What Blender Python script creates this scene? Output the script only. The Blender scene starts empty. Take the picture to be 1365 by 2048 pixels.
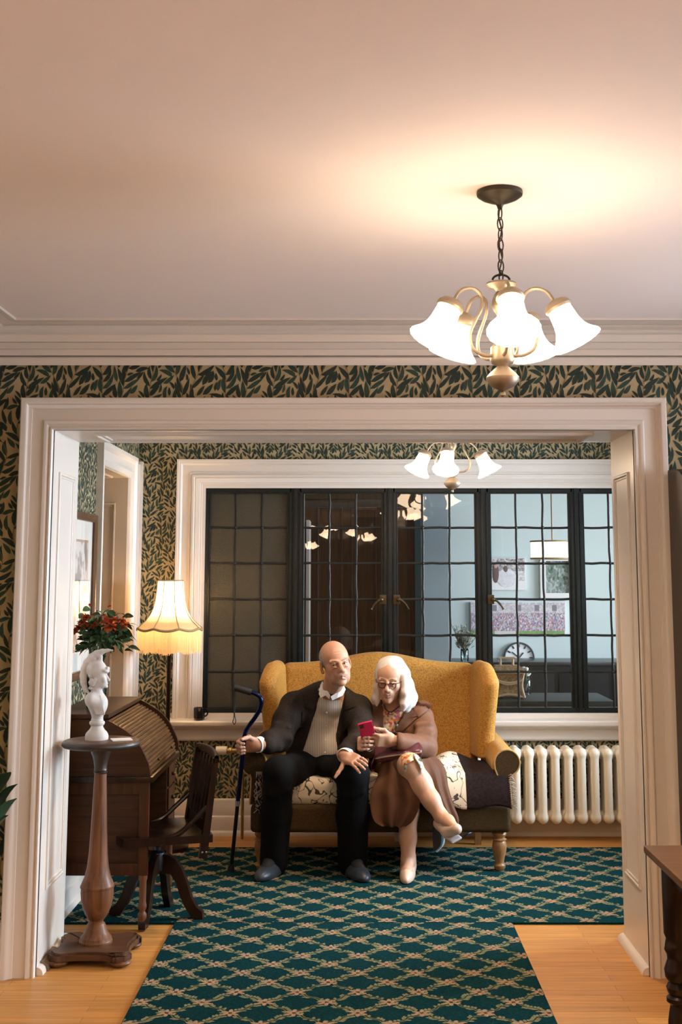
import bpy, bmesh, math, random
import numpy as np
from mathutils import Vector, Matrix, Euler
PI = math.pi
scene = bpy.context.scene
COL = scene.collection

# ---------------------------------------------------------------- camera
F_PX, PPX, PPY, PITCH, CAM_H = 2500.0, 718.0, 801.0, math.atan2(354.0, 2500.0), 1.5
cam_data = bpy.data.cameras.new('camera')
cam = bpy.data.objects.new('camera', cam_data)
COL.objects.link(cam)
cam.location = (0, 0, CAM_H)
cam.rotation_euler = (PI / 2 + PITCH, 0, 0)
cam_data.sensor_fit = 'VERTICAL'
cam_data.sensor_height = 36.0
cam_data.lens = F_PX / 2048.0 * 36.0
cam_data.shift_x = -(PPX - 682.5) / 2048.0
cam_data.shift_y = (PPY - 1024.0) / 2048.0
cam_data.clip_start = 0.05
scene.camera = cam
_ct, _st = math.cos(PITCH), math.sin(PITCH)

def at(px, py, d):
    """point of the room seen at a spot of the photo, d metres away from the camera"""
    xc, yc = (px - PPX) / F_PX, (PPY - py) / F_PX
    k = d / (_ct - yc * _st)
    return Vector((xc * k, d, CAM_H + (_st + yc * _ct) * k))
def zat(py, d): return at(PPX, py, d).z
def xat(px, py, d): return at(px, py, d).x

# ---------------------------------------------------------------- colour management
vs = scene.view_settings
vs.view_transform = 'Standard'
vs.look = 'None'
vs.gamma = 1.0
vs.use_curve_mapping = False
vs.exposure = 2.16
cy = scene.cycles
cy.max_bounces = 10
cy.diffuse_bounces = 5
cy.glossy_bounces = 4
cy.transparent_max_bounces = 16
cy.sample_clamp_indirect = 4.0
cy.caustics_reflective = False
cy.caustics_refractive = False

# ---------------------------------------------------------------- world and daylight
world = bpy.data.worlds.new('world')
scene.world = world
world.use_nodes = True
_bg = world.node_tree.nodes['Background']
_bg.inputs[0].default_value = (0.55, 0.72, 1.0, 1)
_bg.inputs[1].default_value = 0.6

def area_light(name, loc, target, sx, sy, power, color):
    ld = bpy.data.lights.new(name, 'AREA')
    ld.shape = 'RECTANGLE'; ld.size = sx; ld.size_y = sy
    ld.energy = power; ld.color = color
    o = bpy.data.objects.new(name, ld); COL.objects.link(o)
    o.location = loc
    o.rotation_euler = (Vector(target) - Vector(loc)).to_track_quat('-Z', 'Y').to_euler()
    return o
# daylight outside the two windows in the right-hand walls
area_light('daylight_back_room', (2.78, 6.42, 1.60), (0.8, 6.25, 0.1), 1.5, 1.1, 58, (0.70, 0.86, 1.0))
area_light('daylight_front_room', (3.7, 3.5, 1.4), (0.0, 3.6, 1.3), 1.8, 1.5, 36, (0.80, 0.90, 1.0))
WARM = (1.0, 0.72, 0.46)
SHADE_GLOW = 4.6
BULB_GLOW = 290.0

# ---------------------------------------------------------------- materials
MATS = {}
def M(name, col, rough=0.5, metal=0.0, var=0.0, vscale=8.0, stretch=(1, 1, 1), bump=0.0, bscale=60.0,
      col2=None, spec=0.5, sheen=0.0, coat=0.0, emit=None, emit_s=0.0, ramp=(0.35, 0.65), detail=4.0, distort=0.0):
    if name in MATS: return MATS[name]
    m = bpy.data.materials.new(name); m.use_nodes = True
    nt = m.node_tree; b = nt.nodes['Principled BSDF']
    b.inputs['Base Color'].default_value = (*col, 1)
    b.inputs['Roughness'].default_value = rough
    b.inputs['Metallic'].default_value = metal
    b.inputs['Specular IOR Level'].default_value = spec
    if sheen: b.inputs['Sheen Weight'].default_value = sheen
    if coat: b.inputs['Coat Weight'].default_value = coat
    if emit:
        b.inputs['Emission Color'].default_value = (*emit, 1); b.inputs['Emission Strength'].default_value = emit_s
    tc = None
    if var or col2 or bump:
        tc = nt.nodes.new('ShaderNodeTexCoord'); mp = nt.nodes.new('ShaderNodeMapping')
        mp.inputs['Scale'].default_value = stretch
        nt.links.new(tc.outputs['Object'], mp.inputs[0])
    if var or col2:
        n = nt.nodes.new('ShaderNodeTexNoise'); n.inputs['Scale'].default_value = vscale; n.inputs['Detail'].default_value = detail
        n.inputs['Distortion'].default_value = distort
        nt.links.new(mp.outputs[0], n.inputs[0])
        r = nt.nodes.new('ShaderNodeValToRGB')
        c2 = col2 if col2 else tuple(max(0, c * (1 - var)) for c in col)
        r.color_ramp.elements[0].position = ramp[0]; r.color_ramp.elements[1].position = ramp[1]
        r.color_ramp.elements[0].color = (*c2, 1); r.color_ramp.elements[1].color = (*col, 1)
        nt.links.new(n.outputs[0], r.inputs[0]); nt.links.new(r.outputs[0], b.inputs['Base Color'])
    if bump:
        n2 = nt.nodes.new('ShaderNodeTexNoise'); n2.inputs['Scale'].default_value = bscale; n2.inputs['Detail'].default_value = 3
        nt.links.new(mp.outputs[0], n2.inputs[0])
        bp = nt.nodes.new('ShaderNodeBump'); bp.inputs['Strength'].default_value = bump; bp.inputs['Distance'].default_value = 0.004
        nt.links.new(n2.outputs[0], bp.inputs['Height']); nt.links.new(bp.outputs[0], b.inputs['Normal'])
    MATS[name] = m
    return m

def glass_mat(name, tint=(1, 1, 1), rough=0.0, ior=1.5, refl=1.0):
    """thin pane: fresnel reflection over a clear see-through"""
    if name in MATS: return MATS[name]
    m = bpy.data.materials.new(name); m.use_nodes = True
    nt = m.node_tree; nt.nodes.remove(nt.nodes['Principled BSDF']); out = nt.nodes['Material Output']
    tr = nt.nodes.new('ShaderNodeBsdfTransparent'); tr.inputs[0].default_value = (*tint, 1)
    gl = nt.nodes.new('ShaderNodeBsdfGlossy'); gl.inputs['Roughness'].default_value = rough
    gl.inputs[0].default_value = (refl, refl, refl, 1)
    fr = nt.nodes.new('ShaderNodeFresnel'); fr.inputs[0].default_value = ior
    mx = nt.nodes.new('ShaderNodeMixShader')
    nt.links.new(fr.outputs[0], mx.inputs[0]); nt.links.new(tr.outputs[0], mx.inputs[1]); nt.links.new(gl.outputs[0], mx.inputs[2])
    nt.links.new(mx.outputs[0], out.inputs[0])
    MATS[name] = m
    return m

def cloth_translucent(name, col, trans=0.5):
    if name in MATS: return MATS[name]
    m = bpy.data.materials.new(name); m.use_nodes = True
    nt = m.node_tree; nt.nodes.remove(nt.nodes['Principled BSDF']); out = nt.nodes['Material Output']
    d = nt.nodes.new('ShaderNodeBsdfDiffuse'); d.inputs[0].default_value = (*col, 1)
    t = nt.nodes.new('ShaderNodeBsdfTranslucent'); t.inputs[0].default_value = (*col, 1)
    mx = nt.nodes.new('ShaderNodeMixShader'); mx.inputs[0].default_value = trans
    nt.links.new(d.outputs[0], mx.inputs[1]); nt.links.new(t.outputs[0], mx.inputs[2]); nt.links.new(mx.outputs[0], out.inputs[0])
    MATS[name] = m
    return m

# ---------------------------------------------------------------- objects
def props(o, label=None, cat=None, group=None, kind=None):
    if label: o['label'] = label
    if cat: o['category'] = cat
    if group: o['group'] = group
    if kind: o['kind'] = kind
    return o
def thing(name, loc, label, cat, group=None, rz=0.0):
    o = bpy.data.objects.new(name, None); COL.objects.link(o)
    o.location = loc; o.rotation_euler = (0, 0, rz); o.empty_display_size = 0.05
    return props(o, label, cat, group)
def wloc(o):
    p = Vector((0, 0, 0))
    while o is not None:
        p += o.location; o = o.parent
    return p
def copy_tree(o, parent=None):
    c = o.copy(); COL.objects.link(c); c.parent = parent
    for ch in [x for x in bpy.data.objects if x.parent == o]: copy_tree(ch, c)
    return c

class MB:
    def __init__(s): s.v = []; s.f = []; s.m = []
    def add(s, verts, faces, mi=0):
        n = len(s.v); s.v += [tuple(p) for p in verts]
        s.f += [tuple(i + n for i in f) for f in faces]; s.m += [mi] * len(faces); return s
    def box(s, a, b, mi=0, bevel=0.0, rot=None, piv=None):
        x0, y0, z0 = (min(a[i], b[i]) for i in range(3)); x1, y1, z1 = (max(a[i], b[i]) for i in range(3))
        if bevel > 0:
            bm = bmesh.new(); bmesh.ops.create_cube(bm, size=1)
            for v in bm.verts: v.co = Vector(((x0 + x1) / 2 + v.co.x * (x1 - x0), (y0 + y1) / 2 + v.co.y * (y1 - y0), (z0 + z1) / 2 + v.co.z * (z1 - z0)))
            bmesh.ops.bevel(bm, geom=bm.edges[:], offset=min(bevel, .49 * min(x1 - x0, y1 - y0, z1 - z0)), segments=2, affect='EDGES', profile=0.7)
            bm.verts.index_update()
            vs_ = [v.co.copy() for v in bm.verts]; fs = [tuple(v.index for v in f.verts) for f in bm.faces]; bm.free()
        else:
            vs_ = [Vector(p) for p in ((x0, y0, z0), (x1, y0, z0), (x1, y1, z0), (x0, y1, z0), (x0, y0, z1), (x1, y0, z1), (x1, y1, z1), (x0, y1, z1))]
            fs = [(0, 3, 2, 1), (4, 5, 6, 7), (0, 1, 5, 4), (1, 2, 6, 5), (2, 3, 7, 6), (3, 0, 4, 7)]
        if rot is not None:
            p = Vector(piv) if piv is not None else Vector(((x0 + x1) / 2, (y0 + y1) / 2, (z0 + z1) / 2))
            vs_ = [p + rot @ (v - p) for v in vs_]
        return s.add(vs_, fs, mi)
    def quad(s, a, b, c, d, mi=0): return s.add([a, b, c, d], [(0, 1, 2, 3)], mi)
    def lathe(s, prof, c=(0, 0, 0), seg=32, mi=0, axis=None, ripple=0, ramp=0.0, cap=True):
        """prof: (radius, height) pairs; axis: direction of the height"""
        q = Vector((0, 0, 1)).rotation_difference(Vector(axis).normalized()).to_matrix() if axis is not None else Matrix.Identity(3)
        vs_ = []; n = len(prof); c = Vector(c)
        for k, (r, h) in enumerate(prof):
            for i in range(seg):
                a = 2 * PI * i / seg
                rr = r
                if ripple: rr = r * (1 + ramp * (k / (n - 1)) ** 3 * math.cos(ripple * a))
                vs_.append(c + q @ Vector((rr * math.cos(a), rr * math.sin(a), h)))
        fs = []
        for k in range(n - 1):
            for i in range(seg):
                j = (i + 1) % seg
                fs.append((k * seg + i, k * seg + j, (k + 1) * seg + j, (k + 1) * seg + i))
        if cap:
            if prof[0][0] > 1e-5: fs.append(tuple(reversed(range(seg))))
            if prof[-1][0] > 1e-5: fs.append(tuple((n - 1) * seg + i for i in range(seg)))
        return s.add(vs_, fs, mi)
    def tube(s, pts, r, seg=10, mi=0, closed=False, flat=1.0, up=None):
        pts = [Vector(p) for p in pts]; n = len(pts)
        rs = r if isinstance(r, (list, tuple)) else [r] * n
        vs_ = []; prev = None
        for i in range(n):
            if closed: t = pts[(i + 1) % n] - pts[i - 1]
            else: t = pts[min(i + 1, n - 1)] - pts[max(i - 1, 0)]
            t = t.normalized() if t.length > 1e-9 else Vector((0, 0, 1))
            if prev is None:
                u = Vector(up) if up is not None else (Vector((0, 0, 1)) if abs(t.z) < 0.9 else Vector((1, 0, 0)))
            else: u = prev
            u = (u - t * u.dot(t)).normalized(); w = t.cross(u); prev = u
            for k in range(seg):
                a = 2 * PI * k / seg
                vs_.append(pts[i] + (u * math.cos(a) * flat + w * math.sin(a)) * rs[i])
        fs = []
        for i in range(n if closed else n - 1):
            i2 = (i + 1) % n
            for k in range(seg):
                k2 = (k + 1) % seg
                fs.append((i * seg + k, i * seg + k2, i2 * seg + k2, i2 * seg + k))
        if not closed:
            fs.append(tuple(reversed(range(seg)))); fs.append(tuple((n - 1) * seg + k for k in range(seg)))
        return s.add(vs_, fs, mi)
    def prism(s, poly, d0, d1, mp, mi=0):
        """poly of (a,b) extruded between d0 and d1; mp(a,b,d)->point"""
        n = len(poly)
        vs_ = [mp(a, b, d0) for a, b in poly] + [mp(a, b, d1) for a, b in poly]
        fs = [tuple(reversed(range(n))), tuple(range(n, 2 * n))] + [(i, (i + 1) % n, n + (i + 1) % n, n + i) for i in range(n)]
        return s.add(vs_, fs, mi)
    def sphere(s, c, r, seg=16, rings=10, mi=0, rot=None):
        r = (r, r, r) if not isinstance(r, (tuple, list)) else r; c = Vector(c)
        vs_ = []; fs = []
        for j in range(rings + 1):
            t = PI * j / rings
            for i in range(seg):
                a = 2 * PI * i / seg
                p = Vector((r[0] * math.sin(t) * math.cos(a), r[1] * math.sin(t) * math.sin(a), r[2] * math.cos(t)))
                vs_.append(c + (rot @ p if rot is not None else p))
        for j in range(rings):
            for i in range(seg):
                k = (i + 1) % seg
                fs.append((j * seg + i, (j + 1) * seg + i, (j + 1) * seg + k, j * seg + k))
        return s.add(vs_, fs, mi)
    def grid(s, fn, nu, nv, mi=0, close_u=False):
        vs_ = [fn(i / (nu if close_u else nu - 1), j / (nv - 1)) for j in range(nv) for i in range(nu)]
        fs = []
        for j in range(nv - 1):
            for i in range(nu if close_u else nu - 1):
                k = (i + 1) % nu
                fs.append((j * nu + i, j * nu + k, (j + 1) * nu + k, (j + 1) * nu + i))
        return s.add(vs_, fs, mi)
    def build(s, name, mats, parent=None, smooth=True, angle=40, fix=True):
        me = bpy.data.meshes.new(name)
        off = wloc(parent) if parent is not None else Vector((0, 0, 0))
        me.from_pydata([(p[0] - off.x, p[1] - off.y, p[2] - off.z) for p in s.v], [], s.f)
        if not isinstance(mats, (list, tuple)): mats = [mats]
        for m in mats: me.materials.append(m)
        me.polygons.foreach_set('material_index', s.m)
        if fix:
            bm = bmesh.new(); bm.from_mesh(me); bmesh.ops.recalc_face_normals(bm, faces=bm.faces[:]); bm.to_mesh(me); bm.free()
        if smooth:
            me.polygons.foreach_set('use_smooth', [True] * len(me.polygons))
            if angle < 180: me.set_sharp_from_angle(angle=math.radians(angle))
        me.update()
        o = bpy.data.objects.new(name, me); COL.objects.link(o); o.parent = parent
        return o

def smooth_curve(pts, n=8):
    """Catmull-Rom through pts"""
    pts = [Vector(p) for p in pts]; out = []
    for i in range(len(pts) - 1):
        p0 = pts[max(i - 1, 0)]; p1 = pts[i]; p2 = pts[i + 1]; p3 = pts[min(i + 2, len(pts) - 1)]
        for k in range(n):
            t = k / n
            out.append(0.5 * ((2 * p1) + (p2 - p0) * t + (2 * p0 - 5 * p1 + 4 * p2 - p3) * t * t + (3 * p1 - p0 - 3 * p2 + p3) * t ** 3))
    out.append(pts[-1]); return out

# ---------------------------------------------------------------- distance fields -> one continuous surface
def surface_nets(d, xs, ys, zs):
    nx, ny, nz = d.shape
    s = d < 0
    cnt = np.zeros((nx - 1, ny - 1, nz - 1), np.int8)
    for a in (0, 1):
        for b in (0, 1):
            for c in (0, 1):
                cnt += s[a:nx - 1 + a, b:ny - 1 + b, c:nz - 1 + c]
    act = (cnt > 0) & (cnt < 8)
    I, J, K = np.nonzero(act)
    idx = -np.ones(act.shape, np.int64); idx[I, J, K] = np.arange(len(I))
    acc = np.zeros((len(I), 3)); num = np.zeros(len(I))
    P = lambda a, b, c: np.stack([xs[I + a], ys[J + b], zs[K + c]], 1)
    corners = [(a, b, c) for a in (0, 1) for b in (0, 1) for c in (0, 1)]
    for q in corners:
        for ax in range(3):
            if q[ax] == 1: continue
            r = list(q); r[ax] = 1
            d0 = d[I + q[0], J + q[1], K + q[2]]; d1 = d[I + r[0], J + r[1], K + r[2]]
            m = (d0 < 0) != (d1 < 0)
            t = np.where(m, d0 / np.where(m, d0 - d1, 1), 0)[:, None]
            p = P(*q) * (1 - t) + P(*r) * t
            acc += np.where(m[:, None], p, 0); num += m
    V = acc / num[:, None]
    faces = []
    for ax in range(3):
        sl0 = [slice(None)] * 3; sl1 = [slice(None)] * 3
        sl0[ax] = slice(0, -1); sl1[ax] = slice(1, None)
        s0 = s[tuple(sl0)]; ch = s0 != s[tuple(sl1)]
        o1, o2 = [(1, 2), (2, 0), (0, 1)][ax]
        ii = np.array(np.nonzero(ch))
        ok = (ii[o1] > 0) & (ii[o2] > 0) & (ii[o1] < d.shape[o1] - 1) & (ii[o2] < d.shape[o2] - 1)
        ii = ii[:, ok]
        def g(a, b):
            j = ii.copy(); j[o1] -= a; j[o2] -= b
            return idx[j[0], j[1], j[2]]
        q = np.stack([g(1, 1), g(0, 1), g(0, 0), g(1, 0)], 1)
        fl = ~s0[ii[0], ii[1], ii[2]]
        q[fl] = q[fl][:, ::-1]
        faces.append(q)
    return V, np.concatenate(faces)

def axis_samples(a, b, h, fine=()):
    """grid lines from a to b every h, denser (hf) inside the (lo,hi,hf) spans"""
    out = [a]
    while out[-1] < b:
        x = out[-1]; st = h
        for lo, hi, hf in fine:
            if lo <= x < hi: st = min(st, hf)
        out.append(x + st)
    return np.array(out, np.float32)

class SDF:
    """smooth union / cut of simple solids, sampled on a grid"""
    def __init__(s, lo, hi, h, fine=((), (), ())):
        s.xs, s.ys, s.zs = (axis_samples(lo[i], hi[i], h, fine[i]) for i in range(3))
        s.d = np.full((len(s.xs), len(s.ys), len(s.zs)), 0.3, np.float32)
    def _sub(s, lo, hi):
        r = []
        for ax, a, b in zip((s.xs, s.ys, s.zs), lo, hi):
            i0 = max(0, np.searchsorted(ax, a) - 1); i1 = min(len(ax), np.searchsorted(ax, b) + 1)
            if i1 <= i0: return None
            r.append(slice(i0, i1))
        X = s.xs[r[0]][:, None, None]; Y = s.ys[r[1]][None, :, None]; Z = s.zs[r[2]][None, None, :]
        return tuple(r), X, Y, Z
    def _mix(s, sl, e, k, op):
        d = s.d[sl]
        if op == 'u':
            if k > 0:
                h = np.maximum(k - np.abs(d - e), 0) / k
                s.d[sl] = np.minimum(d, e) - h * h * k * 0.25
            else: s.d[sl] = np.minimum(d, e)
        else:
            e = -e
            if k > 0:
                h = np.maximum(k - np.abs(d - e), 0) / k
                s.d[sl] = np.maximum(d, e) + h * h * k * 0.25
            else: s.d[sl] = np.maximum(d, e)
    def cone(s, a, b, ra, rb=None, k=0.02, op='u', sq=None):
        rb = ra if rb is None else rb
        a = np.array(a, float); b = np.array(b, float); m = max(ra, rb) + 0.05 + k
        g = s._sub(np.minimum(a, b) - m, np.maximum(a, b) + m)
        if g is None: return s
        sl, X, Y, Z = g
        v = b - a; L = max(v @ v, 1e-9)
        t = np.clip(((X - a[0]) * v[0] + (Y - a[1]) * v[1] + (Z - a[2]) * v[2]) / L, 0, 1)
        e = np.sqrt((X - a[0] - t * v[0]) ** 2 + (Y - a[1] - t * v[1]) ** 2 + (Z - a[2] - t * v[2]) ** 2) - (ra + (rb - ra) * t)
        s._mix(sl, e, k, op); return s
    def chain(s, pts, rs, k=0.02):
        for i in range(len(pts) - 1): s.cone(pts[i], pts[i + 1], rs[i], rs[i + 1], k)
        return s
    def ell(s, c, r, R=None, k=0.02, op='u'):
        c = np.array(c, float); r = np.array(r, float); m = r.max() + 0.05 + k
        g = s._sub(c - m, c + m)
        if g is None: return s
        sl, X, Y, Z = g
        R = np.array(R if R is not None else np.eye(3), float).T
        x, y, z = X - c[0], Y - c[1], Z - c[2]
        u = (R[0, 0] * x + R[0, 1] * y + R[0, 2] * z) / r[0]; v = (R[1, 0] * x + R[1, 1] * y + R[1, 2] * z) / r[1]; w = (R[2, 0] * x + R[2, 1] * y + R[2, 2] * z) / r[2]
        k0 = np.sqrt(u * u + v * v + w * w); k1 = np.sqrt((u / r[0]) ** 2 + (v / r[1]) ** 2 + (w / r[2]) ** 2)
        e = k0 * (k0 - 1) / np.maximum(k1, 1e-6)
        s._mix(sl, e, k, op); return s
    def rbox(s, c, r, rad, R=None, k=0.0, op='u'):
        c = np.array(c, float); r = np.array(r, float); m = np.linalg.norm(r) + 0.04 + k
        g = s._sub(c - m, c + m)
        if g is None: return s
        sl, X, Y, Z = g
        R = np.array(R if R is not None else np.eye(3), float).T
        x, y, z = X - c[0], Y - c[1], Z - c[2]
        q = [np.abs(R[i, 0] * x + R[i, 1] * y + R[i, 2] * z) - (r[i] - rad) for i in range(3)]
        e = np.sqrt(sum(np.maximum(t, 0) ** 2 for t in q)) + np.minimum(np.maximum(np.maximum(q[0], q[1]), q[2]), 0) - rad
        s._mix(sl, e, k, op); return s
    def field(s, fn, k=0.0, op='u'):
        X = s.xs[:, None, None]; Y = s.ys[None, :, None]; Z = s.zs[None, None, :]
        e = np.broadcast_to(fn(X, Y, Z), s.d.shape).astype(np.float32)
        s._mix((slice(None),) * 3, e, k, op); return s
    def build(s, name, mats, parent=None, relax=1, color=None, keep=False):
        d = s.d
        d[0], d[-1] = np.maximum(d[0], 1e-3), np.maximum(d[-1], 1e-3)
        d[:, 0], d[:, -1] = np.maximum(d[:, 0], 1e-3), np.maximum(d[:, -1], 1e-3)
        d[:, :, 0], d[:, :, -1] = np.maximum(d[:, :, 0], 1e-3), np.maximum(d[:, :, -1], 1e-3)
        V, Fq = surface_nets(d, s.xs, s.ys, s.zs)
        for _ in range(relax):
            A = np.zeros_like(V); n = np.zeros(len(V))
            for i in range(4):
                a, b = Fq[:, i], Fq[:, (i + 1) % 4]
                np.add.at(A, a, V[b]); np.add.at(n, a, 1); np.add.at(A, b, V[a]); np.add.at(n, b, 1)
            V = V * 0.5 + 0.5 * A / np.maximum(n, 1)[:, None]
        off = np.array(wloc(parent)) if parent is not None else np.zeros(3)
        me = bpy.data.meshes.new(name)
        me.vertices.add(len(V)); me.vertices.foreach_set('co', (V - off).astype(np.float32).ravel())
        me.loops.add(Fq.size); me.loops.foreach_set('vertex_index', Fq.astype(np.int32).ravel())
        me.polygons.add(len(Fq)); me.polygons.foreach_set('loop_start', np.arange(0, Fq.size, 4, dtype=np.int32))
        if not isinstance(mats, (list, tuple)): mats = [mats]
        for m in mats: me.materials.append(m)
        me.update(calc_edges=True); me.validate()
        me.polygons.foreach_set('use_smooth', [True] * len(me.polygons))
        if color is not None:
            at_ = me.color_attributes.new('tint', 'FLOAT_COLOR', 'POINT')
            c = np.ones((len(V), 4), np.float32); c[:, :3] = color(V)
            at_.data.foreach_set('color', c.ravel())
        o = bpy.data.objects.new(name, me); COL.objects.link(o); o.parent = parent
        if not keep: s.d = None
        return o

def tint_mat(name, rough=0.5, spec=0.4, sss=0.0, bump=0.0, bscale=200):
    """colour comes from the surface's own pigment map"""
    if name in MATS: return MATS[name]
    m = bpy.data.materials.new(name); m.use_nodes = True
    nt = m.node_tree; b = nt.nodes['Principled BSDF']
    a = nt.nodes.new('ShaderNodeVertexColor'); a.layer_name = 'tint'
    n = nt.nodes.new('ShaderNodeTexNoise'); n.inputs['Scale'].default_value = 60; n.inputs['Detail'].default_value = 4
    tc = nt.nodes.new('ShaderNodeTexCoord'); nt.links.new(tc.outputs['Object'], n.inputs[0])
    mr = nt.nodes.new('ShaderNodeMapRange'); mr.inputs[3].default_value = 0.86; mr.inputs[4].default_value = 1.1
    nt.links.new(n.outputs[0], mr.inputs[0])
    mx = nt.nodes.new('ShaderNodeVectorMath'); mx.operation = 'SCALE'
    nt.links.new(a.outputs[0], mx.inputs[0]); nt.links.new(mr.outputs[0], mx.inputs['Scale'])
    nt.links.new(mx.outputs[0], b.inputs['Base Color'])
    b.inputs['Roughness'].default_value = rough; b.inputs['Specular IOR Level'].default_value = spec
    if sss:
        b.inputs['Subsurface Weight'].default_value = sss; b.inputs['Subsurface Radius'].default_value = (0.012, 0.004, 0.002)
        b.inputs['Subsurface Scale'].default_value = 0.5
    if bump:
        n2 = nt.nodes.new('ShaderNodeTexNoise'); n2.inputs['Scale'].default_value = bscale
        nt.links.new(tc.outputs['Object'], n2.inputs[0])
        bp = nt.nodes.new('ShaderNodeBump'); bp.inputs['Strength'].default_value = bump; bp.inputs['Distance'].default_value = 0.002
        nt.links.new(n2.outputs[0], bp.inputs['Height']); nt.links.new(bp.outputs[0], b.inputs['Normal'])
    MATS[name] = m
    return m
# ================================================================ THE SETTING
D1, D1B, D2 = 5.0, 5.466, 7.65          # front face and back face of the dividing wall, face of the far wall
XL, XR = -1.56, 3.2                     # front room side walls
BXL, BXR = -1.348, 2.30                 # back room side walls
OX0, OX1, OZ = -1.229, 1.107, 2.088     # the cased opening
CEIL = 2.5
WX0, WX1, WZ0, WZ1 = -0.94, 1.89, 0.70, 2.055   # leaded window
m_trim = M('white_trim_paint', (0.70, 0.635, 0.575), rough=0.32, bump=0.05, bscale=30)
m_ceil = M('ceiling_paint', (0.90, 0.83, 0.82), rough=0.8, bump=0.25, bscale=22)
m_paper = M('wallpaper_ground', (0.42, 0.325, 0.175), rough=0.75, var=0.12, vscale=30)
m_leaf1 = M('wallpaper_leaf', (0.009, 0.028, 0.017), rough=0.7, var=0.4, vscale=60)
m_leaf2 = M('wallpaper_leaf_light', (0.019, 0.055, 0.034), rough=0.7, var=0.4, vscale=60)
m_stem = M('wallpaper_stem', (0.16, 0.11, 0.045), rough=0.7)
PAPER = [m_paper, m_leaf1, m_leaf2, m_stem]
m_plain = M('plain_plaster', (0.10, 0.08, 0.06), rough=0.8)

def floor_mat():
    m = bpy.data.materials.new('oak_strip_floor'); m.use_nodes = True
    nt = m.node_tree; b = nt.nodes['Principled BSDF']; L = nt.links.new
    tc = nt.nodes.new('ShaderNodeTexCoord')
    br = nt.nodes.new('ShaderNodeTexBrick')
    br.offset = 0.37; br.inputs['Scale'].default_value = 1.0
    br.inputs['Color1'].default_value = (0.64, 0.30, 0.078, 1); br.inputs['Color2'].default_value = (0.52, 0.235, 0.058, 1)
    br.inputs['Mortar'].default_value = (0.20, 0.10, 0.035, 1); br.inputs['Mortar Size'].default_value = 0.0009
    br.inputs['Brick Width'].default_value = 0.95; br.inputs['Row Height'].default_value = 0.057
    L(tc.outputs['Object'], br.inputs[0])
    mp = nt.nodes.new('ShaderNodeMapping'); mp.inputs['Scale'].default_value = (2.5, 45, 1); L(tc.outputs['Object'], mp.inputs[0])
    n = nt.nodes.new('ShaderNodeTexNoise'); n.inputs['Scale'].default_value = 1.6; n.inputs['Detail'].default_value = 6; L(mp.outputs[0], n.inputs[0])
    mr = nt.nodes.new('ShaderNodeMapRange'); mr.inputs[1].default_value = 0.25; mr.inputs[2].default_value = 0.75
    mr.inputs[3].default_value = 0.68; mr.inputs[4].default_value = 1.12; L(n.outputs[0], mr.inputs[0])
    mx = nt.nodes.new('ShaderNodeVectorMath'); mx.operation = 'SCALE'; L(br.outputs[0], mx.inputs[0]); L(mr.outputs[0], mx.inputs['Scale'])
    L(mx.outputs[0], b.inputs['Base Color'])
    b.inputs['Roughness'].default_value = 0.40; b.inputs['Specular IOR Level'].default_value = .35
    bp = nt.nodes.new('ShaderNodeBump'); bp.inputs['Strength'].default_value = 0.12; bp.inputs['Distance'].default_value = 0.002
    L(n.outputs[0], bp.inputs['Height']); L(bp.outputs[0], b.inputs['Normal'])
    return m
m_floor = floor_mat()

def struct(name, mb, mats, smooth=False):
    o = mb.build(name, mats, smooth=smooth); o['kind'] = 'structure'; return o

# ---- willow-leaf wallpaper: leaves are inlaid in the wall's own mesh
_rl = random.Random(5)
TX, TZ = 0.52, 0.44
def leaf_poly(x, z, ang, ln, wd, bend):
    pts_l, pts_r = [], []
    n = 5; cx, cz, a = x, z, ang
    for i in range(n + 1):
        t = i / n
        w = wd * 0.5 * (math.sin(PI * min(1, t * 0.94 + 0.06)) ** 0.8) * (1.15 - 0.35 * t)
        if i == n: w = 0
        nx, nz = -math.sin(a), math.cos(a)
        pts_l.append((cx + nx * w, cz + nz * w))
        if 0 < i < n: pts_r.append((cx - nx * w, cz - nz * w))
        cx += math.cos(a) * ln / n; cz += math.sin(a) * ln / n; a += bend / n
    return pts_l + pts_r[::-1]
TILE = []
_occ = []                                            # leaf discs already placed, kept apart so that the paper shows between leaves
def _discs(poly, wd):
    n = 6; out = []
    for i in range(n):
        k = min(i, 5); a = poly[k]; b = poly[-k] if 0 < k < 5 else a
        out.append(((a[0] + b[0]) / 2, (a[1] + b[1]) / 2, wd * (.30, .48, .52, .46, .30, .10)[i]))
    return np.array(out)
def _try(x, z, a, ln, wd, bend, tol):
    p = leaf_poly(x, z, a, ln, wd, bend); d = _discs(p, wd)
    if _occ:
        O = np.concatenate(_occ); dx = np.abs(d[:, None, 0] - O[None, :, 0]); dx = np.minimum(dx % TX, TX - dx % TX); dz = np.abs(d[:, None, 1] - O[None, :, 1]); dz = np.minimum(dz % TZ, TZ - dz % TZ)
        if (np.hypot(dx, dz) - d[:, None, 2] - O[None, :, 2] + tol < 0).sum() > 1: return False
    _occ.append(d); TILE.append((1 if _rl.random() < .72 else 2, p)); return True
_br = []
for bi in range(5):
    bx = 0.05 + bi * TX / 5; p1, p2 = _rl.uniform(0, 6.3), _rl.uniform(0, 6.3); a1, a2 = _rl.uniform(.022, .034), _rl.uniform(.006, .012)
    _br.append((lambda z, bx=bx, p1=p1, p2=p2, a1=a1, a2=a2: bx + a1 * math.sin(2 * PI * z / TZ + p1) + a2 * math.sin(4 * PI * z / TZ + p2), 1))
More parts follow.
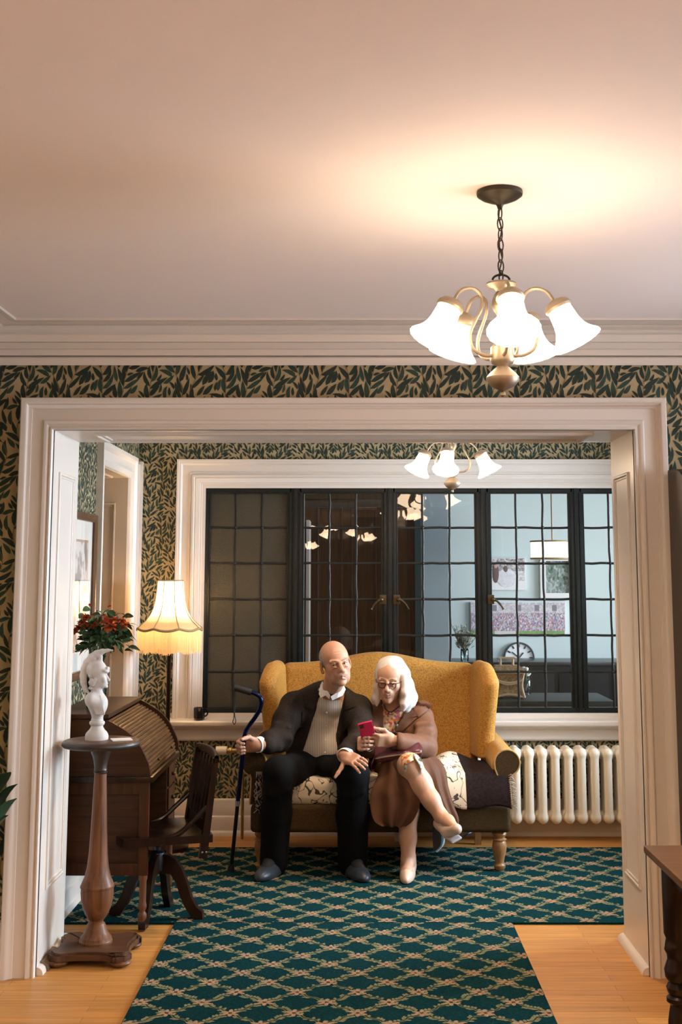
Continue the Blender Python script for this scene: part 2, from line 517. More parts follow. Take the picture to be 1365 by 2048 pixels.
for f, up in _br:
    for i in range(30):
        z = TZ * i / 30; tang = math.atan2(.01, f(z + .01) - f(z)); sd = 1 if i % 2 else -1
        for t_ in range(6):
            if _try(f(z), z, tang + sd * math.radians(_rl.uniform(18, 62)), _rl.uniform(.060, .092), _rl.uniform(.0165, .0225), sd * _rl.uniform(-1.2, .7), .003): break
    M_ = 16
    for i in range(M_):
        z0, z1 = TZ * i / M_, TZ * (i + 1) / M_
        TILE.append((3, [(f(z0) - .0016, z0), (f(z0) + .0016, z0), (f(z1) + .0016, z1), (f(z1) - .0016, z1)]))
for i in range(3500):
    x, z = _rl.uniform(0, TX), _rl.uniform(0, TZ)
    f = min(_br, key=lambda q: abs((q[0](z) - x + TX / 2) % TX - TX / 2))[0]; side = 1 if ((f(z) - x + TX / 2) % TX - TX / 2) > 0 else -1
    big = i < 1800
    _try(x, z, PI / 2 + side * math.radians(_rl.uniform(5, 70)), _rl.uniform(.05, .08) if big else _rl.uniform(.028, .045), _rl.uniform(.016, .022) if big else _rl.uniform(.010, .014), _rl.uniform(-1, 1), 0.0020 if big else 0.0006)
def inlay(mb, u0, u1, z0, z1, mp, s=.96):
    """mp(u, z, lift) -> point on the wall"""
    for i in range(int(math.floor(u0 / TX / s)) - 1, int(math.ceil(u1 / TX / s)) + 1):
        for j in range(int(math.floor(z0 / TZ / s)) - 1, int(math.ceil(z1 / TZ / s)) + 1):
            for ti, (mi, poly) in enumerate(TILE):
                p = [((a + i * TX) * s, (b + j * TZ) * s) for a, b in poly]
                if max(q[0] for q in p) < u0 or min(q[0] for q in p) > u1 or max(q[1] for q in p) < z0 or min(q[1] for q in p) > z1: continue
                lift = (0.0003 if mi != 3 else 0.002) + .000006 * ti
                q = [(min(max(a, u0), u1), min(max(b, z0), z1)) for a, b in p]
                ar = sum(q[k][0] * q[(k + 1) % len(q)][1] - q[(k + 1) % len(q)][0] * q[k][1] for k in range(len(q)))
                if abs(ar) < 2e-6: continue
                mb.add([mp(a, b, lift) for a, b in q], [tuple(range(len(q)))], mi)

# floor and ceiling
mb = MB(); mb.box((-4.2, -6.2, -0.08), (5.2, 12.6, 0.0)); struct('floor', mb, m_floor)
mb = MB(); mb.box((-4.2, -6.2, CEIL), (5.2, 7.8, CEIL + 0.1)); struct('ceiling', mb, m_ceil)

# dividing wall with the wide opening
mb = MB()
mb.box((XL - .1, D1, 0), (OX0 - .02, D1B, CEIL)); mb.box((OX1 + .02, D1, 0), (XR + .1, D1B, CEIL)); mb.box((OX0 - .02, D1, OZ + .02), (OX1 + .02, D1B, CEIL))
mpf = lambda u, z, l: Vector((u, D1 - l, z))
inlay(mb, XL, OX0 - .11, 0.1, 2.36, mpf); inlay(mb, OX0 - .11, OX1 + .11, OZ + .11, 2.36, mpf); inlay(mb, OX1 + .11, XR, 0.1, 2.36, mpf)
struct('wall_front', mb, PAPER)
# front room side and back walls (the right one has a tall window)
mb = MB(); mb.box((XL - .1, -6.1, 0), (XL, D1, CEIL))
inlay(mb, 3.6, D1, 0.2, 2.36, lambda u, z, l: Vector((XL + l, u, z))); struct('wall_left', mb, PAPER)
mb = MB()
for a, b in (((XR, -6.1, 0), (XR + .12, 2.6, CEIL)), ((XR, 4.4, 0), (XR + .12, D1, CEIL)), ((XR, 2.6, 0), (XR + .12, 4.4, .6)), ((XR, 2.6, 2.15), (XR + .12, 4.4, CEIL))): mb.box(a, b)
struct('wall_right', mb, m_paper)
mb = MB(); mb.box((XL - .1, -6.1, 0), (XR + .1, -6.0, CEIL)); struct('wall_rear', mb, m_plain)
# back room walls
DW0, DW1, DWZ = 6.53, 7.30, 2.08       # doorway in the left wall of the back room
mb = MB()
mb.box((BXL - .4, D1B, 0), (BXL, DW0, CEIL)); mb.box((BXL - .4, DW1, 0), (BXL, D2 + .1, CEIL)); mb.box((BXL - .4, DW0, DWZ), (BXL, DW1, CEIL))
mpl = lambda u, z, l: Vector((BXL + l, u, z))
inlay(mb, D1B, DW0 - .12, 0.2, 2.5, mpl, .75); inlay(mb, DW0 - .12, D2, 2.19, 2.5, mpl, .75)
struct('wall_back_left', mb, PAPER)
BW0, BW1, BWZ0, BWZ1 = 5.62, 7.22, 0.40, 2.10   # daylight window in the right wall of the back room
mb = MB()
for a, b in (((BXR, D1B, 0), (BXR + .15, BW0, CEIL)), ((BXR, BW1, 0), (BXR + .15, D2 + .1, CEIL)), ((BXR, BW0, 0), (BXR + .15, BW1, BWZ0)), ((BXR, BW0, BWZ1), (BXR + .15, BW1, CEIL))): mb.box(a, b)
struct('wall_back_right', mb, m_paper)
mb = MB()
mb.box((BXL - .4, D2, 0), (WX0, D2 + .14, CEIL)); mb.box((WX1, D2, 0), (BXR + .15, D2 + .14, CEIL)); mb.box((WX0, D2, 0), (WX1, D2 + .14, WZ0)); mb.box((WX0, D2, WZ1), (WX1, D2 + .14, CEIL))
mpb = lambda u, z, l: Vector((u, D2 - l, z))
inlay(mb, BXL, WX0 - .12, 0.19, 2.5, mpb, .75); inlay(mb, WX0 - .12, 2.1, 2.19, 2.5, mpb, .75); inlay(mb, WX0 - .12, 2.1, 0.19, 0.56, mpb, .75)
struct('wall_back', mb, PAPER)

# ---- trims
def casing(mb, x0, x1, z1, prof, mp, z0=0.0, sides=(1, 1)):
    """U-shaped mitred casing; prof (outward, projection); mp(u,z,projection)"""
    def ring(u):
        return [(x0 - u, z0), (x0 - u, z1 + u), (x1 + u, z1 + u), (x1 + u, z0)]
    n = len(prof); vs_ = []
    for k in range(4):
        for (u, p) in prof:
            a, b = ring(u)[k]; vs_.append(mp(a, b, p))
    fs = []
    for k in range(3):
        for i in range(n - 1):
            fs.append((k * n + i, k * n + i + 1, (k + 1) * n + i + 1, (k + 1) * n + i))
    mb.add(vs_, fs)
CAS = [(0.0, -0.02), (0.0, .014), (.003, .018), (.009, .018), (.012, .013), (.016, .013), (.020, .017), (.027, .021), (.033, .022), (.038, .019), (.040, .016), (.044, .016),
       (.083, .016), (.084, .022), (.088, .024), (.094, .027), (.100, .034), (.104, .040), (.110, .042), (.122, .043), (.126, .040), (.126, 0.0)]
mb = MB(); casing(mb, OX0, OX1, OZ, CAS, lambda u, z, p: Vector((u, D1 - p, z))); struct('trim_1', mb, m_trim, True)
# window casing: wider, with a stop moulding inside
WCAS = [(-.004, -.03), (-.004, .006), (.016, .008), (.018, .012), (.028, .014), (.030, .020), (.044, .026), (.056, .032), (.062, .030), (.066, .034), (.078, .034), (.080, .024), (.086, .024), (.088, .028),
        (.094, .028), (.096, .022), (.140, .022), (.141, .030), (.147, .034), (.150, .040), (.160, .040), (.163, .046), (.174, .046), (.176, .042), (.176, 0)]
mb = MB(); casing(mb, WX0, WX1, WZ1 - .01, [(u * 0.97, p) for u, p in WCAS], lambda u, z, p: Vector((u, D2 - p, z)), z0=0.66); struct('trim_2', mb, m_trim, True)
# sill and apron below the leaded window
def run_x(mb, prof, x0, x1, d):
    """prof (projection from the wall, height) extruded along x"""
    n = len(prof); vs_ = [(x, d - p, z) for x in (x0, x1) for p, z in prof]
    fs = [(i, i + 1, n + i + 1, n + i) for i in range(n - 1)] + [tuple(range(n)), tuple(range(n, 2 * n))[::-1]]
    mb.add(vs_, fs)
def run_d(mb, prof, d0, d1, x, s=1):
    n = len(prof); vs_ = [(x + s * p, d, z) for d in (d0, d1) for p, z in prof]
    fs = [(i, i + 1, n + i + 1, n + i) for i in range(n - 1)] + [tuple(range(n)), tuple(range(n, 2 * n))[::-1]]
    mb.add(vs_, fs)
mb = MB()
run_x(mb, [(-.02, .70), (.02, .70), (.022, .672), (.095, .664), (.102, .656), (.102, .640), (.096, .632), (.075, .630), (.070, .620), (.066, .617), (.060, .612), (.034, .606), (.030, .590), (.028, .566), (.032, .558), (.030, .548), (.022, .540), (0, .540), (0, .6)], WX0 - .2, WX1 + .2, D2)
struct('trim_3', mb, m_trim, True)
# baseboards
BASE = [(0, .207), (.012, .207), (.018, .200), (.020, .192), (.024, .164), (.026, .160), (.026, .114), (.034, .108), (.036, .104), (.036, .03), (.046, .026), (.052, .018), (.052, 0), (0, 0)]
mb = MB(); run_x(mb, BASE, BXL, BXR, D2); struct('baseboard_back', mb, m_trim, True)
mb = MB(); run_d(mb, BASE, D1B, DW0 - .12, BXL, 1); struct('baseboard_back_left', mb, m_trim, True)
mb = MB(); run_x(mb, BASE, XL, OX0 - .126, D1); run_x(mb, BASE, OX1 + .126, XR, D1); struct('baseboard_front', mb, m_trim, True)
mb = MB(); run_d(mb, BASE, -6, D1, XL, 1); struct('baseboard_left', mb, m_trim, True)
# cornice of the front room
COR = [(0.0, zat(730.6, 5.0)), (.022, zat(730.6, 4.978)), (.026, zat(727, 4.974)), (.028, zat(716, 4.972)), (.024, zat(713.5, 4.975)), (.006, zat(713, 4.99)), (.006, zat(711.5, 4.99)), (.034, zat(711, 4.966)),
       (.036, zat(709, 4.964)), (.040, zat(699, 4.96)), (.058, zat(697.5, 4.942)), (.066, zat(693, 4.934)), (.078, zat(685, 4.922)), (.076, zat(684.2, 4.924)), (.098, zat(683.6, 4.902)), (.102, zat(669.5, 4.898)), (.112, zat(668, 4.888)),
       (.122, zat(662, 4.878)), (.136, zat(656, 4.864)), (.148, zat(653.5, 4.852)), (.152, zat(651, 4.848)), (.150, zat(650, 4.85)), (.175, zat(647, 4.825)), (.196, zat(643.5, 4.804)), (.197, zat(641, 4.803)), (.200, 2.492), (.212, 2.490), (.222, 2.493), (.226, CEIL)]
mb = MB(); n = len(COR); vs_ = []
for p, z in COR: vs_ += [(XL + p, -6, z), (XL + p, D1 - p, z), (XR - p, D1 - p, z), (XR - p, -6, z)]
mb.add(vs_, [(i * 4 + k, i * 4 + k + 1, i * 4 + k + 5, i * 4 + k + 4) for i in range(n - 1) for k in range(3)])
struct('trim_4', mb, m_trim, True)
# jamb linings of the opening with raised panel mouldings, soffit with a panel
def panel_strips(mb, a0, a1, b0, b1, mp, w=.022, h=.009):
    """picture-frame moulding: two stepped strips around a field"""
    for o_, ww, hh in ((0, w * .55, h), (w * .62, w * .38, h * .55)):
        A0, A1, B0, B1 = a0 + o_, a1 - o_, b0 + o_, b1 - o_
        pr = [(0, 0), (0, hh * .7), (ww * .3, hh), (ww * .7, hh), (ww, hh * .6), (ww, 0)]
        vs_ = []; n = len(pr)
        for k in range(4):
            for u, p in pr:
                vs_.append(mp(*[(A0 + u, B0 + u), (A0 + u, B1 - u), (A1 - u, B1 - u), (A1 - u, B0 + u)][k], p))
        mb.add(vs_, [(k * n + i, k * n + i + 1, ((k + 1) % 4) * n + i + 1, ((k + 1) % 4) * n + i) for k in range(4) for i in range(n - 1)])
for nm, x, s in (('trim_5', OX0, 1), ('trim_6', OX1, -1)):
    mb = MB(); mb.box((x - s * .02, D1 + .004, 0), (x, D1B, OZ))
    panel_strips(mb, D1 + .11, D1B - .075, .29, OZ - .16, lambda a, b, p: Vector((x + s * p, a, b)))
    # quarter-round at the foot
    q = [(0, 0), (.026, 0), (.026, .006), (.022, .018), (.014, .026), (.005, .029), (0, .03)]
    nq = len(q); vs_ = [(x + s * p, d, z) for d in (D1 + .015, D1B + .02) for p, z in q]
    mb.add(vs_, [(i, (i + 1) % nq, nq + (i + 1) % nq, nq + i) for i in range(nq)] + [tuple(range(nq)), tuple(range(nq, 2 * nq))])
    struct(nm, mb, m_trim, True)
mb = MB(); mb.add([(OX0 + p, d, z) for d in (D1 + .07, D1 + .27) for p, z in [(0, .001), (.034, .001), (.034, .008), (.028, .024), (.014, .034), (0, .036)]], [(i, (i + 1) % 6, 6 + (i + 1) % 6, 6 + i) for i in range(6)] + [tuple(range(6)), tuple(range(6, 12))])
struct('trim_11', mb, M('bare_wood_strip', (.20, .12, .055), .5, var=.4, vscale=30))
mb = MB(); mb.box((OX0, D1 + .004, OZ), (OX1, D1B, OZ + .02))
panel_strips(mb, OX0 + .14, OX1 - .14, D1 + .10, D1B - .08, lambda a, b, p: Vector((a, b, OZ - p)), w=.03, h=.012)
struct('trim_7', mb, m_trim, True)
# casing on the back-room side of the opening is unseen; doorway in the left wall: casing, lining, panelled far jamb
mb = MB()
mpd = lambda u, z, p: Vector((BXL + p, u, z))
casing(mb, DW0, DW1, DWZ, [(0, -.02), (0, .012), (.004, .018), (.012, .02), (.03, .024), (.036, .018), (.04, .016), (.084, .016), (.086, .022), (.096, .03), (.102, .036), (.122, .036), (.124, 0)], mpd)
mb.box((BXL, DW1 + .1, 0), (BXL + .016, D2 - .012, DWZ + .1)); mb.box((BXL, D2 - .05, 0), (BXL + .03, D2 - .012, DWZ + .12))
struct('trim_8', mb, m_trim, True)
m_tan = M('doorway_paint', (0.46, 0.37, 0.275), rough=0.5)
mb = MB()
mb.box((BXL - .42, DW1 - .004, 0), (BXL, DW1 + .01, DWZ)); mb.box((BXL - .42, DW0 - .01, 0), (BXL, DW0 + .004, DWZ)); mb.box((BXL - .42, DW0, DWZ - .004), (BXL, DW1, DWZ + .01))
panel_strips(mb, BXL - .36, BXL - .07, .3, DWZ - .15, lambda a, b, p: Vector((a, DW1 - .004 - p, b)))
panel_strips(mb, DW0 + .1, DW1 - .1, BXL - .36, BXL - .07, lambda a, b, p: Vector((b, a, DWZ - .004 - p)))
struct('trim_9', mb, m_tan, True)
mb = MB(); mb.box((BXL - .48, DW0 - .3, 0), (BXL - .42, DW1 + .3, CEIL)); struct('door_1', mb, m_tan)

# ---- the daylight windows (outside the frame; the light comes through them)
m_wglass = glass_mat('clear_glass')
def side_window(nm, x, d0, d1, z0, z1):
    mb = MB(); w = .05
    mb.box((x, d0, z0), (x + .06, d0 + w, z1)); mb.box((x, d1 - w, z0), (x + .06, d1, z1)); mb.box((x, d0 + w, z0), (x + .06, d1 - w, z0 + w)); mb.box((x, d0 + w, z1 - w), (x + .06, d1 - w, z1))
    dm = (d0 + d1) / 2; mb.box((x + .01, dm - .02, z0 + w), (x + .05, dm + .02, z1 - w))
    mb.box((x + .028, d0 + w, z0 + w), (x + .032, d1 - w, z1 - w), 1)
    o = struct(nm, mb, [m_trim, m_wglass])
side_window('window_1', BXR + .02, BW0, BW1, BWZ0, BWZ1)
side_window('window_2', XR + .02, 2.6, 4.4, .6, 2.15)

# ---- leaded window of the far wall
m_iron = M('dark_painted_steel', (0.011, 0.014, 0.014), spec=.3, rough=0.32, var=0.3, vscale=40, bump=0.25, bscale=90)
m_lead = M('lead_came', (0.016, 0.016, 0.015), spec=.4, rough=0.38, metal=0.2, bump=0.3, bscale=120)
m_bronze = M('dark_bronze', (0.10, 0.07, 0.035), rough=0.35, metal=0.8)
def frosted():
    m = bpy.data.materials.new('obscure_glass'); m.use_nodes = True
    nt = m.node_tree; b = nt.nodes['Principled BSDF']; L = nt.links.new
    tc = nt.nodes.new('ShaderNodeTexCoord')
    n = nt.nodes.new('ShaderNodeTexNoise'); n.inputs['Scale'].default_value = 170; n.inputs['Detail'].default_value = 2; L(tc.outputs['Object'], n.inputs[0])
    n2 = nt.nodes.new('ShaderNodeTexNoise'); n2.inputs['Scale'].default_value = 3.2; L(tc.outputs['Object'], n2.inputs[0])
    r = nt.nodes.new('ShaderNodeValToRGB'); e = r.color_ramp.elements
    e[0].position = .3; e[0].color = (.018, .0215, .0135, 1); e[1].position = .7; e[1].color = (.052, .042, .026, 1)
    mxa = nt.nodes.new('ShaderNodeMath'); mxa.operation = 'MULTIPLY_ADD'; mxa.inputs[1].default_value = .45; L(n.outputs[0], mxa.inputs[0])
    mb_ = nt.nodes.new('ShaderNodeMath'); mb_.operation = 'MULTIPLY'; mb_.inputs[1].default_value = .55; L(n2.outputs[0], mb_.inputs[0]); L(mb_.outputs[0], mxa.inputs[2])
    L(mxa.outputs[0], r.inputs[0]); L(r.outputs[0], b.inputs['Base Color'])
    b.inputs['Roughness'].default_value = 0.45
    bp = nt.nodes.new('ShaderNodeBump'); bp.inputs['Strength'].default_value = .8; bp.inputs['Distance'].default_value = .004
    L(n.outputs[0], bp.inputs['Height']); L(bp.outputs[0], b.inputs['Normal'])
    return m
m_frost = frosted()
WD = D2 + .02
LIGHTS = [(-.916, -.430), (-.343, .147), (.229, .716), (.799, 1.288), (1.368, 1.857)]
GZ0, GZ1 = .722, 2.017
mb = MB()
mb.box((WX0 - .01, WD - .02, GZ1 - .004), (WX1, WD + .06, WZ1 + .01), bevel=.004); mb.box((WX0 - .01, WD - .02, WZ0 - .005), (WX1, WD + .06, GZ0 + .004), bevel=.004)
ed = [WX0 - .01] + [v for l in LIGHTS for v in l] + [WX1]
for i in range(6):
    a, b = ed[2 * i], ed[2 * i + 1]
    mb.box((a, WD - .015, WZ0), (b, WD + .06, WZ1), bevel=.003)
    if 0 < i < 5:
        c = (a + b) / 2
        mb.box((c - .011, WD - .026, WZ0 + .004), (c + .011, WD, WZ1 - .004), bevel=.004)
        mb.box((a + .006, WD - .02, WZ0 + .01), (a + .02, WD, WZ1 - .01), bevel=.003); mb.box((b - .02, WD - .02, WZ0 + .01), (b - .006, WD, WZ1 - .01), bevel=.003)
win = struct('window_3', mb, m_iron, True)
rw = random.Random(2)
for li, (a, b) in enumerate(LIGHTS):
    fr = MB(); w = .009
    for (p, q) in (((a, GZ0), (a + w, GZ1)), ((b - w, GZ0), (b, GZ1)), ((a, GZ0), (b, GZ0 + w)), ((a, GZ1 - w), (b, GZ1))):
        fr.box((p[0], WD - .012, p[1]), (q[0], WD + .02, q[1]), bevel=.003)
    sash = fr.build('casement', m_iron, win)
    cames = MB()
    nx, nz = 3, 6
    for i in range(1, nx):
        x = a + (b - a) * i / nx
        pts = [(x + rw.uniform(-.003, .003), WD + .006, GZ0 + (GZ1 - GZ0) * k / 18) for k in range(19)]
        cames.tube(pts, .0072, 8, flat=.7, up=(0, 1, 0))
    for j in range(1, nz):
        z = GZ0 + (GZ1 - GZ0) * j / nz
        pts = [(a + (b - a) * k / 9, WD + .006, z + rw.uniform(-.0025, .0025)) for k in range(10)]
        cames.tube(pts, .0072, 8, flat=.7, up=(0, 1, 0))
        for i in range(1, nx): cames.sphere((a + (b - a) * i / nx, WD + .004, z), .0105, 8, 6)
    cames.build('lead_cames', m_lead, sash)
    g = MB()
    # every pane of hand-set leaded glass tilts by its own small angle
    for i in range(nx):
        for j in range(nz):
            x0, x1 = a + (b - a) * i / nx, a + (b - a) * (i + 1) / nx
            z0, z1 = GZ0 + (GZ1 - GZ0) * j / nz, GZ0 + (GZ1 - GZ0) * (j + 1) / nz
            tx, tz = (rw.uniform(-.0007, .0007), rw.uniform(-.0006, .0006)) if li else (0, 0)
            g.quad((x0, WD + .006 - tx - tz, z0), (x1, WD + .006 + tx - tz, z0), (x1, WD + .006 + tx + tz, z1), (x0, WD + .006 - tx + tz, z1))
    g.build('panes', m_frost if li == 0 else m_wglass, sash, smooth=False, fix=False)
    if li in (1, 2, 3):
        h = MB(); zz = zat(1199, D2)
        xh, s = ((b, -1), (a, 1), (a, 1))[li - 1]
        h.box((xh - .02, WD - .03, zz - .028), (xh + .02, WD - .018, zz + .028), bevel=.005)
        h.sphere((xh + s * .012, WD - .04, zz), (.016, .014, .014))
        h.tube(smooth_curve([(xh + s * .008, WD - .042, zz), (xh + s * .03, WD - .048, zz - .006), (xh + s * .055, WD - .05, zz - .03), (xh + s * .072, WD - .05, zz - .058)], 5), [.008] * 6 + [.0062] * 5 + [.0052] * 4 + [.0085], 8)
        h.build('handle', m_bronze, sash)

# ---- carpet: T-shaped, trellis of flowers woven in
CX0, CX1, CD0, CD1 = -.803, .672, 5.72, 7.26
m_carpet = M('carpet_pile', (0.0042, 0.042, 0.050), rough=0.95, col2=(0.002, 0.018, 0.023), vscale=90, ramp=(.3, .7), bump=0.9, bscale=260, spec=.03)
m_cvine = M('carpet_vine', (0.15, 0.15, 0.08), rough=0.95, col2=(0.09, 0.10, 0.052), vscale=160, bump=0.9, bscale=260, spec=.03)
m_cflow = M('carpet_flower', (0.44, 0.30, 0.20), rough=0.95, col2=(0.30, 0.19, 0.115), vscale=160, bump=0.9, bscale=260, spec=.03)
m_cleaf = M('carpet_leaf', (0.26, 0.26, 0.145), rough=0.95, col2=(0.15, 0.16, 0.09), vscale=160, bump=0.9, bscale=260, spec=.03)
def carpet(name, x0, x1, d0, d1, ox, od, wear):
    mb = MB(); t = .010; rc = random.Random(11)
    mb.box((x0, d0, 0.0005), (x1, d1, t), bevel=.004)
    A = .2205
    def put(poly, mi, l):
        q = [(min(max(a, x0 + .003), x1 - .003), min(max(b, d0 + .003), d1 - .003)) for a, b in poly]
        n = len(q); ar = sum(q[k][0] * q[(k + 1) % n][1] - q[(k + 1) % n][0] * q[k][1] for k in range(n))
        if abs(ar) > 1e-6: mb.add([(a, b, t + l) for a, b in q], [tuple(range(n))], mi)
    def blob(cx, cy, rx, ry, ang, mi, l, n=7):
        put([(cx + rx * math.cos(2 * PI * k / n) * math.cos(ang) - ry * math.sin(2 * PI * k / n) * math.sin(ang), cy + rx * math.cos(2 * PI * k / n) * math.sin(ang) + ry * math.sin(2 * PI * k / n) * math.cos(ang)) for k in range(n)], mi, l)
    for i in range(int((x0 - ox) / A * 2) - 3, int((x1 - ox) / A * 2) + 3):
        for j in range(int((d0 - od) / A * 2) - 3, int((d1 - od) / A * 2) + 3):
            if (i + j) % 2: continue
            cx, cy = ox + i * A / 2, od + j * A / 2
            if not (x0 - .15 < cx < x1 + .15 and d0 - .15 < cy < d1 + .15): continue
            for k in range(6):
                a = PI / 2 + 2 * PI * k / 6 + rc.uniform(-.08, .08); r = .019
                blob(cx + r * math.cos(a), cy + r * math.sin(a), 0.0185, .0082, a, 2, .0012)
            blob(cx, cy, .007, .007, 0, 1, .0012)
            for sx in (1, -1):       # two vines leave every flower towards the next row
                ex, ey = sx * A / 2, A / 2
                L_ = math.hypot(ex, ey); ux, uy = ex / L_, ey / L_; nx_, ny_ = -uy, ux
                S = 9; prev = None
                for k in range(S + 1):
                    tt = .15 + .70 * k / S; wv = .006 * math.sin(tt * 4 * PI)
                    p = (cx + ux * L_ * tt + nx_ * wv, cy + uy * L_ * tt + ny_ * wv)
                    if prev:
                        for off in (-.005, .005):
                            put([(prev[0] + nx_ * (off - .0028), prev[1] + ny_ * (off - .0028)), (prev[0] + nx_ * (off + .0028), prev[1] + ny_ * (off + .0028)), (p[0] + nx_ * (off + .0028), p[1] + ny_ * (off + .0028)), (p[0] + nx_ * (off - .0028), p[1] + ny_ * (off - .0028))], 1, .0005)
                    for sd in (1, -1):
                        if rc.random() < .62: blob(p[0] + nx_ * sd * .0115, p[1] + ny_ * sd * .0115, .0105 + rc.uniform(-.002, .003), .006, math.atan2(uy, ux) + sd * .9, 3, .0008, 6)
                    prev = p
    return mb
m1 = carpet('carpet', BXL + .02, BXR - .02, CD0, CD1, -.2085, 5.86, 0)
o = m1.build('carpet', [m_carpet, m_cvine, m_cflow, m_cleaf], fix=False)
props(o, 'wide teal trellis-patterned carpet under the gold settee in the back room', 'carpet')
m2 = carpet('runner', CX0, CX1, -1.5, CD0 - .002, -.2235, 4.57, 0)
o = m2.build('carpet_runner', [m_carpet, m_cvine, m_cflow, m_cleaf], fix=False)
props(o, 'teal trellis-patterned carpet strip coming through the opening toward the viewer', 'carpet')
# ================================================================ CHANDELIERS
m_cbronze = M('aged_bronze', (0.055, 0.045, 0.03), rough=0.45, metal=0.6, var=.3, vscale=30)
m_cnickel = M('brushed_warm_metal', (0.30, 0.25, 0.19), rough=0.45, metal=0.7)
def glow_mat(name, col, s):
    m = bpy.data.materials.new(name); m.use_nodes = True
    nt = m.node_tree; b = nt.nodes['Principled BSDF']
    b.inputs['Base Color'].default_value = (.9, .88, .84, 1); b.inputs['Roughness'].default_value = .25
    b.inputs['Emission Color'].default_value = (*col, 1); b.inputs['Emission Strength'].default_value = s
    return m
m_shade = glow_mat('lit_opal_glass', WARM, SHADE_GLOW); m_bulb = glow_mat('lit_bulb', WARM, BULB_GLOW); m_bulb_b = glow_mat('lit_bulb_bright', WARM, BULB_GLOW * 2.1)
CHX, CHD = xat(1000, 383, 3.16), 3.16
def chandelier(label, group, azs=tuple(-88 + 72 * k for k in range(5)), drop=0):
    root = thing('chandelier', (CHX, CHD, CEIL), label, 'chandelier', group)
    z = lambda y: zat(y, CHD)
    s = CHD / (F_PX * .982)
    mb = MB(); r = 47 * s
    mb.lathe([(r * .98, CEIL - .0005), (r, CEIL - .006), (r * .98, CEIL - .012), (r * .8, CEIL - .02), (r * .5, CEIL - .028), (r * .2, CEIL - .034), (.008, CEIL - .04), (.006, CEIL - .048), (0, CEIL - .05)], (CHX, CHD, 0), 40)
    mb.build('canopy', m_cbronze, root)
    zt, zb = z(404), z(552)
    mb = MB(); n = 8; h = (zt - zb) / (n - 1)
    for i in range(n):
        zc = zt - (i + .1) * h; ln = h * .62; pts = []
        a = i * PI / 2 + .5
        for k in range(14):
            t = 2 * PI * k / 14
            u, w = .0085 * math.cos(t), ln * math.sin(t)
            pts.append((CHX + u * math.cos(a), CHD + u * math.sin(a), zc + w))
        mb.tube(pts, .0019, 6, closed=True)
    mb.tube([(CHX + .004 * math.sin(k * 1.3), CHD + .004 * math.cos(k * 1.3), zt + .02 - (zt - zb + .02) * k / 14) for k in range(15)], .0022, 6)
    mb.build('chain', m_cbronze, root)
    mb = MB()
    mb.tube([(CHX + .022 * math.cos(t), CHD, z(560) + .014 * math.sin(t)) for t in [PI * k / 10 for k in range(11)]], .003, 6)
    mb.build('loop', m_cbronze, root)
    mb = MB()
    mb.lathe([(0, z(560)), (.012, z(561)), (.038, z(566)), (.040, z(570)), (.034, z(574)), (.02, z(578)), (.013, z(584)), (.019, z(590)), (.024, z(600)), (.026, z(612)), (.020, z(622)), (.013, z(630)), (.011, z(680)), (.026, z(692)), (.03, z(695)), (.032, z(720)), (.028, z(727)),
              (.014, z(733)), (.02, z(737)), (.034, z(747)), (.0425, z(755)), (.042, z(761)), (.03, z(773)), (.014, z(779)), (.005, z(783)), (.007, z(787)), (.007, z(791)), (0, z(795))], (CHX, CHD, 0), 28)
    mb.build('stem', m_cnickel, root)
    for az in azs:
        az = math.radians(az); ux, uy = math.cos(az), math.sin(az)
        P = lambda r, y: Vector((CHX + ux * r * s, CHD + uy * r * s, z(y)))
        mb = MB()
        mb.tube(smooth_curve([P(18, 713), P(45, 712), P(66, 698), P(70, 672), P(58, 645), P(44, 618), P(44, 596), P(58, 583 + drop * .5), P(76, 582 + drop * .8), P(92, 590 + drop), P(103, 606 + drop), P(108, 616 + drop)], 5), .0045, 8)
        mb.build('arm', m_cnickel, root)
        ax = Vector((ux * .45, uy * .45, -.89)).normalized()
        c0 = P(107, 610 + drop)
        mb = MB(); mb.lathe([(0, -.006), (.014, -.004), (.028, .002), (.034, .010), (.036, .018), (.033, .024), (.030, .024)], c0, 24, axis=ax)
        cap = mb.build('shade_holder', m_cnickel, root)
        mb = MB()
        prof = [(.028, .016), (.031, .028), (.0325, .044), (.034, .060), (.0375, .076), (.044, .090), (.053, .102), (.0615, .110), (.066, .116), (.0645, .119)]
        mb.lathe(prof, c0, 48, axis=ax, ripple=18, ramp=.022, cap=False)
        mb.build('glass_shade', m_shade, cap, angle=180)
        # the bulb inside the bell
        mb = MB(); mb.sphere(c0 + ax * .062, (.019, .019, .019), 8, 6)
        mb.build('bulb', m_bulb if len(azs) == 5 else m_bulb_b, cap)
    return root
ch = chandelier('large bronze chandelier with five bell shades hanging in front of the opening', 'multi-light chandeliers')
c2 = chandelier('three-shade chandelier hanging in the back room before the leaded window', 'multi-light chandeliers', (-104, -8, 196), 26); mb = MB(); mb.lathe([(.075, CEIL + .0295), (.078, CEIL + .02), (.06, CEIL - .001)], (CHX, CHD, 0), 32); mb.build('ceiling_plate', m_cbronze, c2); c2.location = (xat(905, 935, 6.35), 6.35, CEIL - .03)
for i, (x, d) in enumerate(((-.35, -.55), (.15, -3.0), (-1.0, -4.9), (-1.0, .35), (2.45, 1.0))):  # last two are unseen, added to brighten ceiling, right casing and floor
    c3 = copy_tree(ch); c3.location = (x, d, CEIL)
    c3['label'] = ('chandelier mirrored brightest at the left of the second window light', 'chandelier mirrored in the middle of the second window light', 'farthest and smallest mirrored chandelier, low in the second window light', 'unseen chandelier added by the left-hand wall to light the ceiling', 'unseen chandelier added at the right to light the casing and floor')[i]
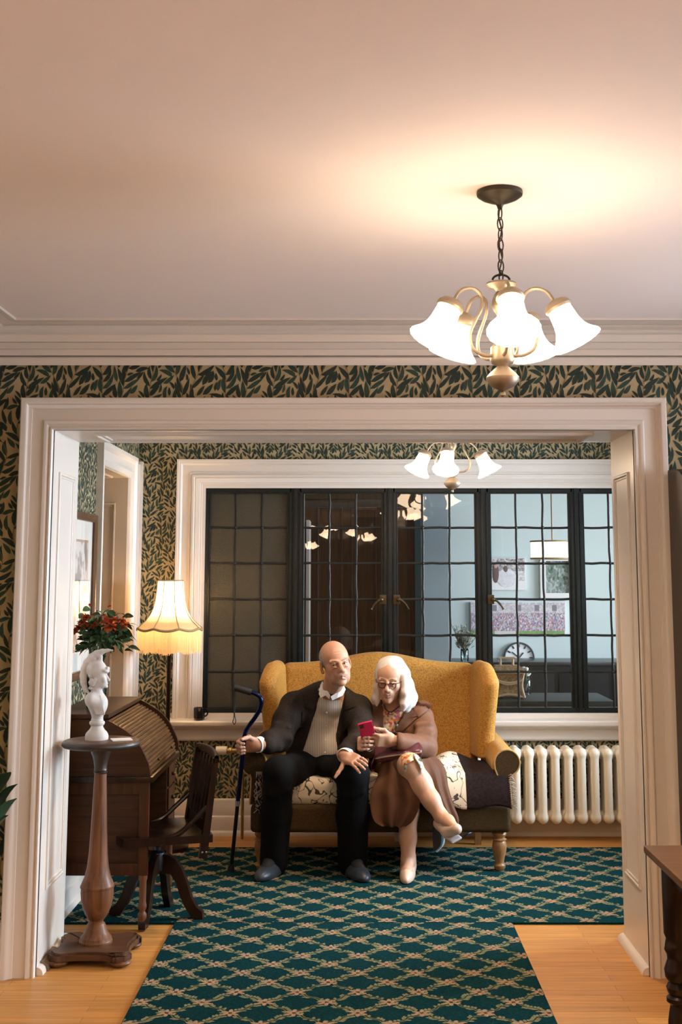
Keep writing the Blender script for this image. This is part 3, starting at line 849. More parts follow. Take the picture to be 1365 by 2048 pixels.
# ================================================================ FURNITURE
def wood(name, c1, c2, rough=.35, axis=2, sc=3.0, coat=.05):
    st = [18, 18, 18]; st[axis] = 1.2
    return M(name, c1, rough=rough, col2=c2, vscale=sc, stretch=tuple(st), detail=6, distort=.6, coat=coat, spec=.28, bump=.06, bscale=30, ramp=(.3, .7))
m_oakdark = wood('dark_stained_oak', (0.058, 0.020, 0.005), (0.020, 0.0065, 0.002), .45, axis=0, coat=0)
m_oakdark_v = wood('dark_stained_oak_upright', (0.062, 0.022, 0.006), (0.025, 0.008, 0.0025), .42, axis=2, coat=0)
m_tamb = wood('tambour_oak', (0.115, 0.055, 0.019), (0.05, 0.022, 0.008), .38, axis=1)
m_walnut = wood('worn_walnut', (0.185, 0.076, 0.029), (0.075, 0.027, 0.010), .5, axis=2)
m_walnut_h = wood('worn_walnut_flat', (0.115, 0.052, 0.025), (0.05, 0.021, 0.011), .45, axis=0)
m_black = M('black_paint', (0.012, 0.011, 0.011), rough=.4)
m_ebony = wood('very_dark_wood', (0.020, 0.008, 0.0045), (0.008, 0.0035, 0.002), .28, axis=2)
m_plaster = M('white_plaster', (0.52, 0.50, 0.49), rough=.6, bump=.1, bscale=80)
m_brass = M('brass', (0.55, 0.38, 0.14), rough=.3, metal=.9)
m_steel = M('blued_steel', (0.08, 0.10, 0.13), rough=.3, metal=.9)

# ---- roll-top desk
DK0, DK1 = 5.60, 6.40
desk = thing('rolltop_desk', (-1.12, 6.0, 0), 'dark oak roll-top desk with a ribbed tambour lid against the left wall', 'desk')
arc = [(213, 1440), (226, 1446), (239, 1454), (252, 1462), (264, 1472), (275, 1485), (284, 1499), (291, 1514), (297, 1528), (299.5, 1541), (300.5, 1553)]
arc = [(at(x, y, DK0).x, at(x, y, DK0).z) for x, y in arc]
zw = arc[-1][1]; ztop = arc[0][1] + .006; xb = BXL + .012; xf = arc[-1][0]
mpx = lambda a, b, d: Vector((a, d, b))
for d0 in (DK0, DK1 - .022):
    mb = MB(); poly = [(xb, zw)] + [(xb, ztop)] + arc
    grow = .012 if d0 > 6 else .0
    if grow:
        arc2 = [(x + grow, z + grow) for x, z in arc]; poly = [(xb, zw), (xb, ztop)] + arc2
    mb.prism(poly, d0, d0 + .022, mpx); mb.build('roll_side', m_oakdark, desk, smooth=False)
mb = MB(); prev = None
sl = smooth_curve([Vector((x, 0, z)) for x, z in arc], 6)
L = [0]
for i in range(1, len(sl)): L.append(L[-1] + (sl[i] - sl[i - 1]).length)
def arcp(t):
    t *= L[-1]
    for i in range(1, len(L)):
        if t <= L[i] + 1e-9:
            f = (t - L[i - 1]) / max(L[i] - L[i - 1], 1e-9); return sl[i - 1].lerp(sl[i], f)
    return sl[-1]
NS = 19; vs_ = []
for i in range(NS * 6 + 1):
    t = i / (NS * 6); p = arcp(t); q = arcp(min(1, t + .01)) - arcp(max(0, t - .01)); nrm = Vector((-q.z, 0, q.x)).normalized()
    if nrm.x < 0 and nrm.z < 0: nrm = -nrm
    b = .0075 * math.sqrt(max(0, 1 - (2 * ((i % 6) / 6) - 1) ** 2)) - .008
    vs_ += [(p.x + nrm.x * b, DK0 + .02, p.z + nrm.z * b), (p.x + nrm.x * b, DK1 - .02, p.z + nrm.z * b)]
mb.add(vs_, [(2 * i, 2 * i + 1, 2 * i + 3, 2 * i + 2) for i in range(NS * 6)])
tb = mb.build('tambour', m_tamb, desk, angle=60)
for d in (DK0 + .2, DK1 - .2): mb = MB(); mb.sphere((xf + .005, d, zw + .045), .007); mb.build('lid_knob', m_cbronze, tb)
mb = MB(); mb.box((xb - .002, DK0 - .012, ztop), (arc[0][0] + .012, DK1 + .012, ztop + .02), bevel=.006); mb.build('top_shelf', m_oakdark, desk)
mb = MB(); mb.box((xb, DK0 - .012, zw - .026), (xf + .014, DK1 + .012, zw), bevel=.007); mb.build('writing_surface', m_ebony, desk)
zb_ = zat(1752, DK0); zu = zw - .026
for nm, d in (('side_panel', DK0 + .004), ('side_panel', DK1 - .03)):
    mb = MB(); xs0, xs1 = xb, xf - .004
    mb.box((xs0 + .04, d + .017, zb_ + .03), (xs1 - .03, d + .023, zu - .03))
    mb.box((xs1 - .042, d, zb_), (xs1, d + .026, zu), bevel=.003, mi=1); mb.box((xs0, d, zb_), (xs0 + .042, d + .026, zu), bevel=.003, mi=1)
    mb.box((xs0 + .042, d, zu - .05), (xs1 - .042, d + .024, zu), bevel=.002, mi=1); mb.box((xs0 + .042, d, zb_), (xs1 - .042, d + .024, zb_ + .05), bevel=.002, mi=1)
    mb.build(nm, [m_oakdark, m_oakdark_v], desk)
mb = MB(); mb.box((xb, DK0 + .03, zb_ + .02), (xb + .015, DK1 - .03, zu)); mb.build('back_panel', m_oakdark, desk)
for i, d in enumerate((DK0 + .05, DK1 - .23)):
    if i == 1:
        mb = MB(); mb.box((xb + .03, d, zu - .34), (xf - .012, d + .19, zu - .001), bevel=.003); dr = mb.build('drawer_pedestal', m_oakdark, desk)
        for k in range(3):
            mb = MB(); mb.box((xf - .012, d + .008, zu - .33 + k * .11), (xf - .002, d + .182, zu - .33 + k * .11 + .1), bevel=.003); mb.sphere((xf + .006, d + .095, zu - .28 + k * .11), .01)
            mb.build('drawer', m_oakdark_v, dr)
def turned(mb, x, d, z0, z1, prof, seg=20): mb.lathe([(r, z0 + (z1 - z0) * t) for r, t in prof], (x, d, 0), seg)
DLEG = [(.014, 0), (.016, .02), (.019, .25), (.0195, .3), (.013, .34), (.012, .36), (.018, .42), (.018, .46), (.0145, .52), (.0155, .9), (.019, .94), (.019, 1)]
for x in (xf - .024, xb + .024):
    for d in (DK0 + .02, DK1 - .02):
        mb = MB(); turned(mb, x, d, 0.001 if d < CD0 - .02 else .0105, zb_, DLEG); mb.build('leg', m_walnut, desk)

# ---- swivel chair
ch_ = thing('swivel_chair', (-.898, 5.81, .010), 'dark wooden swivel chair with a slatted back drawn up to the roll-top desk', 'chair')
R18 = Matrix.Rotation(math.radians(18.6), 3, 'Z')
def cl(x, y, z): v = R18 @ Vector((x, y, 0)); return Vector((-.898 + v.x, 5.81 + v.y, .010 + z))
mb = MB()
def seatf(u, v):
    x, y = (u - .5) * .42, (v - .5) * .43
    k = 1 - .12 * (2 * abs(v - .5)) ** 3 * (1 if u < .5 else .3)
    dip = -.012 * math.exp(-((x - .03) / .12) ** 2 - ((abs(y) - .09) / .07) ** 2)
    return x * k, y, .378 + dip + .004 * (1 - u)
for top in (0, 1):
    mb.grid(lambda u, v, t=top: cl(*(lambda q: (q[0], q[1], q[2] if t == 0 else .346))(seatf(u, v))), 17, 17)
e = [(u, 0) for u in np.linspace(0, 1, 17)] + [(1, v) for v in np.linspace(0, 1, 17)[1:]] + [(u, 1) for u in np.linspace(1, 0, 17)[1:]] + [(0, v) for v in np.linspace(1, 0, 17)[1:-1]]
vs_ = []
for u, v in e:
    q = seatf(u, v); vs_ += [cl(q[0], q[1], q[2]), cl(q[0], q[1], .346)]
n = len(e); mb.add(vs_, [(2 * i, 2 * ((i + 1) % n), 2 * ((i + 1) % n) + 1, 2 * i + 1) for i in range(n)])
mb.build('seat', m_ebony, ch_)
backp = lambda z: .165 + (z - .30) * .12
for s in (-1, 1):
    mb = MB(); mb.prism([(backp(.28) - .018, .28), (backp(.28) + .018, .28), (backp(.70) + .012, .70), (backp(.70) - .012, .70)], s * .195 - .014, s * .195 + .014, lambda a, b, d: cl(a, d, b))
    p = mb.build('back_post', m_ebony, ch_, smooth=False)
    mb = MB()
    for zz in (.305, .305): mb.sphere(cl(backp(zz) - .008, s * .195 - .0145, zz), (.005, .002, .005), 8, 6); mb.sphere(cl(backp(zz) + .01, s * .195 - .0145, zz), (.005, .002, .005), 8, 6)
    mb.build('bolt', M('bright_bolt', (.7, .7, .7), .25, 1), p)
mb = MB()
def crest(u, v):
    y = (u - .5) * .44; c = 2 * PI * v
    return cl(backp(.70) + .02 * (1 - (2 * u - 1) ** 2) + .011 * math.cos(c), y, .698 + (.03 - .012 * (2 * u - 1) ** 2) * math.sin(c))
mb.grid(crest, 15, 13); mb.build('crest_rail', m_ebony, ch_)
mb = MB(); mb.box((0, 0, 0), (.001, .001, .001))
mb = MB(); mb.prism([(backp(.4) - .01, .385), (backp(.4) + .01, .385), (backp(.44) + .01, .43), (backp(.44) - .01, .43)], -.195, .195, lambda a, b, d: cl(a, d, b)); mb.build('lower_rail', m_ebony, ch_, smooth=False)
for k in range(5):
    y = (k - 2) * .066; mb = MB(); mb.prism([(backp(.42) - .006, .42), (backp(.42) + .006, .42), (backp(.69) + .014, .69), (backp(.69) + .004, .69)], y - .019, y + .019, lambda a, b, d: cl(a, d, b)); mb.build('back_slat', m_ebony, ch_, smooth=False)
for s in (-1, 1): mb = MB(); mb.tube(smooth_curve([cl(.0, s * .19, .37), cl(.06, s * .2, .39), (cl(.13, s * .2, .45)), cl(backp(.5), s * .196, .5)], 5), .011, 8); mb.build('brace', m_ebony, ch_)
mb = MB(); mb.lathe([(.014, .2), (.014, .30), (.035, .31), (.09, .325), (.09, .346)], cl(0, 0, 0), 20); mb.lathe([(.03, .20), (.034, .25), (.03, .275), (.016, .285)], cl(0, 0, 0), 20); mb.build('swivel_post', m_steel, ch_)
LEGP = [(.015, .27), (.05, .268), (.085, .25), (.115, .21), (.14, .15), (.16, .09), (.185, .05), (.212, .03), (.214, 0), (.165, 0), (.15, .025), (.128, .055), (.108, .10), (.09, .15), (.065, .185), (.015, .19)]
for k in range(4):
    a = math.radians(-98 + 90 * k); mb = MB()
    mb.prism(LEGP, -.015, .015, lambda r, z, d, a=a: Vector((-.898 + r * math.cos(a) - d * math.sin(a), 5.81 + r * math.sin(a) + d * math.cos(a), .0105 + z)))
    mb.build('leg', m_ebony, ch_, angle=50)

# ---- pedestal stand with the plaster bust
SX, SD = at(202, 1478, 5.25).x, 5.25
SX = at(203, 1480, 5.25).x
st_ = thing('pedestal_stand', (SX, SD, 0), 'turned walnut pedestal stand with a round top and scalloped foot beside the left jamb', 'stand')
zz = lambda zy: zat(1450 + zy / 3.79, SD)
k_ = .000538
ZTOP = zat(1479, SD)
mb = MB(); mb.lathe([(.10, ZTOP - .03), (.143, ZTOP - .029), (.148, ZTOP - .024), (.149, ZTOP - .006), (.146, ZTOP - .001), (.14, ZTOP), (0, ZTOP)], (SX, SD, 0), 48); rtop = mb.build('round_top', m_walnut_h, st_); mb = MB(); mb.tube([(SX + .1462 * math.cos(t), SD + .1462 * math.sin(t), ZTOP - .015) for t in np.linspace(0, 2 * PI, 56, endpoint=False)], .0132, 10, closed=True, flat=1.0); mb.build('rim', M('dark_rim_wood', (.03, .02, .016), .4), rtop)
prof = [(.04, ZTOP - .03), (.04, zz(212)), (.034, zz(235)), (.029, zz(270)), (.025, zz(325)), (.027, zz(340)), (.024, zz(347)), (.0275, zz(356)), (.0245, zz(368)), (.025, zz(400)), (.029, zz(600)), (.033, zz(800)), (.038, zz(980)), (.044, zz(1080)), (.052, zz(1145)), (.060, zz(1180)), (.0655, zz(1208)),
        (.068, zz(1216)), (.068, zz(1228)), (.0650, zz(1232)), (.0655, zz(1270)), (.0635, zz(1320)), (.057, zz(1375)), (.047, zz(1425)), (.035, zz(1462)), (.028, zz(1478)), (.027, zz(1490)), (.034, zz(1500)), (.041, zz(1530)), (.046, zz(1565)), (.055, zz(1590)), (.062, zz(1604)), (.064, zz(1625)), (.066, zz(1632)), (.066, zz(1660)), (.063, .058), (.06, .056)]
nb = [i for i, (r, z) in enumerate(prof) if z < zz(360)][0]
mb = MB(); mb.lathe(prof[:nb + 1], (SX, SD, 0), 28); mb.build('collar', M('dark_collar_wood', (.035, .02, .014), .4), st_)
mb = MB(); mb.lathe(prof[nb:], (SX, SD, 0), 36); mb.build('column', m_walnut, st_, angle=24)
def scallop(n=12):
    B = .162; out = []
    for s0, s1, ax in ((1, -1, 0), (1, 1, 1), (-1, 1, 0), (-1, -1, 1)):
        pass
    q = [(-.165, -.10), (-.15, -.145), (-.115, -.165), (-.085, -.150), (-.05, -.142), (0, -.14), (.05, -.142), (.085, -.150), (.115, -.165), (.15, -.145)]
    for k in range(4):
        c, s = math.cos(k * PI / 2), math.sin(k * PI / 2)
        out += [(a * c - b * s, a * s + b * c) for a, b in q[:-1] + [(.15, -.145)]]
    return out
mb = MB(); sp_ = scallop()
mb.prism([(a * .93, b * .93) for a, b in sp_], .036, .056, lambda a, b, d: Vector((SX + a, SD + b, d)))
mb.prism(sp_, .026, .046, lambda a, b, d: Vector((SX + a, SD + b, d)))
base_ = mb.build('base', m_walnut_h, st_, smooth=False)
for sx in (-1, 1):
    for sy in (-1, 1):
        mb = MB(); mb.sphere((SX + sx * .122, SD + sy * .122, .0165), (.042, .042, .016)); mb.build('foot', m_walnut, base_)

bu = thing('plaster_bust', (SX - .013, SD, ZTOP), 'white plaster bust of a helmeted head standing on the round-topped pedestal', 'statue')
q_ = lambda zx, zy, d=0: np.array(at(80 + zx / 4.015, 1140 + zy / 4.015, SD)) + np.array((0, d, 0))
u_ = .000508
bz = lambda zy: q_(457, zy)[2]
bx0 = q_(457, 1300)[0]
mb = MB(); mb.lathe([(0, ZTOP), (92 * u_, ZTOP), (93 * u_, bz(1335)), (90 * u_, bz(1318)), (80 * u_, bz(1300)), (62 * u_, bz(1282)), (50 * u_, bz(1262)), (48 * u_, bz(1250)), (58 * u_, bz(1240)), (62 * u_, bz(1228)), (60 * u_, bz(1216)), (50 * u_, bz(1210)), (46 * u_, bz(1190)), (0, bz(1150))], (bx0, SD, 0), 32)
mb.build('socle', m_plaster, bu)
S = SDF((bx0 - .12, SD - .09, bz(1230)), (bx0 + .12, SD + .09, bz(610)), .0022)
Rb = lambda a: np.array(Matrix.Rotation(a, 3, 'Y'))
S.cone(q_(462, 1190), q_(462, 1110), 46 * u_, 50 * u_, k=.01)
S.ell(q_(462, 1065), (78 * u_, .052, 88 * u_), Rb(-.15), k=.02)
S.ell(q_(425, 1035, -.03), (52 * u_, .035, 58 * u_), k=.015).ell(q_(430, 1030, .035), (52 * u_, .03, 58 * u_), k=.015)
S.ell(q_(500, 1090, -.012), (42 * u_, .032, 72 * u_), Rb(.25), k=.012)
for i in range(5): S.cone(q_(410 + i * 22, 985 + i * 6, -.04 + i * .002), q_(470 + i * 16, 1150, -.042), .004, .003, k=.006)
S.cone(q_(452, 1010), q_(462, 930), 46 * u_, 42 * u_, k=.014)
S.ell(q_(480, 865), (58 * u_, .030, 80 * u_), Rb(.12), k=.01)
S.ell(q_(505, 905), (38 * u_, .024, 42 * u_), k=.008)
S.cone(q_(530, 840), q_(553, 884), 9 * u_, 11 * u_, k=.005)           # nose
S.ell(q_(538, 912), (10 * u_, .009, 6 * u_), k=.004).ell(q_(533, 936), (14 * u_, .012, 12 * u_), k=.006)
for s in (-1, 1):
    S.ell(q_(535, 848, s * .016), (8 * u_, .008, 6 * u_), k=.004, op='c')
    S.ell(q_(520, 880, s * .018), (20 * u_, .012, 22 * u_), k=.006)
    for i in range(5): S.ell(q_(455 - i * 10, 880 + 18 * (i % 3), s * (.026 + .002 * (i % 2))), (16 * u_, .009, 16 * u_), k=.004)
for i in range(7): S.ell(q_(412 + 4 * (i % 3), 850 + i * 16, (i % 2) * .012 - .006), (20 * u_, .02, 14 * u_), k=.005)
S.ell(q_(455, 800), (82 * u_, .036, 76 * u_), Rb(.1), k=.006)
S.ell(q_(525, 805), (36 * u_, .027, 20 * u_), Rb(.35), k=.006).ell(q_(545, 790), (16 * u_, .018, 15 * u_), k=.005)
cr = [q_(x, y) for x, y in ((585, 645), (545, 645), (500, 655), (455, 672), (415, 700), (380, 742), (358, 795), (348, 850), (350, 905), (362, 950), (385, 980))]
rad = [6, 13, 22, 28, 30, 30, 30, 28, 25, 21, 12]
for i in range(10):
    S.cone(cr[i], cr[i + 1], rad[i] * u_, rad[i + 1] * u_, k=.004)
S.cone(q_(478, 745), q_(485, 700), 24 * u_, 20 * u_, k=.008).cone(q_(440, 760), q_(432, 712), 22 * u_, 20 * u_, k=.008).cone(q_(400, 800), q_(388, 770), 18 * u_, 18 * u_, k=.006)
S.build('helmeted_bust', m_plaster, bu, relax=1)
cd = MB(); cd.box((at(222, 1475, 5.22).x, 5.20, ZTOP), (at(262, 1475, 5.22).x, 5.27, ZTOP + .004), rot=Matrix.Rotation(.35, 3, 'Z')); o = cd.build('white_card', M('white_card', (.8, .78, .75), .6), smooth=False)
props(o, 'small white card lying on the pedestal top beside the bust', 'card')

# ---- vase of flowers on the desk
VD = 5.86; VX = at(192, 1400, VD).x; VZ = ztop + .0205
va = thing('flower_vase', (VX, VD, VZ), 'dark green glass vase standing on the roll-top desk behind the bust', 'vase')
m_vase = M('dark_green_glaze', (0.006, 0.018, 0.011), rough=.15, spec=.6)
mb = MB(); mb.lathe([(0, VZ), (.04, VZ), (.043, VZ + .006), (.048, VZ + .08), (.044, VZ + .14), (.033, VZ + .18), (.032, VZ + .21), (.042, VZ + .235), (.039, VZ + .235), (.03, VZ + .21), (.028, VZ + .17), (0, VZ + .16)], (VX, VD, 0), 28); mb.build('vase_body', m_vase, va)
rf = random.Random(8)
bq = thing('flower_bouquet', (VX, VD, VZ + .165), 'bunch of rust-orange flowers and eucalyptus in the dark vase on the desk', 'flowers')
m_gl = M('eucalyptus_leaf', (0.085, 0.165, 0.06), rough=.5, var=.5, vscale=30); m_gd = M('dark_leaf', (0.028, 0.075, 0.022), rough=.45, var=.4, vscale=40)
m_fl = M('rust_petal', (0.66, 0.15, 0.03), rough=.6, col2=(0.34, 0.035, 0.015), vscale=60); m_st = M('green_stem', (.05, .08, .025), .6)
BC = at(204, 1268, VD); BC = Vector(BC)
stems = MB(); leaves = MB()
def leaf3(mb, p, dirv, ln, wd, mi, droop=.3, rnd=False):
    d = dirv.normalized(); s = d.cross(Vector((0, 0, 1)));
    s = s.normalized() if s.length > .01 else Vector((1, 0, 0)); s = (Matrix.Rotation(rf.uniform(-1, 1), 3, d) @ s); up = s.cross(d)
    n = 5; vv = []
    for i in range(n + 1):
        t = i / n; w = wd * .5 * (math.sin(PI * (t * .92 + .06)) ** (.6 if rnd else .9))
        c = p + d * ln * t - Vector((0, 0, 1)) * droop * ln * t * t
        vv += [c - s * w + up * w * .3, c, c + s * w + up * w * .3]
    ff = []
    for i in range(n):
        a = i * 3; ff += [(a, a + 1, a + 4, a + 3), (a + 1, a + 2, a + 5, a + 4)]
    mb.add(vv, ff, mi)
for i in range(230):
    a = rf.uniform(0, 2 * PI); r = math.sqrt(rf.random()); h = rf.uniform(-1, 1)
    p = BC + Vector(((.125 if math.cos(a) > 0 else .085) * r * math.cos(a), .10 * r * math.sin(a), .035 + .075 * h - .035 * r))
    dv = Vector((math.cos(a), math.sin(a), rf.uniform(-.5, .9)))
    if rf.random() < .38: leaf3(leaves, p, dv, rf.uniform(.03, .045), rf.uniform(.028, .036), 0, .2, True)
    else: leaf3(leaves, p, dv, rf.uniform(.034, .058), rf.uniform(.018, .026), 1, .5)
for (px_, py_) in ((242, 1262), (258, 1272), (262, 1282), (236, 1270), (160, 1290), (152, 1305), (168, 1232), (180, 1218), (186, 1240), (197, 1238), (217, 1222), (225, 1290), (205, 1285), (190, 1300)):
    p = Vector(at(px_, py_, VD + rf.uniform(-.07, .05))); leaf3(leaves, p, Vector((rf.uniform(-1, 1), -.5, rf.uniform(-.6, .6))), .04, .036, rf.choice((0, 0, 1)), .2, True)
for i in range(26):
    a = rf.uniform(0, 2 * PI); r = .4 + .6 * rf.random()
    e = BC + Vector((.12 * r * math.cos(a), .09 * r * math.sin(a), rf.uniform(-.02, .08)))
    b = Vector((VX + .015 * math.cos(a), VD + .015 * math.sin(a), VZ + .2))
    stems.tube(smooth_curve([b, (b + e) / 2 + Vector((0, 0, .03)), e], 4), .0022, 5)
stems.build('stems', m_st, bq); leaves.build('foliage', [m_gl, m_gd], bq, angle=180, fix=False)
for (px_, py_, dd) in ((172, 1234, -.05), (165, 1246, -.06), (182, 1238, -.07), (158, 1255, -.03), (205, 1246, -.08), (213, 1240, -.07), (221, 1246, -.06), (229, 1240, -.05), (237, 1249, -.04), (243, 1256, -.02), (226, 1254, -.07), (214, 1256, -.08), (180, 1210, 0), (219, 1213, 0), (230, 1227, -.01), (190, 1250, -.07), (198, 1238, -.06), (172, 1252, -.06), (208, 1230, -.05), (234, 1258, -.05), (250, 1250, -.01), (152, 1262, 0), (244, 1243, 0)):
    c = Vector(at(px_, py_, VD + dd)); mb = MB(); ax = Vector((rf.uniform(-.5, .5), -.6, rf.uniform(.1, .8))).normalized()
    big = .019 if py_ > 1230 else .009
    q = Vector((0, 0, 1)).rotation_difference(ax).to_matrix()
    for ring, (nn, tilt, sc) in enumerate(((7, .25, 1), (6, .7, .8), (4, 1.1, .5))):
        for k in range(nn):
            an = 2 * PI * k / nn + ring * .4; d = q @ Vector((math.cos(an) * math.cos(tilt), math.sin(an) * math.cos(tilt), math.sin(tilt)))
            leaf3(mb, c, d, big * sc * 1.25, big * .8, 0, .1)
    mb.build('flower', m_fl, bq, angle=180, fix=False)

# ---- fringed floor lamp
LD = 7.2; LX = at(340, 1240, LD).x
fl = thing('floor_lamp', (LX, LD, 0), 'lit floor lamp with a fringed cream bell shade between the desk and the window', 'lamp')
m_silk = cloth_translucent('cream_silk', (0.86, 0.74, 0.52), .62); m_fringe = cloth_translucent('gold_fringe', (0.72, 0.50, 0.28), .5)
m_braid = M('braid_trim', (0.34, 0.24, 0.12), .8)
mb = MB(); mb.lathe([(.13, 0.0105), (.13, .03), (.10, .04), (.03, .06), (.014, .09), (.012, .2), (.012, 1.24), (.018, 1.25), (.018, 1.29), (0, 1.29)], (LX, LD, 0), 24); mb.build('pole', m_ebony, fl)
lz = lambda zy: zat(1140 + zy / 4.015, LD); kk = .000707
NSC = 8
SP = [(104, 85), (106, 110), (112, 180), (121, 250), (136, 310), (160, 360), (196, 410), (236, 448), (262, 476)]
def shade_pt(u, v, out=0.0):
    a = 2 * PI * u; i = v * (len(SP) - 1); k = min(int(i), len(SP) - 2); f = i - k
    r = SP[k][0] * (1 - f) + SP[k + 1][0] * f; y = SP[k][1] * (1 - f) + SP[k + 1][1] * f
    sc = abs(math.sin(NSC / 2 * (a + .35)))                   # 0 at the ribs, 1 in the middle of a panel
    r *= 1 - .035 * sc * (1 - v * .3); y += (18 * sc - 12) * v ** 3
    return Vector((LX + (r * kk + out) * math.cos(a), LD + (r * kk + out) * math.sin(a), lz(y)))
mb = MB(); mb.grid(shade_pt, 128, 25, close_u=True); sh = mb.build('lamp_shade', m_silk, fl, angle=180)
mb = MB()
for k in range(NSC):
    u = ((k * 2 * PI / NSC) - .35) / (2 * PI); mb.tube([shade_pt(u, v / 24, .001) for v in range(25)], .0028, 6)
mb.tube([shade_pt(u / 96, 0, .0005) for u in range(96)], .004, 6, closed=True); mb.tube([shade_pt(u / 128, 1, .0005) for u in range(128)], .0065, 6, closed=True)
mb.build('braid', m_braid, sh)
mb = MB(); NF = 230; rr_ = random.Random(3)
for k in range(NF):
    u = k / NF; p = shade_pt(u, 1); a = 2 * PI * u; t = Vector((-math.sin(a), math.cos(a), 0)) * .0021
    ln = .128 + rr_.uniform(-.006, .006); jx = rr_.uniform(-.002, .002); b = p - Vector((math.cos(a) * jx, math.sin(a) * jx, ln)); m_ = p.lerp(b, .5)
    mb.add([p - t, p + t, m_ + t * .95, m_ - t * .95, b + t * 1.1, b - t * 1.1], [(0, 1, 2, 3), (3, 2, 4, 5)])
mb.build('fringe', m_fringe, sh, smooth=False, fix=False)
mb = MB(); mb.sphere((LX, LD, 1.33), (.028, .028, .034)); mb.lathe([(.014, 1.28), (.016, 1.3), (.012, 1.31)], (LX, LD, 0), 12)
mb.build('bulb', glow_mat('lamp_bulb', (1, .72, .42), 5.0), fl)
pl = bpy.data.lights.new('floor_lamp_light', 'POINT'); pl.energy = 4.6; pl.color = (1, .68, .36); pl.shadow_soft_size = .035
po = bpy.data.objects.new('floor_lamp_light', pl); COL.objects.link(po); po.location = (LX, LD, 1.372)

# ---- framed print on the left wall
FZ0, FZ1, FD0, FD1 = 1.02, zat(1031, 6.36), 5.62, 6.365
pf = thing('framed_print', (BXL, 6.0, 1.4), 'framed print in a dark wooden frame hanging on the left wall above the desk', 'picture')
mb = MB(); FR = [(0, 0), (0, .022), (.006, .026), (.018, .024), (.03, .016), (.036, .016), (.038, .008)]
n = len(FR); vs_ = []
for k in range(4):
    for u, p in FR:
        a, b = [(FD0 + u, FZ0 + u), (FD0 + u, FZ1 - u), (FD1 - u, FZ1 - u), (FD1 - u, FZ0 + u)][k]; vs_.append((BXL + p, a, b))
mb.add(vs_, [(k * n + i, k * n + i + 1, ((k + 1) % 4) * n + i + 1, ((k + 1) % 4) * n + i) for k in range(4) for i in range(n - 1)]); mb.build('frame', wood('frame_wood', (.14, .065, .025), (.05, .02, .01), .3, axis=2), pf)
mb = MB(); mb.quad((BXL + .006, FD0 + .03, FZ0 + .03), (BXL + .006, FD1 - .03, FZ0 + .03), (BXL + .006, FD1 - .03, FZ1 - .03), (BXL + .006, FD0 + .03, FZ1 - .03)); mb.build('mat_board', M('mat_board', (.72, .70, .66), .8), pf)
mb = MB(); i_ = .13
mb.quad((BXL + .007, FD0 + i_, FZ0 + i_), (BXL + .007, FD1 - i_, FZ0 + i_), (BXL + .007, FD1 - i_, FZ1 - i_), (BXL + .007, FD0 + i_, FZ1 - i_), 0)
j_ = i_ + .012
mb.quad((BXL + .0075, FD0 + j_, FZ0 + j_), (BXL + .0075, FD1 - j_, FZ0 + j_), (BXL + .0075, FD1 - j_, FZ1 - j_), (BXL + .0075, FD0 + j_, FZ1 - j_), 1)
mb.build('print', [M('print_border', (.35, .22, .15), .8), M('engraving', (.62, .60, .57), .8, col2=(.22, .21, .20), vscale=14, ramp=(.42, .52), detail=9)], pf, smooth=False)
mb = MB(); mb.quad((BXL + .010, FD0 + .03, FZ0 + .03), (BXL + .010, FD1 - .03, FZ0 + .03), (BXL + .010, FD1 - .03, FZ1 - .03), (BXL + .010, FD0 + .03, FZ1 - .03)); mb.build('glass', m_wglass, pf, smooth=False)

# ---- dark table in the right foreground
TX0, TD1, TZ_ = .838, 3.83, .72
tb_ = thing('side_table', (1.2, 3.4, 0), 'dark-legged table with a brown top at the right front corner', 'table')
mb = MB(); mb.box((TX0, 2.95, TZ_ - .022), (1.62, TD1, TZ_), bevel=.008); mb.build('table_top', wood('table_top_wood', (.17, .075, .03), (.085, .035, .015), .3, axis=0), tb_)
mb = MB(); mb.box((TX0 + .06, 3.02, TZ_ - .09), (1.55, TD1 - .045, TZ_ - .022), bevel=.004); mb.build('apron', m_ebony, tb_)
TLEG = [(.018, 0), (.024, .02), (.028, .10), (.032, .30), (.031, .36), (.024, .42), (.034, .435), (.034, .45), (.026, .46), (.032, .475), (.034, .49), (.026, .51), (.036, .53), (.038, .56), (.028, .60), (.030, .62), (.036, .635), (.033, .66), (.030, .68), (.036, .70), (.037, .86), (.037, 1)]
for x in (TX0 + .075, 1.54):
    for d in (TD1 - .06, 3.03):
        mb = MB(); turned(mb, x, d, .001, TZ_ - .023, TLEG, 24); mb.build('leg', m_ebony, tb_)

# ---- tall dark cabinet beside the right casing
cb = thing('tall_cabinet', (1.5, 4.7, 0), 'tall very dark wooden cabinet with a rounded shoulder right of the opening', 'cabinet')
CH0, CX_ = zat(940, 4.9), 1.222
sidep = [(4.93, 0.001), (4.93, CH0)] + [(4.86 - .30 * math.sin(t), CH0 - .28 * (1 - math.cos(t))) for t in np.linspace(0, PI / 2, 9)] + [(4.56, .85), (4.50, .80), (4.50, 0.001)]
for x in (CX_, 1.95):
    mb = MB(); mb.prism(sidep, x, x + .025, lambda a, b, d: Vector((d, a, b))); mb.build('side_panel', wood('cabinet_side_wood', (.028, .016, .009), (.014, .008, .005), .4, axis=2, coat=0), cb, smooth=False)
mb = MB(); mb.box((CX_ + .025, 4.915, .05), (1.95, 4.93, CH0 - .01)); mb.build('back_panel', m_ebony, cb)
for z in (.06, .45, .80, 1.15, 1.5):
    mb = MB(); mb.box((CX_ + .025, 4.60 if z > .8 else 4.52, z), (1.95, 4.915, z + .022)); mb.build('shelf', m_ebony, cb)

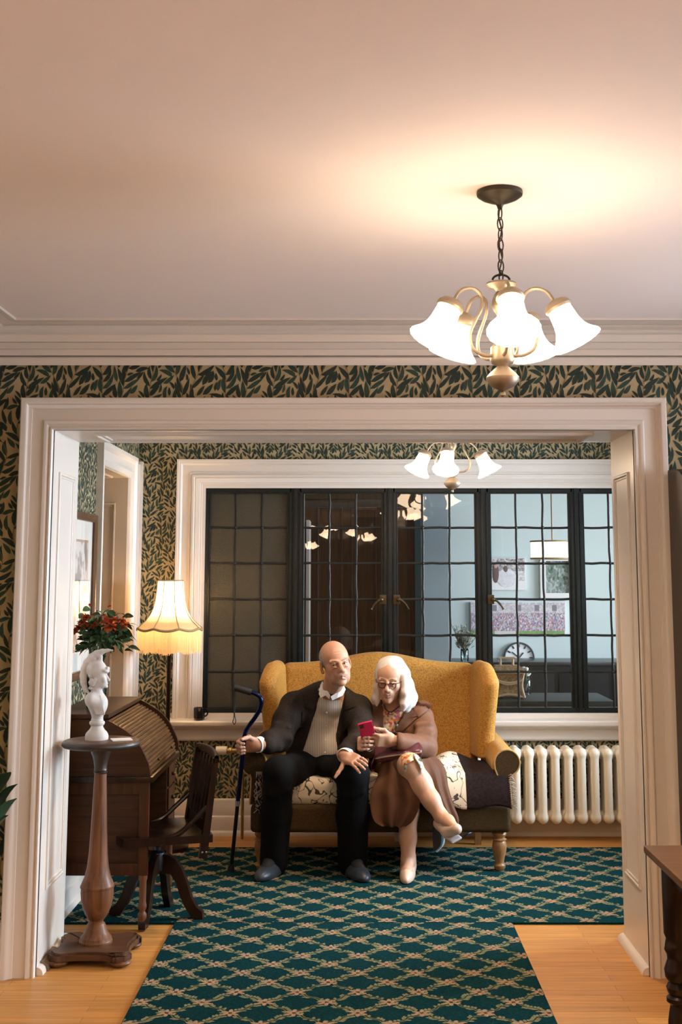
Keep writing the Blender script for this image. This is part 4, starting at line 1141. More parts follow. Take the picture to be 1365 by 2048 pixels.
# ---- small things
mg = thing('black_mug', (at(398, 1427, 7.56).x, 7.578, .673), 'small glossy black mug standing on the window sill', 'mug')
mx_, mz_ = mg.location.x, .673
mb = MB(); mb.lathe([(0, mz_), (.029, mz_), (.033, mz_ + .004), (.034, mz_ + .06), (.032, mz_ + .066), (.029, mz_ + .066), (.028, mz_ + .01), (0, mz_ + .008)], (mx_, 7.578, 0), 24); mb.build('cup', M('black_glaze', (.006, .006, .007), .12), mg)
mb = MB(); mb.tube([(mx_ + .032 + .018 * math.sin(t), 7.578, mz_ + .035 - .02 * math.cos(t)) for t in np.linspace(0, PI, 9)], .004, 6); mb.build('handle', M('black_glaze', (.006, .006, .007), .12), mg)

# houseplant whose leaf tips reach into the left edge
hp = thing('houseplant', (-1.33, 4.62, 0), 'dark green leafy houseplant at the far left edge beside the casing', 'plant')
mb = MB(); mb.lathe([(.06, .001), (.065, .01), (.08, .28), (.085, .3), (.075, .3), (.07, .26), (0, .25)], (-1.47, 4.62, 0), 24); mb.build('pot', M('grey_pot', (.12, .12, .12), .5), hp)
mb = MB()
for k in range(10):
    a = -1.5 + 3.0 * k / 9; b = Vector((-1.47, 4.62, .26)); r = .06 if math.cos(a) < 0 else .17
    tip = Vector((max(-1.47 + r * math.cos(a), XL + .03), 4.62 + .2 * math.sin(a), .56 + .04 * (k % 4)))
    pts = smooth_curve([b, b.lerp(tip, .5) + Vector((0, 0, .06)), tip], 5); mb.tube(pts, .004, 5)
    leaf3(mb, tip, Vector((.45 * math.cos(a) + (.25 if math.cos(a) < 0 else .05), math.sin(a), 1.3)), .19, .085, 0, .35)
mb.build('leaves', M('houseplant_green', (.012, .045, .02), .4, var=.4, vscale=20), hp, angle=180, fix=False)
# ================================================================ SETTEE AND RADIATOR
def upholstery(name, c1, c2):
    m = bpy.data.materials.new(name); m.use_nodes = True
    nt = m.node_tree; b = nt.nodes['Principled BSDF']; L = nt.links.new
    tc = nt.nodes.new('ShaderNodeTexCoord')
    n = nt.nodes.new('ShaderNodeTexNoise'); n.inputs['Scale'].default_value = 165; n.inputs['Detail'].default_value = 1.5; n.inputs['Distortion'].default_value = .8; L(tc.outputs['Object'], n.inputs[0])
    r = nt.nodes.new('ShaderNodeValToRGB'); e = r.color_ramp.elements
    e[0].position = .43; e[0].color = (*c2, 1); e[1].position = .53; e[1].color = (*c1, 1); L(n.outputs[0], r.inputs[0]); L(r.outputs[0], b.inputs['Base Color'])
    b.inputs['Roughness'].default_value = .62; b.inputs['Specular IOR Level'].default_value = .25; b.inputs['Sheen Weight'].default_value = .12; b.inputs['Sheen Tint'].default_value = (1, .85, .6, 1)
    bp = nt.nodes.new('ShaderNodeBump'); bp.inputs['Strength'].default_value = .25; bp.inputs['Distance'].default_value = .003; L(n.outputs[0], bp.inputs['Height']); L(bp.outputs[0], b.inputs['Normal'])
    return m
m_gold = upholstery('gold_brocade', (0.45, 0.215, 0.036), (0.28, 0.122, 0.016))
m_rail = M('brown_rail_fabric', (0.060, 0.038, 0.017), rough=.75, col2=(0.038, 0.023, 0.010), vscale=160, bump=.3, bscale=300, spec=.1)
m_piping = M('gold_piping', (0.40, 0.25, 0.09), .6)
m_pine = wood('turned_light_wood', (0.36, 0.19, 0.075), (0.24, 0.115, 0.045), .35, axis=2)
SC = .112                                    # settee centre line
se = thing('wingback_settee', (SC, 6.98, .0105), 'gold patterned wingback settee on turned wooden legs below the leaded window', 'sofa')
ZR0, ZR1 = zat(1663, 6.68), .345
# serpentine top of the back
def back_top(x):
    a = np.abs(x - SC)
    return 1.012 + .062 * np.exp(-(a / .27) ** 2 * 1.1) + .0 * a
S = SDF((SC - .70, 7.0, .25), (SC + .70, 7.56, 1.12), .009)
lean = lambda Z: 7.20 + .17 * (Z - .35)      # front face of the back, leaning away
S.field(lambda X, Y, Z: (lambda q: np.sqrt(np.maximum(q[0], 0) ** 2 + np.maximum(q[1], 0) ** 2 + np.maximum(q[2], 0) ** 2) + np.minimum(np.maximum(np.maximum(q[0], q[1]), q[2]), 0) - .05)(
    [np.abs(X - SC) - (.560 - .05) + 0 * Y + 0 * Z, np.abs(Y - lean(Z) - .06 + .02 * np.exp(-((X - SC) / .45) ** 2)) - (.065 - .05) + 0 * X, np.maximum(Z - back_top(X) + .05, .33 - Z) + 0 * Y]))
S.build('back', m_gold, se)
WT = 1.03
for s in (-1, 1):
    # wing: a padded panel running forward from the back, rounded over at the top front
    S = SDF((SC + min(s * .48, s * .72), 6.76, .52), (SC + max(s * .48, s * .72), 7.42, 1.1), .008)
    def wing(X, Y, Z, s=s):
        xc = SC + s * (.567 + .045 * np.clip((7.25 - Y) / .3, 0, 1) + .015 * np.clip((Z - .8) / .3, -1, 1)) + 0 * Z
        front = 6.98 + .10 * np.clip((.80 - Z) / .25, -1, 1) * -1 * 0 + .035 * np.cos((Z - .62) / .42 * PI)
        top = WT - .35 * np.maximum(0, 7.14 - Y) ** 1.3 * 2.2
        q0 = np.abs(X - xc) - .0; q1 = np.maximum(front - Y, Y - 7.34) + .045; q2 = np.maximum(Z - top + .045, .53 - Z)
        return np.sqrt(np.maximum(q0, 0) ** 2 + np.maximum(q1, 0) ** 2 + np.maximum(q2, 0) ** 2) + np.minimum(np.maximum(np.maximum(q0, q1), q2), 0) - .047
    S.field(wing); S.build('wing', m_gold, se)
    # rolled arm
    ax, az, r = SC + s * .655, .552, .062
    S = SDF((SC + min(s * .5, s * .76), 6.60, .28), (SC + max(s * .5, s * .76), 7.42, .66), .008)
    S.cone((ax, 6.71, az), (ax - s * .015, 7.35, az + .022), r, r * .95, k=0)
    S.rbox((SC + s * .625, 7.02, .43), (.042, .345, .13), .03, k=.03)
    S.field(lambda X, Y, Z: (6.665 - Y) + 0 * X + 0 * Z, op='c') if False else None
    S.field(lambda X, Y, Z: (Y - 6.668) + 0 * X + 0 * Z, k=.02, op='c')
    S.build('arm', m_gold, se)
    # scroll facing of the arm
    mb = MB(); pts = []
    for t in np.linspace(-.35 * PI, 1.02 * PI, 22): pts.append((ax + s * (r + .003) * math.cos(t), az + (r + .003) * math.sin(t)))
    pts += [(ax - s * (r + .0), az - .03), (ax - s * (.048), az - .07), (ax - s * .045, .345), (ax - s * .0 + s * .018, .345), (ax + s * .012, az - .08), (ax + s * .018, az - .058)]
    mb.prism(pts, 6.652, 6.668, lambda a, b, d: Vector((a, d, b))); mb.build('arm_front', m_rail, se, smooth=False)
    mb = MB(); mb.tube([(a, 6.655, b) for a, b in pts], .005, 6, closed=True); mb.build('piping', m_piping, se)
# seat frame
S = SDF((SC - .72, 6.58, .18), (SC + .72, 7.44, .40), .008)
S.rbox((SC, 7.02, (ZR0 + ZR1) / 2), (.668, .385, (ZR1 - ZR0) / 2), .022)
S.build('seat_rail', m_rail, se)
FLEG = [(.018, 0), (.023, .02), (.030, .08), (.031, .13), (.024, .17), (.022, .2), (.027, .33), (.035, .48), (.038, .6), (.034, .70), (.030, .735), (.037, .76), (.037, .785), (.026, .81), (.033, .86), (.038, .91), (.034, .95), (.03, 1)]
for s in (-1, 1):
    mb = MB(); turned(mb, SC + s * .613, 6.70, .0105, ZR0 + .004, FLEG, 24); mb.build('front_leg', m_pine, se)
    mb = MB(); x = SC + s * .565; mb.prism([(7.33, ZR0 + .01), (7.37, ZR0 + .01), (7.40, .001), (7.365, .001)], x - .018, x + .018, lambda a, b, d: Vector((d, a, max(b, .001)))); mb.build('rear_leg', m_pine, se, smooth=False)
# two loose seat cushions under a woven throw
def throw_mat():
    m = bpy.data.materials.new('bird_tapestry'); m.use_nodes = True
    nt = m.node_tree; b = nt.nodes['Principled BSDF']; L = nt.links.new
    tc = nt.nodes.new('ShaderNodeTexCoord')
    def thr(scale, dist, lo, hi, det=2, typ='N'):
        n = nt.nodes.new('ShaderNodeTexNoise'); n.inputs['Scale'].default_value = scale; n.inputs['Detail'].default_value = det; n.inputs['Distortion'].default_value = dist
        L(tc.outputs['Object'], n.inputs[0]); r = nt.nodes.new('ShaderNodeMapRange'); r.inputs[1].default_value = lo; r.inputs[2].default_value = hi; L(n.outputs[0], r.inputs[0]); return r.outputs[0]
    w = nt.nodes.new('ShaderNodeTexNoise'); w.inputs['Scale'].default_value = 11; w.inputs['Detail'].default_value = 1; w.inputs['Distortion'].default_value = 1.2; L(tc.outputs['Object'], w.inputs[0])
    ab = nt.nodes.new('ShaderNodeMath'); ab.operation = 'SUBTRACT'; ab.inputs[1].default_value = .5; L(w.outputs[0], ab.inputs[0])
    aa = nt.nodes.new('ShaderNodeMath'); aa.operation = 'ABSOLUTE'; L(ab.outputs[0], aa.inputs[0])
    lt = nt.nodes.new('ShaderNodeMath'); lt.operation = 'LESS_THAN'; lt.inputs[1].default_value = .017; L(aa.outputs[0], lt.inputs[0])     # branch lines
    bl = thr(26, .7, .60, .62, 3)                                                                                                          # birds and leaves
    mx = nt.nodes.new('ShaderNodeMath'); mx.operation = 'MAXIMUM'; L(lt.outputs[0], mx.inputs[0]); L(bl, mx.inputs[1])
    r = nt.nodes.new('ShaderNodeMix'); r.data_type = 'RGBA'; r.inputs[6].default_value = (.62, .53, .40, 1); r.inputs[7].default_value = (.055, .04, .03, 1)
    L(mx.outputs[0], r.inputs[0]); L(r.outputs[2], b.inputs['Base Color']); b.inputs['Roughness'].default_value = .85
    return m
m_throw = throw_mat(); m_dthrow = M('dark_throw', (0.022, 0.014, 0.014), rough=.9, col2=(.012, .008, .008), vscale=80, bump=.5, bscale=250, spec=.08)
S = SDF((SC - .60, 6.56, .30), (SC + .62, 7.3, .55), .008)
S.rbox((SC, 6.92, .405), (.568, .27, .072), .05)
S.ell((SC + .40, 6.85, .44), (.16, .20, .055), k=.03).ell((SC - .3, 6.9, .445), (.24, .2, .035), k=.03)
S.build('seat_cushion', m_throw, se)
# dark throw end with its fringe, bunched over the right of the seat
th = thing('fringed_throw', (SC + .45, 6.8, .48), 'dark fringed throw with a pale bird pattern bunched on the right seat of the settee', 'blanket')
def throw_s(u, v):
    x = SC + .30 + .325 * u; y = 7.05 - .46 * v
    top = .522 + .035 * math.sin(PI * u) * (1 - v) + .02 * math.sin(7 * u + 2 * v) * (1 - u * .3) - .03 * u
    if y < 6.66: top -= (6.66 - y) * 2.3
    x += .035 * v * u + .02 * u * max(0, v - .5); 
    return Vector((x, max(y, 6.615), max(top, .335)))
mb = MB(); mb.grid(throw_s, 22, 26); mb.grid(lambda u, v: throw_s(u, v) - Vector((0, -.004, .008)), 22, 26)
fs = len(mb.f) // 2
for k in range(len(mb.f)):
    u = ((k % fs) % 21) / 21
    if u < .36: mb.m[k] = 1
mb.build('throw_cloth', [m_dthrow, m_throw], th, angle=180)
mb = MB(); rt = random.Random(4)
for k in range(110):
    v = k / 109; p = throw_s(1, v)
    for q in range(2): mb.tube(smooth_curve([p + Vector((-.004, rt.uniform(-.004, .004), .002)), p + Vector((.012, rt.uniform(-.006, .006), .006 + rt.uniform(-.004, .006))), p + Vector((.026 + rt.uniform(-.006, .006), rt.uniform(-.01, .01), -.008 + rt.uniform(-.008, .008)))], 3), .0013, 4)
mb.build('fringe', M('throw_fringe', (.36, .30, .26), .9), th, angle=180)
th2 = thing('throw_end', (-.50, 6.8, .42), 'mottled fringe end of the throw hanging over the left front of the seat', 'blanket')
mb = MB(); rt = random.Random(9)
for k in range(60):
    x = -.512 + rt.uniform(-.014, .022); z = .50 - .17 * rt.random(); y = 6.632 + rt.uniform(-.012, .004)
    mb.tube(smooth_curve([(x, y, z), (x + rt.uniform(-.014, .014), y - .012, z - .012), (x + rt.uniform(-.02, .02), y - .006, z - .034)], 3), .0026, 4, mi=k % 2)
mb.grid(lambda u, v: Vector((-.53 + .05 * u, 6.642 + .01 * math.sin(6 * v), .51 - .20 * v)), 6, 12)
mb.build('fringe_cloth', [M('throw_fringe', (.36, .30, .26), .9), m_dthrow], th2, angle=180)

# ---- cast-iron radiator
m_rad = M('cream_radiator_paint', (0.80, 0.72, 0.60), rough=.35, bump=.1, bscale=25)
RZ0, RZ1 = zat(1647, 7.46), zat(1494, 7.46)
ra = thing('radiator', (.55, 7.50, 0), 'cream cast-iron column radiator along the wall under the window', 'radiator')
PIT = .0757; x0 = xat(1010, 1600, 7.45) - PIT * .4
nsec = 23; xs_ = [xat(1166, 1600, 7.43) + (k - 14) * PIT for k in range(nsec)]
S = SDF((-.045, 7.38, RZ0 - .03), (.045, 7.60, RZ1 + .02), .005)
for yc, rr in ((7.435, .027), (7.50, .025), (7.56, .024)):
    S.cone((0, yc, RZ0 + .045), (0, yc, RZ1 - .045), rr * .92, rr * .92, k=.01)
S.cone((0, 7.44, RZ1 - .032), (0, 7.555, RZ1 - .032), .031, .031, k=.015); S.cone((0, 7.44, RZ0 + .032), (0, 7.555, RZ0 + .032), .031, .031, k=.015)
S.cone((-.045, 7.5, RZ1 - .045), (.045, 7.5, RZ1 - .045), .026, .026, k=.014); S.cone((-.045, 7.5, RZ0 + .04), (.045, 7.5, RZ0 + .04), .026, .026, k=.014)
S.cone((0, 7.5, RZ1 - .02), (0, 7.5, RZ1 - .004), .014, .01, k=.012)
sec0 = S.build('radiator_section', m_rad, ra)
sec0.location = Vector((xs_[0], 0, 0)) - Vector((.0, 0, 0)) + sec0.location
b0 = sec0.location.copy()
for k in range(1, nsec):
    c = sec0.copy(); COL.objects.link(c); c.parent = ra; c.location = b0 + Vector((xs_[k] - xs_[0], 0, 0))
for x in (xs_[0], xs_[-2]):
    mb = MB(); mb.box((x - .02, 7.44, .001), (x + .02, 7.55, RZ0 + .012), bevel=.006); mb.build('foot', m_rad, ra)
rv = thing('radiator_valve', (at(448, 1500, 7.42).x, 7.42, at(448, 1500, 7.42).z), 'cream thermostat valve sticking out left of the settee below the sill', 'valve')
p0, p1, p2, p3 = (Vector(at(x, 1501, 7.42)) for x in (432, 455, 462, 474))
mb = MB(); mb.lathe([(0, 0), (.022, .001), (.024, .006), (.024, (p1 - p0).length - .004), (.02, (p1 - p0).length)], p0, 24, axis=(1, 0, 0)); mb.build('valve_head', M('cream_plastic', (.75, .68, .55), .4), rv)
mb = MB(); mb.lathe([(.014, 0), (.014, .008), (.019, .01), (.019, .024), (.012, .026), (.012, .10)], p1, 18, axis=(1, 0, 0)); mb.tube([p3 + Vector((.03, 0, 0)), p3 + Vector((.036, 0, -.02)), Vector((p3.x + .036, 7.42, .02))], .009, 10); mb.build('valve_body', m_brass, rv)
cbl = MB(); c0 = [at(x, y, 7.3) for x, y in ((900, 1668), (906, 1674), (915, 1680), (926, 1677), (936, 1668), (950, 1664))]
cbl.tube(smooth_curve([(p.x, 7.3 + .03 * (i % 2), max(p.z, .006)) for i, p in enumerate(c0)], 6), .0035, 6)
o = cbl.build('blue_cable', M('blue_cable', (.02, .12, .30), .4)); props(o, 'thin blue cable looping on the floor under the right of the settee', 'cable')
# ================================================================ PEOPLE
from mathutils.bvhtree import BVHTree
EYE = Vector((0, 0, CAM_H))
def A(px, py, d): return np.array(at(px, py, d))
def unit(v): v = np.array(v, float); return v / np.linalg.norm(v)
def slab(mb, pts, thick, mi=0):
    pts = [Vector(p) for p in pts]; n = len(pts); t = Vector(thick)
    mb.add(pts + [p + t for p in pts], [tuple(range(n)), tuple(range(2 * n - 1, n - 1, -1))] + [(i, (i + 1) % n, n + (i + 1) % n, n + i) for i in range(n)], mi)
def bvh_of(*objs):
    out = []
    for o in objs:
        off = wloc(o); me = o.data
        out.append(BVHTree.FromPolygons([v.co + off for v in me.vertices], [tuple(p.vertices) for p in me.polygons]))
    return out
def drape(mb, corners, nu, nv, bvhs, lift, thick=.004, mi=0, dflt=6.7, bulge=0.0):
    """a strip of cloth laid on the surfaces behind it; corners: 4 spots (a,b,c,d), u from a to b, v from a to d"""
    g = []
    for j in range(nv):
        for i in range(nu):
            u, v = i / (nu - 1), j / (nv - 1)
            q = [(1 - u) * (1 - v) * corners[0][k] + u * (1 - v) * corners[1][k] + u * v * corners[2][k] + (1 - u) * v * corners[3][k] for k in (0, 1)]
            d = (at(q[0], q[1], 6.0) - EYE).normalized(); best = None
            for b in bvhs:
                h = b.ray_cast(EYE, d)
                if h[0] is not None and (best is None or h[3] < best): best = h[3]
            if best is None: best = (at(q[0], q[1], dflt) - EYE).length
            g.append((d, best))
    # even out jumps in depth
    L = np.array([x[1] for x in g]).reshape(nv, nu)
    for _ in range(2):
        P = np.pad(L, 1, mode='edge'); L = np.minimum(L, (P[:-2, 1:-1] + P[2:, 1:-1] + P[1:-1, :-2] + P[1:-1, 2:]) / 4 + .002)
    L = L.ravel(); vs_ = []
    for lay in (0, 1):
        for k, (d, _) in enumerate(g):
            u, v = (k % nu) / (nu - 1), (k // nu) / (nv - 1)
            vs_.append(EYE + d * (L[k] - lift - bulge * math.sin(PI * u) * math.sin(PI * v) - (thick if lay == 0 else 0)))
    n = nu * nv; fs = []
    for j in range(nv - 1):
        for i in range(nu - 1):
            a = j * nu + i; fs += [(a, a + 1, a + nu + 1, a + nu), (n + a, n + a + nu, n + a + nu + 1, n + a + 1)]
    ed = [i for i in range(nu)] + [j * nu + nu - 1 for j in range(1, nv)] + [(nv - 1) * nu + i for i in range(nu - 2, -1, -1)] + [j * nu for j in range(nv - 2, 0, -1)]
    fs += [(ed[k], ed[(k + 1) % len(ed)], n + ed[(k + 1) % len(ed)], n + ed[k]) for k in range(len(ed))]
    mb.add(vs_, fs, mi)

def hand(S, W, f, t, right, curls, thumb=((.6, .75, -.25), (.75, .45, -.45)), spread=4, sc=1.0):
    """W wrist, f towards the knuckles, t towards the thumb side; curls: bend angles of the three joints for the four fingers"""
    W = np.array(W, float); f = unit(f); t = np.array(t, float); t = unit(t - f * (t @ f)); n = np.cross(f, t) if right else np.cross(t, f)
    R = np.stack([t, f, n], 1)
    S.rbox(W + f * .052 * sc, (.039 * sc, .047 * sc, .0145 * sc), .0125 * sc, R, k=.012)
    S.ell(W + f * .03 * sc + t * .024 * sc - n * .006 * sc, (.02 * sc, .034 * sc, .016 * sc), R, k=.012)
    S.cone(W - f * .03, W + f * .02, .027 * sc, .027 * sc, k=.015)
    Ls = (.072, .080, .074, .058); tips = []
    for i in range(4):
        b = W + f * (.092 - .004 * abs(i - 1.2)) * sc + t * (.030 - .0195 * i) * sc
        sp = math.radians(spread * (1.3 - i)); d0 = unit(f * math.cos(sp) + t * math.sin(sp)); ang = 0; p = b
        r = (.0092, .0095, .009, .0078)[i] * sc
        for k, fr in enumerate((.46, .30, .24)):
            ang += math.radians(curls[i][k]); d = d0 * math.cos(ang) - n * math.sin(ang)
            q = p + d * Ls[i] * fr * sc
            S.cone(p, q, r * (1 - .07 * k), r * (1 - .07 * (k + 1)), k=.003)
            if k: S.ell(p, (r * 1.04,) * 3, k=.002)
            p = q
        tips.append((p, d, n * math.cos(ang) + d0 * math.sin(ang)))
    b = W + f * .022 * sc + t * .030 * sc - n * .006 * sc; p = b
    for k, (L_, v) in enumerate(zip((.042, .034, .028), (thumb[0], thumb[1], thumb[1] if len(thumb) < 3 else thumb[2]))):
        d = unit(f * v[0] + t * v[1] + n * v[2]); q = p + d * L_ * sc; S.cone(p, q, (.0135, .0112, .0100)[k] * sc, (.0112, .0100, .0082)[k] * sc, k=.006); p = q
    tips.append((p, d, n))
    return tips

def head(S, C, R, sc, male):
    P = lambda x, y, z: C + R @ np.array((x * sc, y * sc, z * sc))
    E = lambda c, r, k=.012, op='u', Rl=None: S.ell(P(*c), [v * sc for v in r], R if Rl is None else R @ Rl, k=k * sc, op=op)
    K = lambda a, b, ra, rb=None, k=.008, op='u': S.cone(P(*a), P(*b), ra * sc, (ra if rb is None else rb) * sc, k=k * sc, op=op)
    E((0, .014, .040), (.0755, .094, .082)); E((0, -.030, .030), (.066, .058, .062), .02)
    E((0, -.026, -.030), (.061, .064, .078), .02)
    jw = .047 if male else .045
    E((0, -.040, -.078), (jw, .046, .040), .02); E((0, -.076, -.102), (.024 if male else .021, .020, .017), .016)
    for s in (-1, 1):
        E((s * .040, -.052, -.022), (.026, .028, .026), .018)                       # cheekbones
        if male: E((s * .041, -.040, -.066), (.019, .030, .036), .018)                # jowls
        E((s * .0305, -.0955, .000), (.0195, .0165, .0125), .008, 'c')                # sockets
        K((s * .012, -.090 if male else -.086, .016 if male else .021), (s * .046, -.079, .019), .0098 if male else .006, .0085, .010)   # brows
        E((s * .0305, -.0765, .002), (.0155, .0135, .0125), .004)                      # lids and eye
        K((s * .017, -.0885, .0075), (s * .031, -.0925, .0095 if male else .006), .0034, .0038, .003); K((s * .031, -.0925, .0095 if male else .006), (s * .045, -.0835, .004), .0038, .003, .003)
        (None if male else E((s * .0305, -.0800, .0045), (.0145, .0125, .0095), .003)); K((s * .018, -.086, -.008), (s * .031, -.0895, -.0115), .0028, .0032, .005); K((s * .031, -.0895, -.0115), (s * .044, -.081, -.006), .0032, .0028, .005)
        E((s * .0125, -.103, -.034), (.0095, .0115, .0085), .006)                      # nostrils' wings
        E((s * .0065, -.112, -.0425), (.0034, .005, .0036), .003, 'c')
        K((s * .020, -.1025, -.033), (s * .034, -.0870, -.066), .0030 if male else .0022, .0026, .006, 'c')  # folds beside the mouth
        if male: K((s * .031, -.087, -.074), (s * .036, -.074, -.100), .0030, .0022, .006, 'c'); K((s * .016, -.0925, -.0155), (s * .042, -.0835, -.0175), .0034, .0024, .006); K((s * .018, -.0945, -.020), (s * .040, -.0835, -.0225), .0014, .001, .005, 'c'); K((s * .008, -.097, .026), (s * .006, -.096, .036), .0015, .001, .004, 'c')
        RE = np.array(Matrix.Rotation(s * .35, 3, 'Z')) @ np.array(Matrix.Rotation(-.15, 3, 'X'))
        E((s * .079, .010, -.006), (.0085, .021, .034 if male else .030), .006, 'u', RE); E((s * .0865, .004, .000), (.006, .011, .018), .005, 'c', RE); E((s * .075, .0, -.034), (.008, .01, .011), .006)
    if male:
        for z in (.05, .064, .078): K((-.035, -.0905 + (z - .05) * .55, z), (.035, -.0905 + (z - .05) * .55, z), .0012, .0012, .006, 'c')
    nz_ = .0015 if male else 0; K((0, -.091, .012), (0, -.1145 - nz_, -.027), .0078 + nz_, .0120 + nz_, .009); E((0, -.1140 - nz_, -.0325), (.0125 + nz_, .0120, .0110), .006)
    E((0, -.084, -.054), (.033 if male else .027, .016, .020 if male else .017), .016)
    ul = .0034 if male else .0048; cz = -.0715 if male else -.0645
    mw = .025 if male else .019; my = -.0885 if male else -.0925
    K((-mw, my, cz), (0, -.1005 + (.002 if male else 0), -.0610), .003, ul, .005); K((mw, my, cz), (0, -.1005 + (.002 if male else 0), -.0610), .003, ul, .005)
    lz_ = -.0815 if male else -.0735
    lr = .0046 if male else .0060; K((-mw * .85, my - .0005, lz_), (0, -.0965, -.0745), .0036, lr, .006); K((mw * .85, my - .0005, lz_), (0, -.0965, -.0745), .0036, lr, .006)
    dz = -.0115 if male else -.0015
    K((-mw - .005, my + .001, -.0675 + dz), (0, -.1045, -.0668), .0016, .0016, .003, 'c'); K((mw + .005, my + .001, -.0675 + dz), (0, -.1045, -.0668), .0016, .0016, .003, 'c')
    return P

def skin_tint(C, R, sc, base, lip, blush, male):
    Ri = np.array(R).T
    def f(V):
        q = ((V - C) @ Ri.T) / sc; c = np.tile(np.array(base), (len(V), 1))
        near = (np.abs(q) < .14).all(1)
        def add(cx, cy, cz, rx, ry, rz, col, w):
            for s in ((1,) if cx == 0 else (-1, 1)):
                g = np.exp(-(((q[:, 0] - s * cx) / rx) ** 2 + ((q[:, 1] - cy) / ry) ** 2 + ((q[:, 2] - cz) / rz) ** 2)) * near * w
                c[:] = c * (1 - g[:, None]) + np.array(col) * g[:, None]
        add(0, -.099, -.061, .018, .02, .0045, lip, .75); add(0, -.097, -.0745, .016, .02, .0055, lip, .8)
        add(.038, -.07, -.022, .02, .03, .02, blush, .5); add(0, -.115, -.03, .013, .02, .014, blush, .5)
        add(.079, .01, -.006, .012, .03, .03, blush, .6)
        add(0, -.108, -.0665, .024, .02, .0014, (.10, .03, .02), .9)
        add(.0305, -.09, .0005, .015, .02, .0022, (.12, .05, .035), .55)
        if male: add(0, -.03, .09, .05, .06, .04, (.56, .28, .19), .6); add(0, -.07, -.085, .05, .05, .03, (.42, .25, .18), .35)
        return np.clip(c, 0, 1)
    return f
def eyes(P, R, sc, parent, open_=1.0, look=(0, 0)):
    white = M('eye_white', (.62, .58, .54), .25); iris = M('eye_iris', (.018, .016, .016), .2); 
    for s in (-1, 1):
        mb = MB(); c = P(s * .0305, -.0780, -.0005); mb.sphere(c, .0126 * sc, 16, 12, 0)
        d = Vector(R @ np.array((look[0], -1, look[1]))).normalized(); mb.sphere(Vector(c) + d * .0076 * sc, .0061 * sc, 12, 8, 1)
        mb.build('eye', [white, iris], parent)

SKIN_M = tint_mat('aged_skin', rough=.48, spec=.35, sss=.12, bump=.12, bscale=160)
# ---------------------------------------------------------------- the man
man = thing('person', (-.05, 6.85, .0105), 'bald elderly man in brown tweed blazer and black trousers sitting with a blue cane', 'person')
HR = np.array(Matrix.Rotation(math.radians(17), 3, 'Z') @ Matrix.Rotation(math.radians(-9), 3, 'Y') @ Matrix.Rotation(math.radians(-1), 3, 'X'))
HC = A(671, 1327, 6.66); HS = .955
sR, sL = A(588, 1406, 6.86), A(717, 1412, 6.84)
eR, eL = A(560, 1478, 6.74), A(721, 1476, 6.70)
wR, wL = A(516, 1490, 6.585), A(690, 1511, 6.48)
hipR, hipL = A(630, 1532, 7.0), A(684, 1532, 7.0)
kR, kL = A(558, 1544, 6.52), A(706, 1548, 6.50)
aR, aL = A(548, 1735, 6.63), A(706, 1735, 6.62)
aR[2] = aL[2] = .10
tR, tL = A(522, 1768, 6.47), A(728, 1766, 6.45); tR[2] = tL[2] = .035
chest, belly, neckb = A(655, 1440, 6.93), A(648, 1495, 6.92), A(662, 1395, 6.86)
B = SDF((-.70, 6.25, .0), (.16, 7.2, 1.19), .0048, (((HC[0] - .11, HC[0] + .11, .0026), (wR[0] - .14, wR[0] + .02, .0032), (wL[0] - .02, wL[0] + .14, .0032)), ((6.53, 6.78, .0028), (6.38, 6.53, .0034)), ((HC[2] - .14, HC[2] + .14, .0026), (.52, .70, .0032))))
PH = head(B, HC, HR, HS, True)
B.cone(PH(0, .03, -.05), neckb, .049, .058, k=.03)
B.cone(PH(0, -.02, -.09), neckb + (0, -.040, .02), .026, .034, k=.03)
B.ell(chest, (.155, .10, .16), k=.03).ell(belly, (.15, .115, .13), k=.03)
B.chain([sR, neckb + (0, 0, -.03), sL], [.05, .05, .05], k=.04)
B.chain([sR, eR, wR], [.045, .038, .027], k=.03).chain([sL, eL, wL], [.045, .038, .027], k=.03)
B.chain([hipR, kR, aR], [.075, .052, .036], k=.03).chain([hipL, kL, aL], [.075, .052, .036], k=.03)
B.ell((hipR + hipL) / 2 + (0, 0, .02), (.15, .11, .10), k=.03)
B.chain([aR, aR + (tR - aR) * .62 - (0, 0, .008)], [.032, .018], k=.02).chain([aL, aL + (tL - aL) * .62 - (0, 0, .008)], [.032, .018], k=.02)
CANE_H = A(487, 1494, 6.555)
tips = hand(B, wR, CANE_H + np.array((-.028, .022, .006)) - wR, (.15, -.30, 1), True, [(62, 70, 45), (66, 72, 45), (68, 72, 45), (66, 70, 45)], thumb=((.55, .65, -.55), (.55, .15, -.75)), spread=3)
tips2 = hand(B, wL, (.66, -.72, -.20), (-.50, -.62, -.60), False, [(8, 22, 16), (4, 14, 10), (6, 16, 12), (12, 24, 16)], thumb=((.30, .80, -.20), (.12, .95, -.15)), spread=7, sc=.92)
skin_m = skin_tint(HC, HR, HS, (.52, .285, .19), (.34, .14, .10), (.50, .20, .13), True)
body = B.build('body', SKIN_M, man, relax=1, color=skin_m)
eyes(PH, HR, HS, body, look=(-.28, .08))
m_greyhair = M('short_grey_hair', (.46, .41, .34), rough=.7, col2=(.26, .21, .16), vscale=260, stretch=(1, 1, .3), bump=.4, bscale=300)
H = SDF(HC - .15, HC + .15, .0028)
H.ell(PH(0, .016, .036), np.array((.0785, .0965, .083)) * HS, HR, k=.0)
